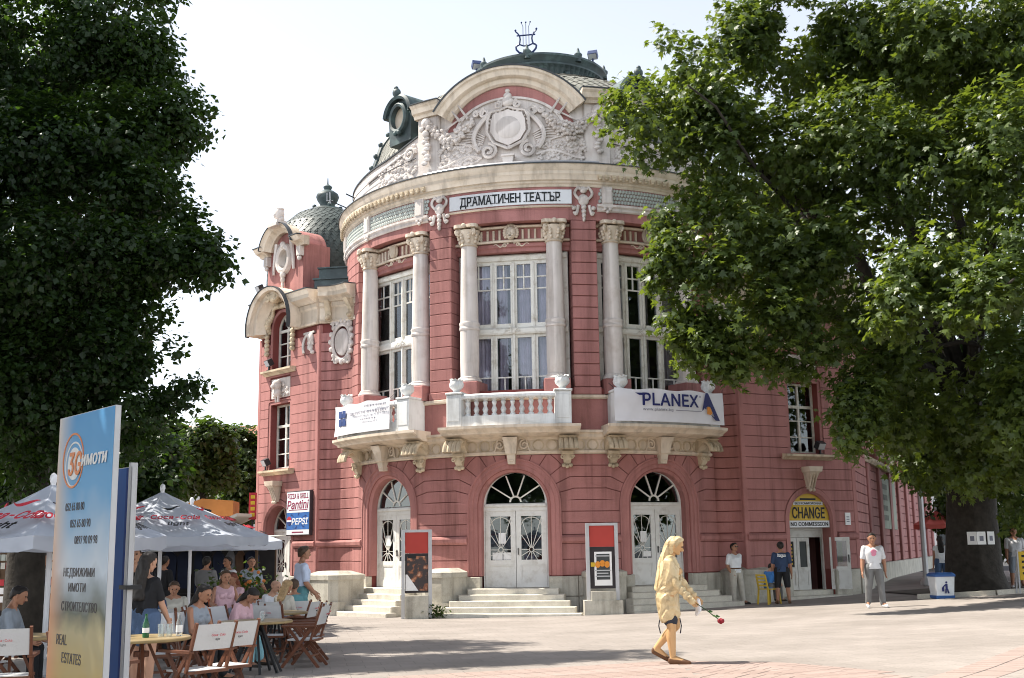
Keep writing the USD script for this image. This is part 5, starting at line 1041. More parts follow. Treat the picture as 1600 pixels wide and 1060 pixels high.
def person(name, label, x, y, face, H=1.74, z=None, lean=0, twist=0, hip=(0, 0), abd=(4, 4), knee=(3, 3), sh=(4, 4), sab=(8, 8), el=(12, 12), inw=(0, 0), head=(0, 0), seat=None,
           skin='skin', hair='hair_dark', hairlen=0, top=('cloth_white', .5), bottom=('cloth_grey', .97), skirt=None, shoes='shoe_dark', build=1.0, group=None, detail=.028, glasses=False, female=False, bare=False, belt=None, extra=None):
    """face: heading in degrees, 0 = towards the camera (-y), 90 = towards +x. First of each pair is the person's left."""
    P = thing('person', label, 'person', (x, y, 0), math.radians(face), group)
    k = H; b = build; J = {}
    Lr = np.radians
    pel = np.array([0, 0, .53 * k]); R = rot((1, 0, 0), math.radians(lean)) @ rot((0, 0, 1), math.radians(twist))    # lean > 0 tips forward (-y)
    T3 = lambda v: pel + R @ (np.array(v, float) * k)
    waist, chest, neck0, neck1 = T3((0, 0, .075)), T3((0, -.005, .185)), T3((0, .012, .285)), T3((0, .0, .335))
    shw = .100 if female else .112; hw = .056
    hp, hy = math.radians(head[0]), math.radians(head[1]); RH = R @ rot((0, 0, 1), hy) @ rot((1, 0, 0), hp)
    hc = neck1 + RH @ (np.array([0, -.012, .052]) * k)
    HD = lambda v: hc + RH @ (np.array(v, float) * k)
    body = []
    rW = (.058 if female else .066) * k * b
    body += [hull((pel + np.array([hw * k, 0, .0]), .062 * k * b), (pel - np.array([hw * k, 0, 0]), .062 * k * b), (waist, rW)),
             hull((waist + R @ np.array([.035 * k, 0, 0]), rW * .92), (waist - R @ np.array([.035 * k, 0, 0]), rW * .92), (chest + R @ np.array([.05 * k, 0, 0]), .064 * k * b), (chest - R @ np.array([.05 * k, 0, 0]), .064 * k * b)),
             hull((chest + R @ np.array([.05 * k, 0, 0]), .064 * k * b), (chest - R @ np.array([.05 * k, 0, 0]), .064 * k * b), (T3((shw * .72, .01, .256)), .031 * k), (T3((-shw * .72, .01, .256)), .031 * k), (neck0, .036 * k)),
             hull((neck0 - np.array([0, 0, .01 * k]), .036 * k), (neck1, .031 * k))]
    if female: body += [sph(T3((s * .042, -.055, .185)), .036 * k) for s in (-1, 1)]
    # head: skull, jaw, nose, ears
    body += [Manifold.batch_hull([sph(HD((0, .012, .012)), .0535 * k), sph(HD((0, -.012, .018)), .048 * k), sph(HD((0, -.028, -.040)), .022 * k), sph(HD((.022, -.008, -.030)), .022 * k), sph(HD((-.022, -.008, -.030)), .022 * k)]),
             hull((HD((0, -.060, .0)), .006 * k), (HD((0, -.068, -.014)), .0075 * k), (HD((0, -.052, -.016)), .011 * k)), hull((HD((0, -.040, -.046)), .014 * k), (HD((0, -.03, -.035)), .016 * k))]
    body += [hull((HD((s * .054, .004, .008)), .009 * k), (HD((s * .053, .0, -.012)), .007 * k)) for s in (-1, 1)]
    legs, arms, hands, feet = [], [], [], []
    for i, s in ((0, 1), (1, -1)):
        h0 = pel + np.array([s * hw * k, 0, -.01 * k]); f, a, kn = Lr(hip[i]), Lr(abd[i]), Lr(knee[i])
        d1 = np.array([s * math.sin(a), -math.sin(f) * math.cos(a), -math.cos(f) * math.cos(a)]); f2 = f - kn
        d2 = np.array([s * math.sin(a) * .5, -math.sin(f2), -math.cos(f2)]); d2 /= np.linalg.norm(d2)
        k0 = h0 + d1 * .245 * k; a0 = k0 + d2 * .235 * k
        ff = min(max(f2 * .6, -.9), .5); fd = np.array([s * .18, -math.cos(ff), -math.sin(-ff) * .9]) if f2 < -.15 else np.array([s * .18, -1, 0]); fd = fd / np.linalg.norm(fd)
        if f2 < -.35: fd = np.array([s * .1, -.89, -.45])
        heel = a0 + np.array([0, .018 * k, -.028 * k]); ballp = heel + fd * .115 * k + np.array([0, 0, -.004 * k]); toe = heel + fd * .15 * k + np.array([0, 0, -.008 * k])
        legs.append((h0, k0, a0)); feet.append((heel, ballp, toe))
        body += [hull((h0, .064 * k * b), (k0, .037 * k)), hull((k0, .036 * k), (k0 + d2 * .08 * k + np.array([0, .008 * k, 0]), .037 * k), (a0, .023 * k)), hull((a0, .023 * k), (heel, .021 * k), (ballp, .020 * k), (toe, .014 * k))]
        s0 = T3((s * shw, .01, .250)); u, ab, e = Lr(sh[i]), Lr(sab[i]), Lr(el[i])
        e1 = R @ np.array([s * math.sin(ab), -math.sin(u) * math.cos(ab), -math.cos(u) * math.cos(ab)]); u2 = u + e; iw = Lr(inw[i])
        e2 = R @ np.array([s * (math.sin(ab) * .6 * math.cos(iw)) - s * math.sin(iw), -math.sin(u2) * math.cos(iw), -math.cos(u2) * math.cos(iw)]); e2 /= np.linalg.norm(e2)
        el0 = s0 + e1 * .172 * k; w0 = el0 + e2 * .145 * k; arms.append((s0, el0, w0, e2))
        rA = (.030 if female else .036) * k
        body += [hull((s0, rA), (el0, rA * .76)), hull((el0, rA * .76), (el0 + e2 * .04 * k, rA * .78), (w0, rA * .52))]
        # hand: palm, four fingers of different length, thumb at the side
        side = np.cross(e2, np.array([1.0 * s, 0, 0])); side = side / (np.linalg.norm(side) + 1e-9)    # across the palm
        nrm = np.cross(e2, side)
        p1 = w0 + e2 * .052 * k
        hands += [hull((w0 + e2 * .008 * k, .013 * k), (p1 + side * .017 * k, .0085 * k), (p1 - side * .017 * k, .0085 * k), n=8)]
        for q, (o, L) in enumerate(((-.018, .036), (-.006, .043), (.006, .040), (.018, .031))):
            kb = p1 + side * o * k; bend_ = -s * .35 * nrm
            m1 = kb + (e2 + bend_ * .5) * L * .55 * k; m2_ = m1 + (e2 + bend_ * 1.6) * L * .5 * k
            hands += [hull((kb - e2 * .006 * k, .0062 * k), (m1, .0056 * k), n=6), hull((m1, .0056 * k), (m2_, .0046 * k), n=6)]
        tb = w0 + e2 * .016 * k - side * .014 * k; t1 = tb + (e2 * .6 - side * .8) * .022 * k; t2_ = t1 + (e2 * .95 - side * .2 - s * .3 * nrm) * .024 * k
        hands += [hull((tb, .008 * k), (t1, .007 * k), n=6), hull((t1, .0068 * k), (t2_, .0052 * k), n=6)]
    zmin = min(min(q[1][2] - .020 * k, q[2][2] - .014 * k, q[0][2] - .021 * k) for q in feet)
    gz = ground_at(x, y) if z is None else z
    dz = (seat - (pel[2] - .062 * k)) + gz if seat is not None else gz - zmin
    UsdGeom.XformCommonAPI  # placement: lift the whole figure so that soles or seat touch
    P.GetAttribute('xformOp:translate').Set(Gf.Vec3d(float(x), float(y), float(dz)))
    bm = tm(uni(body), detail, 6)
    hm = tm(uni(hands), None, 0)
    try:
        A = Manifold(m3.Mesh(bm.vertices.astype(np.float32), bm.faces.astype(np.uint32))); Bm = uni([A, uni(hands)]); bm2 = tm(Bm, None, 0)
        if len(bm2.faces) > 200: bm = bm2
        else: bm = trimesh.util.concatenate([bm, hm])
    except Exception: bm = trimesh.util.concatenate([bm, hm])
    obj('body', bm, skin, P, 60)
    # eyes, brows, mouth
    for s in (-1, 1): obj('eye', ball(HD((s * .021, -.0545, .012)), .0065 * k), 'eye_dark', P)
    obj('mouth', ball(HD((0, -.055, -.030)), (.014 * k, .005 * k, .003 * k)), 'lips', P)
    if glasses: obj('sunglasses', [ball(HD((s * .022, -.056, .012)), (.017 * k, .006 * k, .012 * k)) for s in (-1, 1)] + [tube([HD((s * .03, -.055, .016)), HD((s * .055, 0, .014))], .003, 4) for s in (-1, 1)], 'black_metal', P)
    if hair:
        cap = Manifold.batch_hull([sph(HD((0, .016, .020)), .058 * k, 18), sph(HD((0, -.010, .030)), .051 * k, 18), sph(HD((0, .028, -.015)), .042 * k)])
        nf = RH @ np.array([0, .72, .69]); nf /= np.linalg.norm(nf); cap = cap.trim_by_plane([float(q) for q in nf], float(nf @ HD((0, -.010, .024))))
        if female and not hairlen: hairlen = .07
        parts = [cap]
        if hairlen: parts += [hull((HD((0, .03, .0)), .045 * k), (HD((.025, .045, -.06)), .03 * k), (HD((-.025, .045, -.06)), .03 * k)), hull((HD((.025, .045, -.06)), .03 * k), (HD((-.025, .045, -.06)), .03 * k), (T3((.03, .062, .33 - hairlen)), .022 * k), (T3((-.03, .062, .33 - hairlen)), .022 * k))]
            
        obj('hair', tm(uni(parts), .018, 3, .012, 34), hair, P, 60)
    # clothes
    c = .010
    if top:
        mat_, slv = top[0], top[1]; q = []
        lo = pel + np.array([0, 0, -.02 * k]) if skirt is None else pel
        q += [hull((lo + np.array([hw * k * .95, 0, 0]), .066 * k * b + c), (lo - np.array([hw * k * .95, 0, 0]), .066 * k * b + c), (waist, rW + c + .006)),
              hull((waist + R @ np.array([.035 * k, 0, 0]), rW + c), (waist - R @ np.array([.035 * k, 0, 0]), rW + c), (chest + R @ np.array([.05 * k, 0, 0]), .066 * k * b + c), (chest - R @ np.array([.05 * k, 0, 0]), .066 * k * b + c)),
              hull((chest + R @ np.array([.05 * k, 0, 0]), .066 * k * b + c), (chest - R @ np.array([.05 * k, 0, 0]), .066 * k * b + c), (T3((shw * .75, .01, .250)), .031 * k + c), (T3((-shw * .75, .01, .250)), .031 * k + c), (T3((0, .012, .268)), .040 * k))]
        if female: q += [sph(T3((s * .042, -.055, .185)), .036 * k + c) for s in (-1, 1)]
        for s0, el0, w0, e2 in arms:
            rA = (.030 if female else .036) * k
            if slv <= 0: continue
            t = min(slv / .5, 1.0); q.append(hull((s0, rA + .008), (s0 + (el0 - s0) * t, rA * .88 + c + .004)))
            if slv > .5: q.append(hull((el0, rA * .85 + c), (el0 + (w0 - el0) * min((slv - .5) / .5, 1), rA * .7 + c)))
        um = uni(q); hn = R @ np.array([0, 0, 1.0])
        if seat is None: um = um.trim_by_plane([float(t_) for t_ in hn], float(hn @ (pel + np.array([0, 0, -.028 * k]))))
        obj('shirt', tm(um, detail, 4, .007, 16, int(abs(x) * 10)), mat_, P, 60)
    if bottom:
        mat_, ln = bottom; q = [hull((pel + np.array([hw * k, 0, 0]), .064 * k * b + c), (pel - np.array([hw * k, 0, 0]), .064 * k * b + c), (waist + R @ np.array([.02 * k, 0, -.035 * k]), rW + c * .6), (waist - R @ np.array([.02 * k, 0, .035 * k]), rW + c * .6))]
        for h0, k0, a0 in legs:
            t = min(ln / .5, 1); q.append(hull((h0, .066 * k * b + c), (h0 + (k0 - h0) * t, .044 * k + c * 1.3)))
            if ln > .5: q.append(hull((k0, .043 * k + c), (k0 + (a0 - k0) * min((ln - .5) / .5, 1), .034 * k + c)))
        obj('trousers' if ln > .6 else 'shorts', tm(uni(q), detail, 4, .008, 14, int(abs(x) * 13)), mat_, P, 60)
    if skirt:
        mat_, ln = skirt; d = (legs[0][1] + legs[1][1]) / 2 - (legs[0][0] + legs[1][0]) / 2; q = [hull((waist, rW + c), (pel + np.array([hw * k, 0, 0]), .068 * k * b + c), (pel - np.array([hw * k, 0, 0]), .068 * k * b + c)), hull((pel + np.array([hw * k, 0, 0]), .068 * k * b + c), (pel - np.array([hw * k, 0, 0]), .068 * k * b + c), (legs[0][0] + (legs[0][1] - legs[0][0]) * ln, .06 * k), (legs[1][0] + (legs[1][1] - legs[1][0]) * ln, .06 * k))]
        obj('skirt', tm(uni(q), detail, 4, .008, 14), mat_, P, 60)
    if belt:
        m = trimesh.creation.annulus(rW + .012, rW + .030, .035, sections=24); m.vertices[:, 0] *= 1.35; m.apply_translation(waist + R @ np.array([0, 0, -.03 * k])); obj('belt', m, belt, P)
    if shoes:
        for heel, ballp, toe in feet: obj('shoe', tm(hull((heel, .0235 * k), (ballp, .0225 * k), (toe, .016 * k), (heel + np.array([0, 0, .012 * k]), .022 * k)), .03, 2), shoes, P, 50)
    P_info = dict(P=P, k=k, pel=pel, R=R, T3=T3, HD=HD, legs=legs, arms=arms, feet=feet, waist=waist, chest=chest, dz=dz, neck0=neck0, RH=RH)
    return P_info
pm('garment_band', (.03, .032, .042), .9, .2, 8.0)
# ---- golden living-statue performer
gx_, gy_ = 2.12, 16.3
I = person('person', 'performer in golden robe and head wrap walking across the sunny plaza, holding a rose', gx_, gy_, 76, H=1.72, lean=6, twist=0, hip=(8, 3), knee=(51, 2), abd=(0, 0), sh=(30, 24), sab=(4, 6), el=(18, 24), head=(14, 0),
           skin='skin_gold', hair=None, top=None, bottom=None, shoes='leather', female=True, detail=.018)
P = I['P']; k = I['k']; HD, T3, pel, legs, arms = I['HD'], I['T3'], I['pel'], I['legs'], I['arms']
wrap = uni([hull((HD((0, .014, .018)), .0615 * k), (HD((0, -.010, .032)), .055 * k), (HD((0, .040, .0)), .046 * k), n=20), hull((HD((0, .03, .0)), .048 * k), (HD((0, .03, -.06)), .036 * k), (T3((0, .02, .30)), .045 * k), n=18)])
nf = I['RH'] @ np.array([0, .93, .37]); wrap2 = wrap.trim_by_plane([float(q) for q in nf], float(nf @ HD((0, -.030, .02))))
def drape(m, amp, fx, fz, seed):
    v = m.vertices; n = np.array(m.vertex_normals); w = meshkit.fbm(v * 3.5, 2, seed)
    ph = v[:, 0] * fx + v[:, 1] * fx * 1.15 + v[:, 2] * fz + 7 * w
    rid = 1 - np.abs(np.sin(ph)) ** .7; m.vertices = v + n * (amp * (rid - .5) + amp * .6 * (meshkit.fbm(v * 16, 3, seed + 1) - .5))[:, None]; return m
obj('head_wrap', drape(tm(wrap2, .010, 5), .010, 30, 22, 5), 'cloth_gold', P, 60)
obj('veil', drape(tm(uni([hull((HD((0, .045, -.01)), .042 * k), (T3((.02, .062, .28)), .034 * k), (T3((-.02, .068, .22)), .036 * k), n=18), hull((T3((.0, .065, .25)), .038 * k), (T3((.01, .092, .08)), .028 * k), (T3((-.03, .098, .03)), .022 * k), n=18)]), .010, 5), .014, 34, 6, 6), 'cloth_gold', P, 60)
cpt = I['chest']
pv = lambda a, b_, c_: pel + np.array([a, b_, c_]) * k
robe = [hull((cpt + (.055 * k, 0, 0), .070 * k), (cpt - (.055 * k, 0, 0), .070 * k), (T3((.080, .01, .262)), .040 * k), (T3((-.080, .01, .262)), .040 * k), (I['neck0'], .042 * k), n=18),
        hull((cpt + (.045 * k, .005, 0), .074 * k), (cpt + (-.045 * k, .005, 0), .074 * k), (pv(.045, .012, .05), .072 * k), (pv(-.045, .012, .05), .072 * k), n=18),
        hull((pv(.045, .012, .05), .074 * k), (pv(-.045, .012, .05), .074 * k), (pv(.05, .008, -.05), .082 * k), (pv(-.05, .008, -.05), .082 * k), n=18),
        hull((pv(.05, .02, -.03), .082 * k), (pv(-.05, .02, -.03), .082 * k), (pv(.048, .012, -.17), .072 * k), (pv(-.048, .012, -.17), .072 * k), (pv(0, -.03, -.15), .06 * k), n=18)]
for s0, e0, w0, e2 in arms: robe += [hull((s0, .042 * k), (e0, .036 * k), n=14), hull((e0, .036 * k), (w0, .028 * k), (w0 + np.array([0, 0, -.02 * k]), .022 * k), n=14)]
for (s0, e0, w0, e2), sg in zip(arms, (1, -1)):      # shawl falling from the shoulder over the upper arm and hip
    robe += [hull((s0, .044 * k), (s0 + (e0 - s0) * .85, .036 * k), (pv(sg * .06, .03, .06), .05 * k), (T3((sg * .05, .03, .22)), .05 * k), n=16), hull((s0 + (e0 - s0) * .8, .03 * k), (e0 + (w0 - e0) * .35, .022 * k), (pv(sg * .06, .01, .0), .04 * k), n=14)]
ru = uni(robe).trim_by_plane([0.0, .25, .968], float(.968 * (pel[2] - .205 * k) + .25 * pel[1]))
obj('robe', drape(tm(ru, .0115, 5), .016, 19, 14, 4), 'cloth_gold', P, 60)
obj('sash', [drape(tm(uni([hull((pa, .026), (pb, .026), n=10) for pa, pb in zip(L[:-1], L[1:])]), .012, 3), .008, 40, 40, 8) for L in ([T3((.09, -.02, .27)), T3((.055, -.075, .18)), T3((-.03, -.08, .08)), T3((-.08, -.03, .02)), T3((-.055, .06, .0))], [T3((-.09, .0, .26)), T3((-.105, .03, .14)), T3((-.09, .07, .04)), T3((-.05, .09, -.02))])], 'cloth_gold', P, 50)
obj('shorts', tm(hull((pv(.045, .012, -.12), .066 * k), (pv(-.045, .012, -.12), .066 * k), (pv(.045, .006, -.20), .058 * k), (pv(-.045, -.008, -.20), .058 * k), n=16), .02, 4, .006), 'garment_band', P, 60)
for dx, dyy in ((.06, -.07), (.03, .085)): obj('ribbon', tube([pel + np.array([dx * k, dyy * k, -.19 * k]), pel + np.array([dx * k, dyy * 1.15 * k, -.25 * k]), pel + np.array([dx * k, dyy * k, -.31 * k])], .008, 4), 'garment_band', P)
hl = arms[0][2] + arms[0][3] * .05 * k; hr = arms[1][2] + arms[1][3] * .05 * k
obj('glove', tm(hull((arms[1][2], .028 * k), (arms[1][2] + arms[1][3] * .04 * k, .03 * k), n=12), .015, 3, .003), 'cloth_gold', P, 60)
obj('white_cloth', tm(uni([hull((hl, .03), (hl + np.array([0, -.01, -.14]), .035), (hl + np.array([.02, .03, -.2]), .02))]), .015, 3, .012, 30), 'cloth_white', P, 60)
# rose in the performer's hand
ca, sa = math.cos(math.radians(76)), math.sin(math.radians(76))
hw_ = np.array([gx_ + ca * hr[0] - sa * hr[1], gy_ + sa * hr[0] + ca * hr[1], hr[2] + I['dz']])
pm('stem_green', (.02, .05, .015), .6, .2); pm('rose_red', (.22, .01, .02), .6, .3, 30.); pm('leaf_green', (.04, .09, .02), .6, .2)
RS = thing('rose', 'single dark red rose with leaves held by the golden performer', 'rose', tuple(hw_))
tip = np.array([.34, -.05, -.24])
obj('stem', tube([np.array([-.06, .01, .05]), tip * .5 + (0, 0, .015), tip], .006, 5), 'stem_green', RS)
obj('flower', [ball(tip + (.015, 0, -.012), (.035, .032, .04), True)] + [ball(tip + np.array([.03 * math.cos(a) + .015, .03 * math.sin(a), -.01]), (.02, .02, .03)) for a in np.arange(5) * 1.256], 'rose_red', RS, 60)
for t, sgn in ((.55, 1), (.68, -1), (.82, 1)):
    p = tip * t; obj('leaf', trimesh.Trimesh([p, p + (.03, .02 * sgn, .03 * sgn), p + (.08, .03 * sgn, .02 * sgn - .02), p + (.05, .0, -.01)], [(0, 1, 2), (0, 2, 3)], process=False), 'leaf_green', RS)
# ---- the others
I = person('person', 'young man in grey T-shirt with pink print and grey trousers walking towards us', 8.99, 29.5, -4, H=1.82, hip=(8, -4), knee=(4, 12), abd=(4, 5), sh=(-4, 4), sab=(12, 12), el=(14, 12), inw=(6, 0), top=('cloth_greytee', .36), bottom=('cloth_grey', .99), shoes='shoe_white', skin='skin_tan', hair='hair_dark', head=(10, -8), build=1.02)
obj('shirt_print', ball(I['T3']((0.0, -.0705, .185)), (.085, .016, .10), True), 'print_pink', I['P'])
I = person('person', 'man in white shirt, sunglasses and pale trousers leaning against the stone block', 6.74, 36.0, 30, H=1.84, z=.17, lean=-3, hip=(10, 4), knee=(4, 3), sh=(-14, -6), sab=(8, 10), el=(16, 26), inw=(20, 24), top=('cloth_white', .34), bottom=('cloth_beige', .99), skin='skin_tan', glasses=True, belt='leather', head=(0, 10))
I = person('person', 'man seen from behind in navy T-shirt with white print and black shorts', 7.88, 34.8, 172, H=1.80, hip=(2, -2), abd=(5, 6), sh=(8, 4), sab=(10, 10), el=(20, 12), inw=(14, 0), top=('cloth_navy', .36), bottom=('cloth_black', .52), shoes='leather', skin='skin_tan')
q = I['T3']; m = meshkit.text_mesh('Stagua', .09, .004, True); b_ = m.bounds.mean(0); vv = (m.vertices - [b_[0], b_[1], 0]) * [.62, 1, 1]
obj('shirt_print', trimesh.Trimesh(np.array([q((0, .0, .232)) + np.array([-a, .064 * 1.8 + .018 + c, bb]) for a, bb, c in vv]), m.faces, process=False), 'cloth_white', I['P'])
pm('chair_yellow', (.55, .38, .04), .4, .08, 4.)
sx, sy = place(1193, 35.0), 35.0; gz = ground_at(sx, sy)
YC = thing('plastic_chair', 'yellow plastic chair beside the man in the navy T-shirt', 'chair', (sx, sy, gz), math.radians(120))
for a, b2 in ((-.2, -.2), (.2, -.2), (-.2, .22), (.2, .22)): obj('leg', bar((a * 1.15, b2 * 1.15, 0), (a, b2, .44), .04), 'chair_yellow', YC)
obj('seat', cbox(-.23, .23, -.24, .24, .43, .46, .01), 'chair_yellow', YC); obj('backrest', [bar((-.2, .22, .46), (-.19, .30, .84), .04), bar((.2, .22, .46), (.19, .30, .84), .04)] + [bar((-.2, .25 + .02 * i, .55 + .1 * i), (.2, .25 + .02 * i, .55 + .1 * i), .03, .05) for i in range(4)], 'chair_yellow', YC)
person('person', 'seated person in a blue and white jacket on the yellow chair', sx, sy, 120, H=1.42, z=gz, seat=.46, hip=(82, 82), knee=(80, 80), sh=(24, 24), el=(50, 50), inw=(10, 10), lean=10, top=('cloth_blue', .9), bottom=('cloth_grey', .97), head=(14, 0))
I = person('person', 'man in a light blue shirt striding past the cafe towards the theatre', place(466, 22), 22, 118, H=1.78, lean=3, hip=(18, -12), knee=(8, 22), sh=(10, 6), sab=(8, 8), el=(50, 40), inw=(10, 10), top=('cloth_lightblue', .38), bottom=('cloth_teal', .99), skin='skin_tan', hair='hair_brown')
# cafe guests
I = person('person', 'young woman in black T-shirt and denim skirt standing with her back to us', place(224, 13.6), 13.6, 160, H=1.60, female=True, hip=(4, -2), sh=(22, 18), sab=(4, 6), el=(26, 24), inw=(16, 10), top=('cloth_black', .34), bottom=None, skirt=('cloth_denim', .55), hair='hair_dark', hairlen=.19, skin='skin', head=(12, -10), twist=0)
def guest(label, xp, d, face, **k):
    a = dict(H=1.56, seat=.415, hip=(84, 80), knee=(82, 78), sh=(30, 24), el=(56, 60), inw=(14, 12), lean=12, head=(8, 0), skin='skin_tan'); a.update(k)
    return person('person', label, place(xp, d), d, face, **a)
guest('tanned guest in a dark strap top seated facing right behind the pair of chairs', 300, 15.2, 70, skin='skin_tan', top=('cloth_slate', 0), bottom=('cloth_black', .97), hair='hair_dark', female=True)
guest('dark-haired guest in pink top bent over the round table', 362, 17.6, 70, lean=28, top=('cloth_pink', .36), bottom=('cloth_aqua', .97), hair='hair_dark', female=True, head=(22, 0))
guest('guest in a pale pink sleeveless top and pale trousers perched sideways near the flower box', 347, 20.5, 30, top=('cloth_pink', 0.0), bottom=('cloth_slate', .97), hair='hair_brown', female=True, seat=.58, lean=4, sab=(14, 20))
guest('red-haired guest with a bare shoulder beside the orange flower box', 368, 21.8, -30, top=('cloth_pink', 0.1), bottom=('cloth_denim', .97), hair='hair_red', female=True, seat=.55, hairlen=.1)
guest('blonde guest with her back to the plaza at the outer tables', 436, 20.4, 150, top=('cloth_beige', .4), bottom=('cloth_denim', .97), hair='hair_blonde', female=True, hairlen=.1)
guest('bald guest leaning back at the outer table', 417, 21.5, 60, top=('cloth_greytee', .4), bottom=('cloth_grey', .97), hair=None, skin='skin')
guest('brown-haired guest in teal seated in front of the striding man', 456, 20.8, 200, top=('cloth_teal', .4), bottom=('cloth_black', .97), hair='hair_brown', lean=4)
guest('guest in a pale shirt seated in the shade at the far left edge', 8, 14.5, 100, top=('cloth_slate', .4), bottom=('cloth_black', .97), hair='hair_dark')
guest('guest in an olive top seated deep in the shade between the parasol poles', 268, 20.0, 20, top=('cloth_beige', .4), bottom=('cloth_black', .97), hair='hair_brown')
person('person', 'man in black waistcoat over a white shirt standing behind the woman in black', place(204, 16.2), 16.2, 20, H=1.72, top=('cloth_black', .5), bottom=('cloth_black', .97), hair='hair_dark')
person('person', 'dark figure browsing the stall racks behind the left parasol', place(62, 22), 22, 90, H=1.70, top=('cloth_navy', .5), bottom=('cloth_black', .97), hair='hair_dark')
# right edge
person('person', 'woman in white top and dark jeans with her back to us behind the litter bin', place(1464, 36.0), 36.0, 170, H=1.68, female=True, top=('cloth_white', .1), bottom=('cloth_denim', .97), hair='hair_dark', hairlen=.16, skin='skin_tan')
person('person', 'man in pale shirt and blue shorts standing right of the plane tree trunk', place(1580, 35.0), 35.0, -10, H=1.76, top=('cloth_greytee', .36), bottom=('cloth_slate', .55), skin='skin_tan', shoes='shoe_white')
person('person', 'man standing indoors behind the glass of the right arched door', *L2W(6.0 * math.sin(DE + .05), -6.0 * math.cos(DE + .05)), -20, H=1.70, z=.79, top=('cloth_beige', .5), bottom=('cloth_grey', .97), hair='hair_grey')

for xp, d, f, lb, tp in ((160, 24.5, 60, 'customer in navy looking at the clothes stall behind the left parasols', 'cloth_navy'), (252, 25.5, 150, 'customer in black at the left end of the PILS stall', 'cloth_black'), (318, 26.5, 170, 'customer in grey turned to the PILS stall rail', 'cloth_grey'), (352, 27.0, -40, 'customer in white near the middle of the PILS stall', 'cloth_greytee'), (388, 27.5, 30, 'customer in slate shirt at the right end of the PILS stall', 'cloth_slate')):
    person('person', lb, place(xp, d), d, f, H=1.68, top=(tp, .45), bottom=('cloth_black', .97), hair='hair_dark', skin='skin_tan', sh=(20, 8), el=(40, 20), detail=.035)
guest('guest in navy seated in the shade left of the parasol pole', 232, 18.6, 40, top=('cloth_navy', .4), bottom=('cloth_black', .97))
guest('guest in black seated behind the red-haired one', 392, 23.4, -60, top=('cloth_black', .4), bottom=('cloth_black', .97))
# ================================================================ signs on the theatre
pm('board_white', (.70, .71, .73), .5, .04, 3.0); pm('sign_yellow', (.55, .36, .03), .5, .05, 3.0); pm('sign_black', (.012, .012, .013), .5, .1); pm('navy_print', (.02, .025, .12), .6, .1); pm('pepsi_blue', (.03, .12, .36), .5, .35, 6.0)
pm('pepsi_dark', (.015, .04, .16), .5, .2, 6.0); pm('sign_red', (.42, .03, .04), .5, .1); pm('maroon_print', (.22, .02, .06), .6, .1); pm('banner_cloth', (.72, .71, .74), .9, .04, 3.0, .2, 14); pm('orange_print', (.65, .24, .03), .6, .1); pm('grey_print', (.18, .18, .22), .7, .3, 6.0); pm('edge_dark', (.05, .035, .04), .6, .2)
def flat_sign(name, label, cat_='sign'):
    return thing(name, label, cat_, (CX, CY, 0), P0)
S = flat_sign('name_sign', 'long white name board lettered ДРАМАТИЧЕН ТЕАТЪР above the middle window')
C0 = Cyl(R0)
obj('board', bend(cbox(-sA(15.6), sA(15.6), .132, .165, 12.47, 12.93, .008), C0), 'board_white', S)
def serif(text, h, width, sc, zc, d):
    m = ftext(text, h, 0, 0, 0, .008, True, None)
    k = width / (m.bounds[1][0] - m.bounds[0][0]); v = m.vertices; v[:, 0] *= k
    return trimesh.Trimesh(v + [sc, d, zc], m.faces, process=False)
x = -1.22
tot = {}
line = 'ДРАМАТИЧЕН ТЕАТЪР'
ws = [meshkit.text_mesh(ch, .29, .008, True) if ch != ' ' else None for ch in line]
adv = [(.11 if w is None else w.bounds[1][0] - w.bounds[0][0] + .035) for w in ws]; k = 3.16 / sum(adv); s_ = -1.58 + .02
for w, a in zip(ws, adv):
    if w is not None:
        b0, b1 = w.bounds; v = w.vertices.copy(); W_ = (b1[0] - b0[0]); cx_ = s_ + W_ * k / 2
        parts = [trimesh.Trimesh(np.c_[s_ + (v[:, 0] - b0[0]) * k, .166 + v[:, 2], 12.70 + v[:, 1] - .145], w.faces, process=False)]
        for zz in (12.562, 12.833): parts.append(fbox(s_ - .010, s_ + .045, .166, .173, zz - .009, zz + .012)); parts.append(fbox(s_ + W_ * k - .045, s_ + W_ * k + .010, .166, .173, zz - .009, zz + .012))
        obj('letter', bend(cat(*parts), C0), 'letter_black', S)
    s_ += a * k
# banners on the side balconies
def banner(name, label, b, s0, s1, z0, z1, seed):
    Bn = flat_sign(name, label, 'banner'); C = Cyl(R0, b); n, m = 36, 8
    ss, zz = np.meshgrid(np.linspace(s0, s1, n), np.linspace(z0, z1, m), indexing='ij'); t = (zz - z0) / (z1 - z0)
    sag = .05 * np.sin((ss - s0) / (s1 - s0) * PI * 3) ** 2 * t
    dd = 1.0 + .075 * (meshkit.fbm(np.c_[ss.ravel() * 3.0, zz.ravel() * 2.2, np.full(ss.size, seed)], 3, seed).reshape(ss.shape) - .5) + .03 * (1 - t)
    v = np.c_[ss.ravel(), dd.ravel(), (zz - sag).ravel()]; i, j = np.meshgrid(np.arange(n - 1), np.arange(m - 1), indexing='ij'); a = (i * m + j).ravel()
    f = np.vstack([np.c_[a, a + m, a + m + 1], np.c_[a, a + m + 1, a + 1]]); v2 = v + [0, -.006, 0]
    mm = trimesh.Trimesh(np.vstack([v, v2]), np.vstack([f, f[:, ::-1] + len(v)]), process=False)
    obj('cloth', trimesh.Trimesh(C(mm.vertices), mm.faces, process=False), 'banner_cloth', Bn, 50)
    obj('cord', [bend(tube([(s_, .99, z1 - .02), (s_ - .12 * sg, .9, z1 + .14)], .008, 4), C) for s_, sg in ((s0, 1), (s1, -1))], 'black_metal', Bn)
    return Bn, C
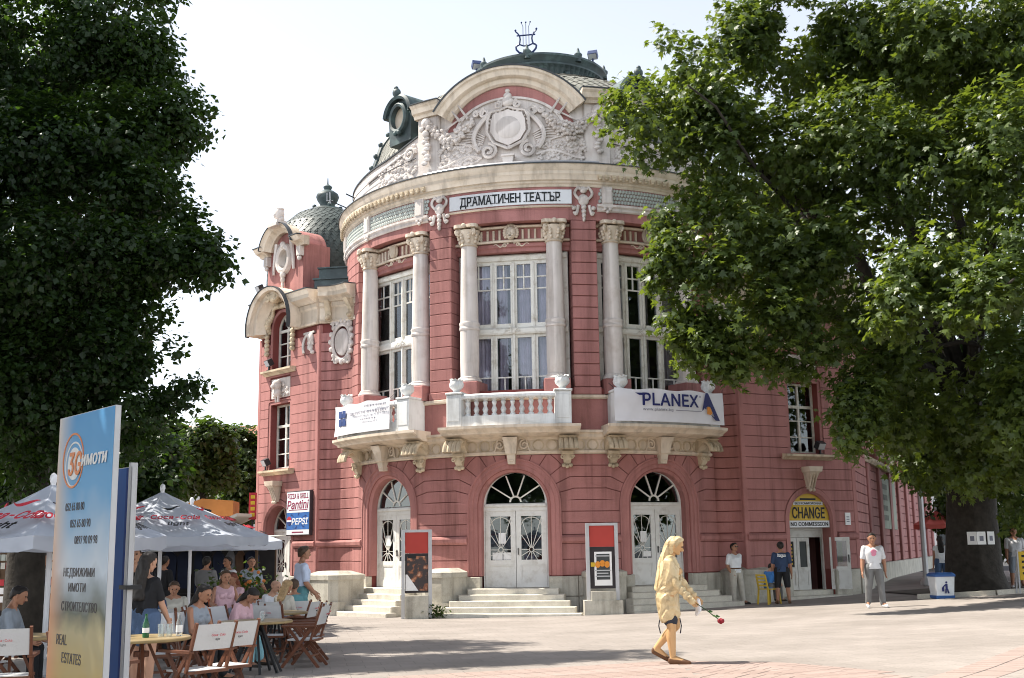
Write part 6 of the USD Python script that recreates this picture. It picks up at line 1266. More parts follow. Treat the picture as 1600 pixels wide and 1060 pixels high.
Bn, C = banner('banner', 'white PLANEX banner tied across the right balcony', DE, -1.74, 1.76, 5.60, 6.60, 3)
def skew(m, sk, s0, z0): m.vertices[:, 2] += sk * (m.vertices[:, 0] - s0); return m
obj('lettering', bend(ftext('PLANEX', .36, -.10, 6.27, 1.046, .004, True, 1.75), C), 'navy_print', Bn)
obj('lettering', [bend(fpoly(Polygon([(-1.18, 6.45), (-.86, 6.45), (-.9, 6.38), (-1.06, 6.38)]), 1.046, 1.050), C), bend(fbox(-.95, -.905, 1.046, 1.050, 6.09, 6.45), C)], 'navy_print', Bn)
obj('lettering', bend(ftext('www.planex.bg', .085, -.52, 5.97, 1.046, .003, False, .9), C), 'grey_print', Bn)
obj('rule', bend(fbox(.02, .88, 1.046, 1.050, 5.955, 5.972), C), 'grey_print', Bn)
obj('emblem', bend(fpoly(Polygon([(1.05, 6.55), (1.14, 6.55), (1.56, 5.72), (1.40, 5.72), (1.0, 6.08), (.90, 5.98)]).difference(Polygon([(1.08, 6.14), (1.2, 6.14), (1.36, 5.82), (1.02, 5.98)])), 1.046, 1.050), C), 'navy_print', Bn)
obj('emblem', bend(fpoly(Polygon([(1.09, 6.12), (1.20, 6.12), (1.28, 5.95), (1.22, 5.88), (1.08, 5.9)]), 1.046, 1.050), C), 'orange_print', Bn)
obj('trademark', bend(farc([(.02, 1.046), (.02, 1.05), (.03, 1.05), (.03, 1.046)], .84, 6.42, 0, 2 * PI, 10), C), 'navy_print', Bn)
Bn, C = banner('banner', 'creased white banner with a blue emblem tied across the left balcony', -DE, -1.70, 1.05, 5.62, 6.60, 5)
for sx_, zx in ((-1.25, 6.03), (-1.02, 6.03), (-1.25, 6.29), (-1.02, 6.29)): obj('emblem', bend(fpoly(Polygon([(sx_ - .1, zx - .11), (sx_ + .1, zx - .11), (sx_ + .1, zx + .11), (sx_ - .1, zx + .11)]).buffer(.004), 1.046, 1.050), C), 'pepsi_dark', Bn)
rg = np.random.default_rng(4)
q = []
for z, s0, s1, h in ((6.42, .05, .9, .07), (6.24, -.75, .95, .10), (6.02, -.15, .5, .06)):     # faded, unreadable print
    s_ = s0
    while s_ < s1:
        w = rg.uniform(.02, .05); q.append(fbox(s_, s_ + w * .5, 1.046, 1.050, z - h / 2 * rg.uniform(.5, 1), z + h / 2)); q.append(fbox(s_, s_ + w, 1.046, 1.050, z + h * rg.uniform(-.5, .4), z + h * .5)); s_ += w + rg.uniform(.012, .04)
obj('faded_print', [bend(cat(*q), C)], 'grey_print', Bn, kind='stuff')
# restaurant sign on the left pavilion
sO, HI, HO = (.5, -2.4, 1.4); FL = Plane(FC + .5 * tdir, AL, True)
def mtext(*a, **k):                       # lettering for a mirrored frame
    m = ftext(*a, **k); sc = a[2]; m.vertices[:, 0] = 2 * sc - m.vertices[:, 0]; return m
S = flat_sign('restaurant_sign', 'upright red white and blue PIZZA & GRILL and PEPSI board on the left pavilion')
c = -1.52; w = .74
obj('board', bend(cbox(c - w, c + w, .09, .20, 2.50, 4.02, .01), FL), 'edge_dark', S)
obj('upper_panel', bend(fbox(c - w + .04, c + w - .04, .2, .206, 3.28, 3.98), FL), 'board_white', S)
obj('lower_panel', bend(fbox(c - w + .04, c + w - .04, .2, .206, 2.70, 3.275), FL), 'pepsi_blue', S)
obj('foot_strip', bend(fbox(c - w + .04, c + w - .04, .2, .206, 2.53, 2.695), FL), 'board_white', S)
obj('lettering', bend(mtext('PIZZA & GRILL', .17, c, 3.84, .207, .004, True, 1.3), FL), 'maroon_print', S)
obj('lettering', bend(mtext('Pantini', .27, c, 3.55, .207, .004, True, 1.3, .2), FL), 'maroon_print', S)
obj('underline', bend(fbox(c - .6, c + .55, .207, .210, 3.355, 3.38), FL), 'maroon_print', S)
obj('lettering', bend(mtext('PEPSI', .21, c - .14, 2.98, .207, .004, True, .98, .25), FL), 'board_white', S)
gl = Point(c + .53, 3.0).buffer(.15, 20)
obj('emblem', [bend(fpoly(gl.intersection(sbox(-9, 3.03, 9, 4)), .207, .212), FL)], 'sign_red', S); obj('emblem', [bend(fpoly(gl.intersection(sbox(-9, 2, 9, 2.97)), .207, .212), FL)], 'pepsi_dark', S); obj('emblem', [bend(fpoly(gl.intersection(sbox(-9, 2.97, 9, 3.03)), .207, .212), FL)], 'board_white', S)
obj('ray', [bend(fpoly(Polygon([(c + .3 * math.cos(a), 3.0 + .15 * math.sin(a)), (c + .68 * math.cos(a), 3.0 + .28 * math.sin(a)), (c + .68 * math.cos(a + .2), 3.0 + .28 * math.sin(a + .2))]), .2065, .2069), FL) for a in np.arange(0, 6.2, .8)], 'pepsi_dark', S, kind='stuff')
obj('small_print', bend(fbox(c - .35, c + .35, .207, .21, 2.59, 2.63), FL), 'maroon_print', S)
# exchange office in the right pavilion
FRr = Plane(FC, AL, False)
S = flat_sign('exchange_sign', 'yellow and white arched sign lettered CHANGE NO COMMISSION over the right doorway')
DWr, ZDr = .86, 2.72
half = Point(0, ZDr).buffer(DWr - .01, 32).intersection(sbox(-2, ZDr - .02, 2, 9))
obj('arch_board', bend(fpoly(half, -.12, -.02), FRr), 'sign_yellow', S)
obj('white_strip', bend(cbox(-DWr + .01, DWr - .01, -.12, .0, ZDr - .24, ZDr - .02, .008), FRr), 'board_white', S)
obj('white_band', bend(fbox(-.62, .62, -.019, -.014, 3.20, 3.31), FRr), 'board_white', S)
obj('lettering', bend(ftext('CHANGE', .34, 0, 2.95, -.018, .006, True, 1.36), FRr), 'sign_black', S)
obj('lettering', bend(ftext('NO COMMISSION', .12, 0, ZDr - .13, .001, .005, True, 1.56), FRr), 'sign_black', S)
obj('lettering', bend(ftext('БЕЗ КОМИСИОННА', .075, 0, 3.255, -.013, .004, True, 1.1), FRr), 'sign_black', S)
obj('lettering', bend(fbox(-.33, .33, -.019, -.014, 3.36, 3.42), FRr), 'sign_black', S)
S = flat_sign('vertical_sign', 'tall narrow yellow sign with letters running down the left jamb of the exchange doorway')
JF = Plane(FC + (-.80) * tdir - .18 * ndir, AL + .55, False)
obj('board', bend(cbox(-.15, .15, -.02, .03, .50, ZDr - .25, .006), JF), 'sign_yellow', S)
for k, ch in enumerate('EXCHANGE'): obj('letter', bend(ftext(ch, .15, 0, ZDr - .45 - .21 * k, .031, .004, True), JF), 'sign_black', S)
dd = obj('exchange_door', [bend(fpoly(sbox(-DWr, .5, DWr, ZDr - .2).difference(sbox(-DWr + .06, .5, DWr - .06, ZDr - .32)), -.46, -.36), FRr)], 'door_wood', T)
obj('transom', bend(cbox(-DWr + .06, DWr - .06, -.45, -.38, ZDr - .55, ZDr - .32, .01), FRr), 'door_wood', dd)
def leafd(fr2, s0, s1, glassy=True, z0=.5, z1=2.16):
    l = sbox(s0, z0, s1, z1); g = sbox(s0 + .11, z0 + .72, s1 - .11, z1 - .12); p = sbox(s0 + .1, z0 + .14, s1 - .1, z0 + .58)
    o = obj('door_leaf', [bend(fpoly(l.difference(g).difference(p), -.025, .025), fr2), bend(fpoly(p, -.02, .01), fr2)], 'door_wood', dd)
    obj('door_pane', bend(fpoly(g, -.008, .0), fr2), 'panel_dark' if glassy else 'pane_glass', dd); return g
LFr = Plane(FC - .40 * ndir, AL, False)
leafd(LFr, -.80, -.28); leafd(LFr, -.26, .26)
obj('menu_board', bend(fbox(-.66, -.42, .003, .012, 1.25, 2.02), LFr), 'sign_black', dd); 
for k in range(6): obj('menu_strip', bend(fbox(-.63, -.45, .013, .016, 1.30 + .12 * k, 1.36 + .12 * k), LFr), 'sign_yellow', dd)
OF = Plane(FC + .80 * tdir - .05 * ndir, AL - math.radians(38), False)
leafd(OF, .02, .66, False); obj('yellow_note', bend(fbox(.20, .42, -.03, -.02, 1.35, 2.0), OF), 'sign_yellow', dd); obj('handle', bend(bar((.60, .05, 1.35), (.60, .05, 1.6), .03), OF), 'black_metal', dd)
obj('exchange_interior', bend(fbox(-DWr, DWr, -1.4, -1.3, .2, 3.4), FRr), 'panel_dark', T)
obj('threshold_step', [bend(cbox(-1.25, 1.35, -.5, .34, -.2, .34, .02), FRr), bend(cbox(-DWr, DWr, -.6, -.02, .3, .50, .015), FRr)], 'step_stone', T)
S = flat_sign('wall_notice', 'small white notice on the dark wall right of the exchange doorway')
obj('board', bend(cbox(1.45, 1.68, .08, .10, 2.55, 2.95, .004), FRr), 'paper', S); obj('print', [bend(fbox(1.5, 1.62, .101, .103, z, z + .03), FRr) for z in (2.65, 2.72, 2.80)], 'grey_print', S, kind='stuff')
# big pale poster on the wing
S = thing('wing_poster', 'tall pale poster in two sheets hung on the dark side wing', 'poster', (wx, wy, 0), 0)
pm('poster_green', (.30, .33, .26), .8, .25, 1.6); pm('poster_print', (.14, .15, .12), .8, .4, 4.0)
for s0, s1 in ((7.2, 9.9), (9.95, 12.6)): obj('sheet', bend(cbox(s0, s1, .09, .14, 2.55, 4.75, .01), Wf), 'poster_green', S)
for z in (2.9, 3.3, 3.75, 4.2): obj('print', bend(fbox(7.8, 9.3, .142, .147, z, z + .22), Wf), 'poster_print', S)
dp = [(.35, .25, -.2), (.35, .25, 10.3)]
D = thing('drainpipe', 'dark drainpipe running down the corner of the right pavilion', 'drainpipe', (wx, wy, 0), 0)
obj('pipe', bend(tube([(.35, .16, .2), (.35, .16, 6), (.35, .16, 10.3)], .07, 10), Wf), 'pipe_dark', D, 40); obj('bracket', [bend(cbox(.25, .45, .0, .25, z, z + .05, .005), Wf) for z in (2, 4.2, 6.4, 8.6)], 'pipe_dark', D, kind='stuff')
# floodlights and aerial
def floodlight(label, p, yaw, tilt=.5, mat='black_metal', sc=1.0):
    F_ = thing('floodlight', label, 'floodlight', p, yaw)
    b = trimesh.creation.box((.30 * sc, .20 * sc, .24 * sc)); b.apply_transform(trimesh.transformations.rotation_matrix(tilt, (1, 0, 0))); b.apply_translation((0, 0, .28 * sc))
    g = trimesh.creation.box((.26 * sc, .02, .20 * sc)); g.apply_translation((0, -.105 * sc, 0)); g.apply_transform(trimesh.transformations.rotation_matrix(tilt, (1, 0, 0))); g.apply_translation((0, 0, .28 * sc))
    obj('housing', b, mat, F_); obj('lens', g, 'steel', F_); obj('bracket', [bar((0, 0, 0), (0, 0, .2 * sc), .05 * sc), trimesh.creation.box((.14 * sc, .14 * sc, .02))], mat, F_)
def onface(mir, s, d, z):
    p = Plane(FC + (.5 if mir else 0) * tdir, AL, mir)(np.array([[s, d, z]]))[0]; X, Y = L2W(p[0], p[1]); return (X, Y, z)
floodlight('small floodlight standing on the lower left window sill', onface(True, .62, .22, 4.85), -.9)
floodlight('small floodlight standing on the upper left window sill', onface(True, .55, .22, 8.47), -.9)
floodlight('small floodlight on the hood ledge below the left round window', onface(True, 1.2, .3, 11.35), -.9)
floodlight('small floodlight standing on the right window sill among the leaves', onface(False, .45, .22, 4.85), .5)
for sg, t in ((-1, 'left'), (1, 'right')):
    X, Y = L2W(sg * 2.2, -1.2); floodlight(f'dark blue floodlight on the {t} end of the roof crown', (X, Y, 19.6), -sg * .3, .9, 'blue_metal', 1.15)
X, Y = L2W(-6.35, -2.9)
A_ = thing('aerial', 'television aerial on a short arm at the left edge of the rotunda roof', 'aerial', (X, Y, 13.85), 0)
obj('arm', [bar((0, 0, .1), (-.9, -.1, .5), .035), bar((0, 0, 0), (0, 0, .6), .05), bar((0, 0, .6), (-.35, 0, .78), .04)], 'black_metal', A_); obj('antenna', [bar((-.9, -.1, .4), (-.92, -.1, .82), .03), bar((-1.02, -.1, .5), (-1.02, -.1, .8), .02), bar((-.8, -.1, .5), (-1.05, -.1, .5), .02)], 'steel', A_)
# ================================================================ stone blocks beside the stairs
def stone_block(label, x, y, w, d, z1, yaw, taper=.12):
    B_ = thing('stone_block', label, 'stone block', (x, y, 0), yaw)
    ch = .22; pl = lambda g: Polygon([(-w / 2 - g + ch, -d / 2 - g), (w / 2 + g - ch, -d / 2 - g), (w / 2 + g, -d / 2 - g + ch), (w / 2 + g, d / 2 + g), (-w / 2 - g, d / 2 + g), (-w / 2 - g, -d / 2 - g + ch)])
    def pris(g, za, zb, g2=None):
        a = np.array(pl(g).exterior.coords[:-1]); b = np.array(pl(g if g2 is None else g2).exterior.coords[:-1]); return ring_sweep([np.c_[a, np.full(len(a), za)], np.c_[b, np.full(len(b), zb)]])
    obj('foot_course', pris(.05, -.4, .42), 'base_stone', B_); obj('block', pris(0, .42, z1 - .2), 'base_stone', B_); obj('cap', cat(pris(.03, z1 - .2, z1 - .06), pris(.03, z1 - .06, z1 + .06, -.28)), 'base_stone', B_)
stone_block('pale stone block left of the left stairs, beside the striding man', place(512, 36.5), 36.8, 1.5, 1.3, 1.28, P0 - .5)
stone_block('pale stone block between the left and middle stairs, behind the poster stand', place(690, 34.6), 34.8, 1.0, 1.4, 1.34, P0 - .3)
stone_block('shaded stone block between the middle and right stairs, behind the second poster stand', place(936, 34.4), 34.6, 1.2, 1.4, 1.30, P0 + .3)
stone_block('greenish stone block right of the right stairs, behind the leaning man', place(1158, 37.0), 37.1, 1.75, 1.2, 1.24, P0 + .45)
# ================================================================ poster stands
pm('poster_red', (.40, .045, .035), .5, .06, 3.0); pm('poster_dark', (.025, .02, .022), .4, .5, 5.0)
MATS['poster_photo'] = usdkit.material(stage, '/World/Looks/poster_photo', {'t': ('texture_coordinate', {}), 'v': ('voronoi_texture', {'scale': 5.5, 'randomness': 1.0}), 'n': ('noise_texture', {'scale': 7.0, 'detail': 4.0}), 'r': ('rgb_ramp', {'ramp': [(.15, (.012, .012, .014)), (.5, (.035, .02, .018)), (.60, (.30, .10, .04)), (.72, (.55, .35, .24)), (.8, (.02, .02, .025))]}), 'p': ('principled_bsdf', {'roughness': .35})},
    [('t.object', 'n.vector'), ('n.fac', 'r.fac'), ('r.color', 'p.base_color')], surface='p.BSDF')
def poster_stand(label, xl, xr, d, h, yaw, seed, kind):
    x = place((xl + xr) / 2, d); w = (xr - xl) / 1830 * d; gz = ground_at(x, d)
    S = thing('poster_stand', label, 'poster stand', (x, d, gz - .03), yaw)
    for s in (-1, 1): obj('post', cbox(s * w / 2 - .05, s * w / 2 + .05, -.07, .07, 0, h, .01), 'steel', S)
    obj('top_rail', cbox(-w / 2 + .05, w / 2 - .05, -.05, .05, h - .07, h, .01), 'steel', S)
    obj('red_panel', fbox(-w / 2 + .055, w / 2 - .055, -.03, .03, h - .66, h - .075), 'poster_red', S)
    # posters face the camera: local -y, so flip the flat frame
    def face(m): m.vertices[:, 1] *= -1; return fixn(m)
    obj('display_panel', fbox(-w / 2 + .055, w / 2 - .055, -.03, .03, .74, h - .665), 'poster_dark', S)
    if kind == 0:
        obj('poster', face(fbox(-w / 2 + .12, w / 2 - .07, .031, .036, .80, h - .74)), 'poster_photo', S)
        obj('poster_sheet', face(fpoly(Polygon([(-w / 2 + .07, .80), (.05, .80), (-w / 2 + .12, 1.25), (-w / 2 + .07, 1.25)]), .037, .041)), 'paper', S); obj('poster_tab', face(fbox(-.25, -.02, .031, .04, h - .80, h - .70)), 'sign_black', S)
    else:
        obj('poster_border', face(fbox(-w / 2 + .18, w / 2 - .14, .031, .036, .82, h - .80)), 'paper', S)
        obj('poster', face(fbox(-w / 2 + .24, w / 2 - .20, .037, .041, .98, h - .86)), 'panel_dark', S)
        for k in range(3): obj('poster_figure', face(fpoly(affinity.scale(Point(-.13 + .13 * k, 1.40 + .03 * (k == 1)).buffer(.075, 8), 1, 1.2), .042, .046)), 'orange_print', S)
        for z, ww in ((1.62, .2), (1.22, .24), (1.14, .16), (1.06, .2)): obj('poster_line', face(fbox(-ww, ww, .042, .045, z, z + .03)), 'steel', S)
        obj('orange_note', face(fbox(-w / 2 + .08, -w / 2 + .2, .042, .047, 1.34, 1.46)), 'sign_yellow', S)
    obj('stone_base', [cbox(-w / 2 + .06, w / 2 - .06, -.25, .25, -.2, .66, .03)], 'base_stone', S)
    if kind: obj('stone_foot', cbox(-w / 2 - .14, w / 2 + .12, -.30, .36, -.2, .42, .03), 'base_stone', S)
poster_stand('poster stand with red header and dark group photo before the left stone block', 625, 667, 33.3, 2.50, .1, 1, 0)
poster_stand('poster stand with red header and white-bordered poster before the right stairs', 913, 958, 33.0, 2.55, .0, 2, 1)
weeds = []
W = thing('weeds', 'tuft of green weeds growing at the foot of the steps beside the poster stand', 'weeds', (place(680, 33.4), 33.3, ground_at(-2.2, 33.3)))
rg = np.random.default_rng(8); Pn = rg.normal(size=(160, 3)) * [.16, .10, .10] + [0, 0, .16]; Pn[:, 2] = np.abs(Pn[:, 2])
obj('foliage', leaves(Pn, .10, LEAF_LIME, rg, np.tile([0, 0, .5], (160, 1))), 'far_leaf', W)
# ================================================================ right side: bin, kerb, papers, market things
pm('bin_white', (.62, .64, .66), .5, .08, 3.0, dirt=(.35, .34, .3), dirt_amt=.5); pm('bin_blue', (.03, .09, .26), .5, .1)
x, y = place(1461, 32.2), 32.2; gz = ground_at(x, y)
B_ = thing('litter_bin', 'white litter bin with blue lid and blue figure symbol on the kerb', 'bin', (x, y, gz), .05)
def taper(w0, w1, z0, z1, d0=None): return ring_sweep([np.array([(-a, -b, z), (a, -b, z), (a, b, z), (-a, b, z)]) for a, b, z in ((w0, (d0 or w0), z0), (w1, (d0 or w1), z1))])
obj('foot', taper(.24, .25, 0, .08), 'bin_blue', B_); obj('body', taper(.23, .265, .08, .58), 'bin_white', B_); obj('lid', [taper(.285, .285, .58, .64), taper(.285, .22, .64, .69)], 'bin_blue', B_)
sym = [q.apply_translation((0, .025, -.03)) for q in [ball((.03, -.285, .46), (.03, .012, .03)), cbox(.0, .06, -.287, -.272, .26, .42, .005), bar((.0, -.28, .40), (-.07, -.28, .33), .025), bar((.05, -.28, .28), (.08, -.28, .17), .03), bar((.01, -.28, .28), (.0, -.28, .17), .03), cbox(-.10, -.04, -.287, -.272, .22, .33, .005)]]
obj('symbol', sym, 'navy_print', B_)
KB = [(place(1425, 32.6), 32.7), (11.9, 32.25), (13.0, 31.9), (14.4, 31.7), (16.2, 31.7)]
K = thing('kerb', 'row of pale kerb stones round the foot of the plane tree', 'kerb', (0, 0, 0)); tag(K, kind='structure')
for (xa, ya), (xb, yb) in zip(KB[:-1], KB[1:]):
    n = max(1, int(math.hypot(xb - xa, yb - ya) / .62))
    for i in range(n):
        a = np.array([xa + (xb - xa) * i / n, ya + (yb - ya) * i / n]); b = np.array([xa + (xb - xa) * (i + .97) / n, ya + (yb - ya) * (i + .97) / n])
        m = bar((*a, ground_at(*a) + .03), (*b, ground_at(*b) + .03), .16, .2); obj('kerb_stone', m, 'step_stone', K)
bx, by = np.meshgrid(np.linspace(11.6, 18, 10), np.linspace(32.4, 38, 10), indexing='ij')
pm('bare_soil', (.09, .075, .06), .95, .3, 3.0, .6, 12)
obj('tree_bed', sheet(np.linspace(11.9, 18.5, 12), np.linspace(32.4, 38.5, 12), .03), 'bare_soil', kind='structure')
for k, (px_, wd_) in enumerate(((1513, 13), (1528, 13), (1543, 8))):
    a = (-.36, -.03, .36)[k]; R_ = .765; x, y = tx + R_ * math.sin(a), ty - R_ * math.cos(a) - .03
    N_ = thing('paper_notice', ('left paper notice pinned to the plane tree trunk', 'middle paper notice pinned to the plane tree trunk', 'right narrow paper notice pinned to the plane tree trunk')[k], 'notice', (x, y, ground_at(tx, ty) + 1.36), a)
    obj('sheet', cbox(-.125, .125, -.01, .0, 0, .36, .002), 'paper', N_); obj('print', cbox(-.05, .06, -.014, -.0105, .10, .24, .001), 'grey_print', N_)
# A-board at the right edge
x, y = place(1600, 31.3), 31.3
B_ = thing('a_board', 'yellow sandwich board in a white frame at the right edge', 'sandwich board', (x, y, ground_at(x, y)), -.2)
obj('panel', bend(fbox(-.26, .26, -.01, .01, .35, 1.1), Plane((0, 0), 0)), 'sign_yellow', B_)
obj('frame', [bar((s * .3, -.05, 0), (s * .27, 0, 1.15), .035) for s in (-1, 1)] + [bar((s * .3, .4, 0), (s * .27, 0, 1.15), .035) for s in (-1, 1)] + [bar((-.27, 0, 1.14), (.27, 0, 1.14), .035)], 'steel', B_); obj('print', [fbox(-.18, .18, -.016, -.011, z, z + .06) for z in (.5, .65, .8, .95)], 'sign_black', B_, kind='stuff')
LPp = thing('pole', 'slim pale pole standing in front of the far end of the side wing', 'pole', (place(1438, 41), 41, ground_at(15, 41)))
obj('shaft', tube([(0, 0, -.2), (.02, 0, 4), (-.1, 0, 8)], .10, 8), 'steel', LPp, 40); obj('collar', lathe([(0, 0), (.2, 0), (.2, .1), (.12, .25), (0, .25)], 12), 'steel', LPp, 40)
# ================================================================ parasols
pm('canopy_cloth', (.60, .64, .72), .9, .05, 2.0, .2, 8)
MATS['canopy'] = usdkit.material(stage, '/World/Looks/canopy', {'g': ('geometry', {}), 'n': ('noise_texture', {'scale': 2.5, 'detail': 4.0}), 'r': ('rgb_ramp', {'ramp': [(.3, (.52, .56, .64)), (.7, (.64, .68, .76))]}), 'd': ('principled_bsdf', {'roughness': .9, 'specular_ior_level': .1}), 't': ('translucent_bsdf', {}), 'm': ('mix_closure', {'fac': .35})},
    [('g.position', 'n.vector'), ('n.fac', 'r.fac'), ('r.color', 'd.base_color'), ('r.color', 't.color'), ('d.BSDF', 'm.closure1'), ('t.BSDF', 'm.closure2')], surface='m.closure')
pm('coke_red', (.50, .04, .06), .8, .1); pm('wire_white', (.7, .7, .72), .5, .05)
def parasol(label, x, y, R, z_r, z_a, rot0, texts, n=8, mat='canopy', pole='wire_white'):
    gz = ground_at(x, y); U = thing('parasol', label, 'parasol', (x, y, gz), rot0, None)
    zr, za = z_r - gz, z_a - gz
    obj('pole', tube([(0, 0, 0), (0, 0, za)], .035, 10), pole, U, 40); obj('foot', [lathe([(0, 0), (.32, 0), (.32, .06), (.1, .1), (.06, .3), (0, .3)], 16)], 'steel', U, 40); obj('finial', ball((0, 0, za + .05), (.05, .05, .08)), pole, U, 40)
    A = [2 * PI * i / n for i in range(n)]
    for i in range(n):
        a0, a1 = A[i], A[(i + 1) % n] + (2 * PI if i == n - 1 else 0); v, f = [], []; m = 7
        for t in np.linspace(.03, 1, m):
            z = za + (zr - za) * t ** .86
            for u in np.linspace(0, 1, 5):
                p0 = np.array([math.cos(a0), math.sin(a0)]); p1 = np.array([math.cos(a1), math.sin(a1)]); p = (p0 + (p1 - p0) * u) * R * t; sagz = -.10 * t * math.sin(PI * u) * (1 if t < 1 else .4); v.append((*p, z + sagz))
        for r in range(m - 1):
            for u in range(4): q = r * 5 + u; f += [(q, q + 5, q + 6), (q, q + 6, q + 1)]
        pn = obj('canopy_panel', trimesh.Trimesh(v, f, process=False), mat, U, True)
        p0 = np.array([math.cos(a0), math.sin(a0)]) * R; p1 = np.array([math.cos(a1), math.sin(a1)]) * R; uu = np.linspace(0, 1, 7); q = p0 + (p1 - p0) * uu[:, None]
        zt = zr - .04 * np.sin(PI * uu); v = np.vstack([np.c_[q, zt], np.c_[q * 1.004, zt - .16 - .02 * np.sin(3 * PI * uu)]]); f = [t_ for k in range(6) for t_ in ((k, k + 1, 8 + k), (k, 8 + k, 7 + k))]
        obj('valance', trimesh.Trimesh(v, f, process=False), mat, U, True)
        obj('rib', tube([(0, 0, za - .03), (.5 * R * math.cos(a0), .5 * R * math.sin(a0), za + (zr - za) * .55 - .03), (R * math.cos(a0), R * math.sin(a0), zr - .02)], .011, 4), pole, U)
        am = (a0 + a1) / 2; Rm = R * math.cos(PI / n); sl = np.array([math.cos(am) * Rm, math.sin(am) * Rm, zr - za]); Ls = np.linalg.norm(sl); sl /= Ls; ac = np.array([-math.sin(am), math.cos(am), 0]); nn = np.cross(ac, -sl); nn = nn if nn[2] > 0 else -nn
        for tx_, h, tpos, wd, mt, sh in texts:
            m_ = ftext(tx_, h, 0, 0, 0, .004, True, wd, .3); vv = m_.vertices; o = np.array([0, 0, za]) + sl * Ls * tpos + nn * .035
            obj('lettering', trimesh.Trimesh(o + vv[:, :1] * ac + vv[:, 2:3] * -sl + (vv[:, 1:2]) * nn, m_.faces, process=False), mt, U)
        # red ribbon mark
        o = np.array([0, 0, za]) + sl * Ls * .45 + nn * .035; pts = [o + ac * (-.16 + .32 * t) + sl * (.07 * math.sin(5 * t)) for t in np.linspace(0, 1, 9)]
        obj('ribbon_mark', tube(pts, [.004, .012, .018, .02, .02, .018, .014, .01, .004], 5), 'coke_red' if i % 2 else 'sign_black', U)
parasol('large Coca-Cola light parasol cut by the left edge, behind the estate sign', place(72, 15.2), 15.2, 1.45, 2.16, 2.86, .25, (('Coca-Cola', .20, .68, .90, 'coke_red', .3), ('light', .17, .86, .40, 'sign_black', .3)))
parasol('Coca-Cola light parasol on the nearer white pole, over the table with bottles', place(245, 21.5), 21.5, 1.95, 2.24, 3.08, .1, (('Coca-Cola', .17, .66, .85, 'coke_red', .3), ('light', .13, .80, .36, 'sign_black', .3)))
parasol('Coca-Cola light parasol on the farther pole, reaching towards the theatre corner', place(292, 25.5), 25.5, 2.05, 2.18, 3.02, -.1, (('Coca-Cola', .17, .66, .85, 'coke_red', .3), ('light', .13, .80, .36, 'sign_black', .3)))
pm('canopy_red', (.55, .12, .10), .9, .1, 3.)
parasol('small sunlit red parasol far off beside the plane tree trunk', place(1461, 43), 43, .85, 2.62, 3.12, 0, (), 8, 'canopy_red')
# ================================================================ cafe furniture
pm('chair_wood', (.12, .045, .024), .5, .25, 12.0, .2, 30); pm('canvas', (.48, .48, .48), .9, .05, 3.0, .2, 40); pm('table_top', (.26, .19, .09), .45, .2, 6.0)
def make_chair():
    c_ = thing('directors_chair', 'x', 'chair', (0, 0, 0))
    for s in (-1, 1):
        x = s * .27
        obj('leg', bar((x, -.30, 0), (x, .20, .63), .045, .028, (1, 0, 0)), 'chair_wood', c_); obj('leg', bar((x - s * .03, .30, 0), (x - s * .03, -.22, .63), .045, .028, (1, 0, 0)), 'chair_wood', c_)
        obj('armrest', cbox(x - .035, x + .035, -.30, .27, .63, .66, .008), 'chair_wood', c_); obj('back_post', bar((x, .17, .42), (x, .34, .96), .032, .032), 'chair_wood', c_)
    obj('seat', cbox(-.25, .25, -.22, .20, .42, .44, .006), 'canvas', c_)
    for y_ in (-.23, .21): obj('seat_rail', bar((-.27, y_, .42), (.27, y_, .42), .032), 'chair_wood', c_)
    for y_, z_ in ((-.14, .2), (.16, .18)): obj('stretcher', bar((-.27, y_, z_), (.27, y_, z_), .026), 'chair_wood', c_)
    n = 8; xs = np.linspace(-.285, .285, n); bow = .025 * np.cos(xs / .285 * PI / 2); v = []
    for off in (0, .008):
        for z, yy in ((.66, .245), (.94, .335)):
            for x, b in zip(xs, bow): v.append((x, yy + b + off, z))
    f = []
    for b0, fl in ((0, 1), (2 * n, 0)):
        for k in range(n - 1): t_ = [(b0 + k, b0 + k + 1, b0 + n + k), (b0 + k + 1, b0 + n + k + 1, b0 + n + k)]; f += [q[::-1] if fl else q for q in t_]
    bk = obj('back_canvas', trimesh.Trimesh(v, f, process=False), 'canvas', c_, True)
    m = meshkit.text_mesh('Coca-Cola', .026, .003, False); m.vertices -= [m.bounds.mean(0)[0], .02, 0]; vv = m.vertices
    obj('lettering', trimesh.Trimesh(np.c_[-vv[:, 0], .377 + vv[:, 2] + vv[:, 1] * .32, .83 + vv[:, 1]], m.faces, process=False), 'coke_red', c_)
    m = meshkit.text_mesh('light', .022, .003, False); m.vertices -= [m.bounds.mean(0)[0], .02, 0]; vv = m.vertices
    obj('lettering', trimesh.Trimesh(np.c_[-vv[:, 0],   .366 + vv[:, 2] + vv[:, 1] * .32, .785 + vv[:, 1]], m.faces, process=False), 'sign_black', c_)
    for ch in c_.GetPrim().GetChildren():       # the chairs of the cafe are low ones
        a_ = UsdGeom.Mesh(ch).GetPointsAttr(); a_.Set(Vt.Vec3fArray.FromNumpy((np.array(a_.Get()) * .91).astype(np.float32)))
    return c_
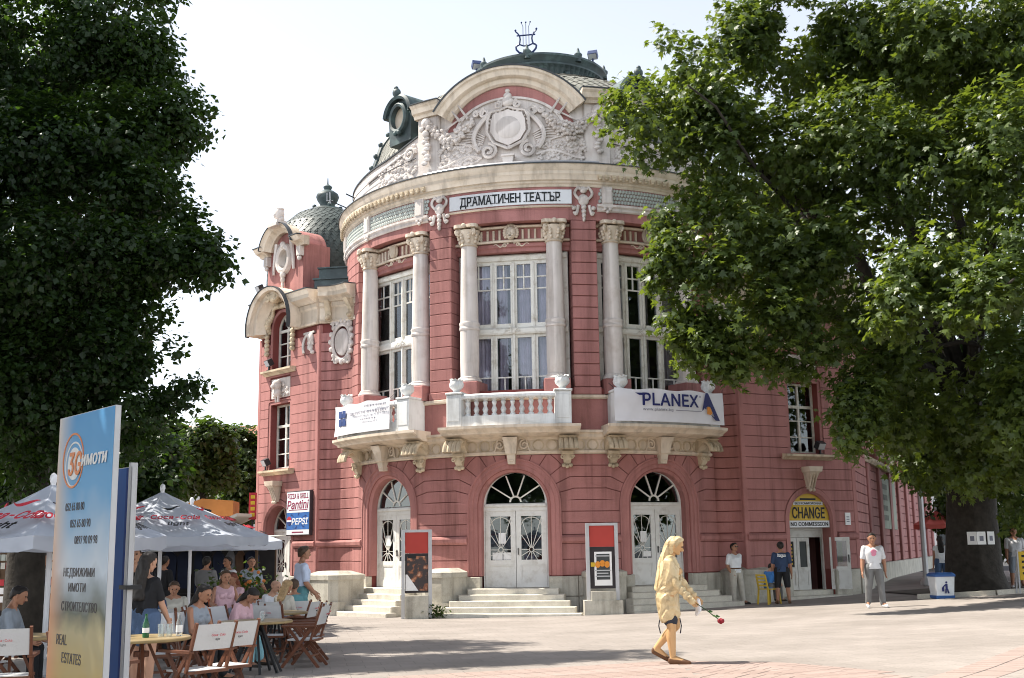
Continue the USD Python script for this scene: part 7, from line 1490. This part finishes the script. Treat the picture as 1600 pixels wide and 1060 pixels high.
spots = [(474, 17.35, -97, 'frontmost of the right-hand row, white back towards the sunlit plaza'), (478, 18.3, -94, 'second in the right-hand row, just behind the frontmost'), (474, 19.3, -90, 'third in the right-hand row'), (462, 20.0, -100, 'fourth in the right-hand row, before the guest in teal'),
         (308, 12.2, -128, 'left one of the lettered pair before the black-legged table'), (346, 12.7, -132, 'right one of the lettered pair before the black-legged table'),
         (15, 11.7, 196, 'white back towards us at the bottom left edge'), (-25, 13.4, 150, 'shaded, behind the bottom left one, cut by the edge'), (150, 10.6, 150, 'white seat showing at the bottom edge beside the blue sign panel'), (255, 14.6, 35, 'pulled up to the table with bottles, beside the denim skirt'),
         (330, 15.6, 60, 'slanted white back between the tanned guest and the round table'), (318, 17.6, 100, 'empty with its back to the shade behind the round table'), (270, 17.2, 160, 'pale-backed, near the parasol pole'), (390, 18.6, 185, 'on the far side of the black-legged table'), (425, 18.4, 170, 'beside the blonde guest at the outer table')]
c0 = make_chair()
for i, (px_, d, yaw, lb) in enumerate(spots):
    x = place(px_, d); z = ground_at(x, d); lb = 'canvas chair, ' + lb
    if i == 0:
        c0.GetPrim().GetAttribute('xformOp:translate').Set(Gf.Vec3d(x, d, z)); c0.GetPrim().GetAttribute('xformOp:rotateZ').Set(float(yaw)); tag(c0, lb, 'chair', 'directors chairs of the cafe')
    else: copy_of(c0, (x, d, z), math.radians(yaw), lb, 'directors chairs of the cafe')
def guest_chair(xp, d, face, lb): x = place(xp, d); copy_of(c0, (x, d + .0, ground_at(x, d)), math.radians(face), 'canvas chair occupied by the ' + lb, 'directors chairs of the cafe')
for a in ((300, 15.2, 70, 'tanned guest in the dark strap top'), (362, 17.6, 70, 'guest bent over the round table'), (436, 20.4, 150, 'blonde guest'), (417, 21.5, 60, 'bald guest'), (456, 20.8, 200, 'guest in teal'), (8, 14.5, 100, 'guest at the far left edge'), (232, 18.6, 40, 'guest in navy in the shade'), (392, 23.4, -60, 'guest in black'), (268, 20.0, 20, 'guest in olive in the shade')): guest_chair(*a)
def table(label, xp, d, r, h, legmat, wood='table_top', fan=False):
    x = place(xp, d); T_ = thing('round_table', label, 'table', (x, d, ground_at(x, d)))
    obj('table_top', lathe([(0, h - .035), (r - .01, h - .035), (r, h - .025), (r, h - .008), (r - .01, h), (0, h)], 32), wood, T_, 30)
    for k in range(8 if fan else 4):
        a = k * 2 * PI / (8 if fan else 4) + .4; obj('leg', bar((.06 * math.cos(a), .06 * math.sin(a), h - .04), (.36 * math.cos(a), .36 * math.sin(a), 0), .03), legmat, T_)
    obj('hub', lathe([(0, h * .72), (.08, h * .72), (.08, h * .80), (0, h * .80)], 12), legmat, T_); return x, d, ground_at(x, d) + h
t1 = table('round wooden cafe table with bottles and glasses beside the sign', 222, 12.4, .50, .71, 'chair_wood')
t2 = table('round cafe table on a fan of thin black legs', 398, 16.4, .50, .70, 'black_metal', fan=True)
t3 = table('outer cafe table near the blonde guest', 430, 19.4, .5, .71, 'black_metal', fan=True)
t4 = table('dark cafe table in the shade at the left edge', 20, 12.8, .5, .71, 'chair_wood')
MATS['bottle_green'] = usdkit.material(stage, '/World/Looks/bottle_green', {'p': ('principled_bsdf', {'base_color': (.02, .16, .06), 'roughness': .08, 'transmission_weight': .5})}, [], surface='p.BSDF')
MATS['clear_glass'] = usdkit.material(stage, '/World/Looks/clear_glass', {'p': ('principled_bsdf', {'base_color': (.9, .95, .95), 'roughness': .05, 'transmission_weight': .9, 'ior': 1.3})}, [], surface='p.BSDF')
def item(name, label, cat_, t, dx, dy, prof, mat, lab=None):
    o = thing(name, label, cat_, (t[0] + dx, t[1] + dy, t[2])); obj('vessel', lathe(prof, 16), mat, o, 40); 
    if lab: obj('label', lathe([(lab[0], lab[1]), (lab[0] + .001, lab[1]), (lab[0] + .001, lab[2]), (lab[0], lab[2])], 16), 'paper', o)
BOT = [(0, 0), (.032, 0), (.034, .01), (.034, .13), (.014, .19), (.013, .235), (.016, .24), (0, .24)]
GLS = [(0, 0), (.03, 0), (.036, .13), (.033, .13), (.028, .01), (0, .01)]
item('bottle', 'green glass bottle standing on the table with glasses', 'bottle', t1, .07, -.1, BOT, 'bottle_green', (.0345, .05, .1))
item('bottle', 'clear bottle with pale label at the right of the table with glasses', 'bottle', t1, .36, .1, BOT, 'clear_glass', (.0345, .04, .11))
for k, (dx, dy, w) in enumerate(((-.24, -.05, 'leftmost'), (.2, 0, 'middle'), (.28, .02, 'right'))): item('drinking_glass', f'{w} drinking glass on the table beside the sign', 'glass', t1, dx, dy, GLS, 'clear_glass')
item('tumbler', 'glass on the black-legged table', 'glass', t2, .1, -.1, GLS, 'clear_glass')
pm('planter_red', (.38, .10, .04), .8, .15, 6.)
x, y = place(372, 23.0), 23.0; gz = ground_at(x, y)
FB_ = thing('flower_box', 'orange-red flower box with leggy plants between the cafe and the theatre', 'flower box', (x, y, gz))
obj('box', taper(.45, .5, .55, .85, None), 'planter_red', FB_); obj('stand', [bar((a, b, 0), (a, b, .56), .05) for a in (-.4, .4) for b in (-.35, .35)], 'black_metal', FB_)
rg = np.random.default_rng(12); Pn = rg.normal(size=(500, 3)) * [.32, .28, .18] + [0, 0, 1.05]; obj('plants', leaves(Pn, .10, LEAF_LIME, rg, np.tile([0, 0, .3], (500, 1))), 'far_leaf', FB_, kind='stuff')
pm('flower_orange', (.6, .2, .05), .8, .2, 20.)
for k in range(14): p = rg.normal(size=3) * [.3, .25, .12] + [0, 0, 1.15]; obj('blossom', ball(p, .035), 'flower_orange', FB_)
# ================================================================ market stalls behind the cafe
pm('stall_dark', (.025, .022, .022), .9, .4, 3.0); pm('awning_cream', (.52, .50, .45), .9, .08, 2.0, .2, 12); pm('tarp_orange', (.42, .17, .05), .9, .15, 2.); pm('stall_wood', (.10, .06, .035), .8, .3, 6.)
GARM = []
for n, c in (('black', (.015, .015, .018)), ('navy', (.013, .017, .035)), ('wine', (.10, .015, .02)), ('grey', (.14, .14, .15)), ('white', (.6, .6, .6)), ('green', (.02, .09, .05)), ('brown', (.09, .05, .03))): pm('garment_' + n, c, .9, .2, 8.0); GARM.append('garment_' + n)
def stall(label, xl, xr, d, h, awn, rows, seed, depth=2.2):
    rg = np.random.default_rng(seed); x0, x1 = place(xl, d), place(xr, d); w = x1 - x0; xm = (x0 + x1) / 2; gz = ground_at(xm, d)
    S = thing('market_stall', label, 'market stall', (xm, d, gz))
    for sx_ in (-1, 1):
        for yy in (0, depth): obj('post', bar((sx_ * w / 2, yy, 0), (sx_ * w / 2, yy, h), .06), 'stall_wood', S)
    obj('roof', ring_sweep([np.array([(-w / 2 - .2, -.3, h), (w / 2 + .2, -.3, h), (w / 2 + .2, depth + .3, h + .08), (-w / 2 - .2, depth + .3, h + .08)]) + [0, 0, q] for q in (0, .03)]), awn, S)
    obj('valance', cbox(-w / 2 - .2, w / 2 + .2, -.33, -.305, h - .28, h + .02, .004), awn, S)
    obj('back_wall', cbox(-w / 2, w / 2, depth - .05, depth, 0, h + .06, .01), 'stall_dark', S); obj('counter', cbox(-w / 2 + .1, w / 2 - .1, .3, .9, .0, .8, .02), 'stall_dark', S)
    for yy, z in rows: obj('rail', bar((-w / 2, yy, z), (w / 2, yy, z), .03), 'steel', S)
    return S, x0, x1, gz
k = 0
for lb, xl, xr, d, h, awn, seed in (('stall hung with dark clothes under the cream PILS awning', 226, 396, 28.5, 2.12, 'awning_cream', 1), ('dark clothes stall deep in the shade behind the left parasols', 60, 215, 27.0, 2.7, 'stall_dark', 2), ('postcard stall in the shade at the far left edge', -90, 66, 23.0, 2.6, 'stall_dark', 3)):
    S, x0, x1, gz = stall(lb, xl, xr, d, h, awn, ((.15, 1.85),), seed); w = x1 - x0; rg = np.random.default_rng(seed)
    if seed == 1: obj('lettering', ftext('PILS', .17, .35, h - .12, 0, .004, True, .55).apply_transform(np.diag([1, -1, 1, 1])).apply_translation((0, -.335, 0)), 'orange_print', S)
    if seed < 3:
        nth = 0; ORD = 'first second third fourth fifth sixth seventh eighth ninth tenth eleventh twelfth thirteenth fourteenth fifteenth'.split()
        xx = -w / 2 + .2
        while xx < w / 2 - .15:
            ww = rg.uniform(.16, .3); hh = rg.uniform(.7, 1.15); p = np.array([(xx - ww * .2, .15, 1.83), (xx + ww * .2, .15, 1.83), (xx + ww * .62, .15, 1.70), (xx + ww * .5, .15, 1.83 - hh), (xx - ww * .5, .15, 1.83 - hh), (xx - ww * .62, .15, 1.70)])
            g = ring_sweep([p + [0, -.05, 0], p + [0, .05, 0]]); G_ = obj('garment', g, (gm := GARM[rg.choice(len(GARM), p=[.40, .2, .1, .12, .05, .05, .08])]), '/World'); cx_ = (x0 + x1) / 2
            UsdGeom.Xformable(G_).AddTranslateOp().Set(Gf.Vec3d(cx_, d, gz)); k += 1
            nth += 1; tag(G_, gm.split('_')[1] + ' garment, ' + ORD[nth - 1] + ' from the left on the rail of the ' + ('PILS stall' if seed == 1 else 'shaded clothes stall'), 'garment', 'garments hanging on the ' + ('PILS stall' if seed == 1 else 'shaded clothes stall')); xx += ww * 1.15 + .03
    else:
        for r in range(9):
            for c_ in range(14):
                if rg.random() < .85: obj('postcard', cbox(-w / 2 + .9 + c_ * .10, -w / 2 + .985 + c_ * .10, -.02, -.01, .75 + r * .16, .87 + r * .16, .002), ['paper', 'pepsi_blue', 'awning_cream', 'relief_grey', 'sign_red'][rg.integers(5)], S)
        obj('rack', cbox(-w / 2 + .85, w / 2 - .3, 0, .05, .6, 2.3, .01), 'stall_wood', S)
x = place(322, 40)
O_ = thing('tarpaulin', 'orange tarpaulin canopy of a stall in front of the sunlit trees', 'canopy', (x, 40, 0), .1)
obj('sheet', ring_sweep([np.array([(-.85, 0, 3.15), (.75, 0, 3.2), (.75, 0, 3.72), (-.3, 0, 3.80), (-.85, 0, 3.62)]), np.array([(-.85, 1.6, 3.15), (.75, 1.6, 3.2), (.75, 1.6, 3.72), (-.3, 1.6, 3.80), (-.85, 1.6, 3.62)])]), 'tarp_orange', O_)
obj('post', [bar((a, .1, -.3), (a, .1, 3.2), .08) for a in (-.7, .65)], 'stall_wood', O_)
x = place(344, 38)
K_ = thing('kiosk', 'cream pitched kiosk roof between the parasol and the theatre wall', 'kiosk', (x, 38, 0), -.1)
obj('roof', ring_sweep([np.array([(-.75, 0, 2.62), (.42, 0, 3.12), (.42, 2, 3.14), (-.75, 2, 2.64)]) + [0, 0, q] for q in (0, .1)]), 'awning_cream', K_); obj('wall', cbox(-.7, .38, .1, 1.9, -.3, 2.62, .01), 'stall_wood', K_)
x = place(388, 39.5)
R_ = thing('red_banner_sign', 'small upright red and yellow sign at the left corner of the theatre', 'sign', (x, 39.5, 0), .2)
obj('board', cbox(-.13, .13, -.03, .03, 3.05, 3.95, .006), 'sign_red', R_); obj('letter_patch', [cbox(-.07, .07, -.045, -.031, 3.15 + .2 * i, 3.27 + .2 * i, .003) for i in range(4)], 'sign_yellow', R_, kind='stuff'); obj('bracket', bar((0, 0, 2.2), (0, 0, 3.05), .05), 'black_metal', R_)
# ---- building far behind with a red tiled roof
pm('far_wall', (.55, .53, .50), .9, .06, .5); pm('tile_roof', (.42, .20, .13), .9, .15, 2.0)
x = place(350, 88)
H_ = thing('house', 'distant pale house with a red tiled roof behind the trees on the left', 'house', (x - 6, 88, -1), .15)
obj('wall', trimesh.creation.box((22, 10, 11), trimesh.transformations.translation_matrix((0, 5, 5))), 'far_wall', H_)
obj('roof', trimesh.creation.extrude_polygon(Polygon([(-.8, 10.5), (10.8, 10.5), (5, 13.2)]), 23, engine='earcut', transform=np.array([[0, 0, 1, -11.5], [1, 0, 0, 0], [0, 1, 0, 0], [0, 0, 0, 1.]])), 'tile_roof', H_)
for z in (2.2, 5.4, 8.6):
    for a in np.linspace(-9.5, 9.5, 9):
        f_ = obj('window', fpoly(sbox(a - .6, z - .9, a + .6, z + .9).difference(sbox(a - .48, z - .78, a + .48, z + .78)), -.02, .06).apply_transform(np.diag([1, -1, 1, 1])), 'board_white', H_); obj('pane', cbox(a - .5, a + .5, -.03, -.01, z - .8, z + .8, .002), 'panel_dark', f_)
# distant house behind the right trees
H2 = thing('house', 'distant pale building behind the trees at the right edge', 'house', (34, 92, 0), -.2)
obj('wall', trimesh.creation.box((30, 10, 9), trimesh.transformations.translation_matrix((0, 5, 4))), 'far_wall', H2); obj('roof', trimesh.creation.extrude_polygon(Polygon([(-.8, 8.5), (10.8, 8.5), (5, 11)]), 31, engine='earcut', transform=np.array([[0, 0, 1, -15.5], [1, 0, 0, 0], [0, 1, 0, 0], [0, 0, 0, 1.]])), 'tile_roof', H2)
for z in (2.0, 5.4):
    for a in np.linspace(-13, 13, 9): obj('window', cbox(a - .6, a + .6, -.06, -.01, z - .9, z + .9, .01), 'panel_dark', H2)
# ================================================================ estate agent's sign in the left foreground
MATS['estate_print'] = usdkit.material(stage, '/World/Looks/estate_print', {
    't': ('texture_coordinate', {}), 'x': ('separate_xyz', {}), 'mz': ('map_range', {'from_min': .4, 'from_max': 2.94}), 'n': ('noise_texture', {'scale': 2.2, 'detail': 5.0}), 'nz': ('math', {'math_type': 'multiply_add', 'value2': .22, 'value3': -.11}), 'ad': ('math', {'math_type': 'add'}),
    'r': ('rgb_ramp', {'ramp': [(0, (.58, .36, .08)), (.22, (.56, .39, .13)), (.38, (.50, .42, .24)), (.44, (.16, .17, .13)), (.50, (.36, .40, .42)), (.55, (.60, .66, .72)), (.66, (.38, .52, .66)), (.78, (.16, .39, .64)), (1, (.10, .32, .60))]}),
    'mx': ('map_range', {'from_min': -.54, 'from_max': -.18, 'to_min': 1.0, 'to_max': 0.0, 'clamp': True}), 'pw': ('math', {'math_type': 'power', 'value2': 1.6}), 'ro': ('rgb_ramp', {'ramp': [(0, (.72, .25, .10)), (.4, (.72, .36, .20)), (.75, (.72, .55, .42)), (1, (.66, .60, .54))]}), 'm': ('mix_color', {}), 'p': ('principled_bsdf', {'roughness': .6, 'specular_ior_level': .2})},
    [('t.object', 'x.vector'), ('x.z', 'mz.value'), ('t.object', 'n.vector'), ('n.fac', 'nz.value1'), ('mz.result', 'ad.value1'), ('nz.value', 'ad.value2'), ('ad.value', 'r.fac'), ('x.x', 'mx.value'), ('mx.result', 'pw.value1'), ('mz.result', 'ro.fac'), ('pw.value', 'm.fac'), ('r.color', 'm.a'), ('ro.color', 'm.b'), ('m.result', 'p.base_color')], surface='p.BSDF')
A1, A2 = np.array([-3.44, 8.8]), np.array([-2.74, 8.0]); yawS = math.atan2(A2[1] - A1[1], A2[0] - A1[0]); mS = (A1 + A2) / 2
S = thing('estate_sign', 'tall printed estate agent sign with orange and white ring and REAL ESTATES lettering, left foreground', 'sign', (mS[0], mS[1], 0), yawS)
def fr_s(m): m.vertices[:, 1] *= -1; return fixn(m)
obj('panel', cbox(-.54, .51, -.03, .014, .40, 2.94, .004), 'steel', S)
UsdGeom.Xformable(S)
obj('print', fr_s(fbox(-.535, .505, .0305, .034, .42, 2.935)), 'estate_print', S)
pm('ink_dark', (.07, .06, .06), .5, .1); pm('ink_white', (.72, .72, .70), .5, .05); pm('ink_orange', (.66, .20, .05), .5, .08)
for tx_, h, sc, z, w in (('052 65 80 80', .056, -.14, 2.26, .36), ('052 65 80 90', .056, -.02, 2.137, .38), ('0897 90 09 98', .056, .10, 2.018, .42), ('НЕДВИЖИМИ', .062, .0, 1.79, .58), ('ИМОТИ', .062, -.02, 1.684, .32), ('СТРОИТЕЛСТВО', .066, .03, 1.55, .66), ('REAL', .072, -.26, 1.313, .20), ('ESTATES', .072, -.06, 1.19, .36)):
    obj('lettering', fr_s(ftext(tx_, h, sc, z, .0345, .003, False, w)), 'ink_dark', S)
obj('logo_ring', fr_s(farc([(.19, .0345), (.19, .038), (.205, .038), (.205, .0345)], -.22, 2.60, 0, 2 * PI, 40)), 'ink_orange', S); obj('logo_ring', fr_s(farc([(.155, .0345), (.155, .037), (.168, .037), (.168, .0345)], -.20, 2.57, 0, 2 * PI, 40)), 'ink_white', S); obj('logo_disc', fr_s(fpoly(Point(-.2, 2.575).buffer(.12, 24), .0345, .0365)), 'ink_white', S)
obj('logo_lettering', fr_s(ftext('3G', .16, -.17, 2.575, .039, .003, True, .25, .15)), 'ink_orange', S); obj('logo_lettering', fr_s(ftext('имоти', .10, .19, 2.60, .039, .003, True, .46, .2)), 'ink_white', S)
for a in (-.4, .4): obj('leg', bar((a, .0, .2), (a, 0, .42), .06), 'steel', S)
MATS['blue_wave'] = usdkit.material(stage, '/World/Looks/blue_wave', {'t': ('texture_coordinate', {}), 'w': ('wave_texture', {'scale': .8, 'distortion': 2.0, 'detail': 1.0, 'bands_direction': 'x'}), 'r': ('rgb_ramp', {'ramp': [(.45, (.015, .05, .22)), (.55, (.045, .13, .38))]}), 'p': ('principled_bsdf', {'roughness': .65, 'specular_ior_level': .2})}, [('t.object', 'w.vector'), ('w.fac', 'r.fac'), ('r.color', 'p.base_color')], surface='p.BSDF')
S2 = thing('blue_sign_panel', 'blue wavy sign panel with a grey edge standing just behind the estate sign', 'sign', (-3.055, 8.86, 0), yawS)
obj('panel', cbox(-.52, .39, -.03, .0, .42, 2.55, .004), 'steel', S2); obj('print', fr_s(fbox(-.515, .33, .031, .034, .44, 2.545)), 'blue_wave', S2); obj('edge_post', cbox(.335, .375, -.035, .02, .40, 2.58, .006), 'steel', S2); obj('clip', cbox(.31, .44, -.06, .06, 1.66, 1.69, .004), 'black_metal', S2)
for a in (-.4, .36): obj('leg', bar((a, .0, .2), (a, 0, .44), .06), 'steel', S2)
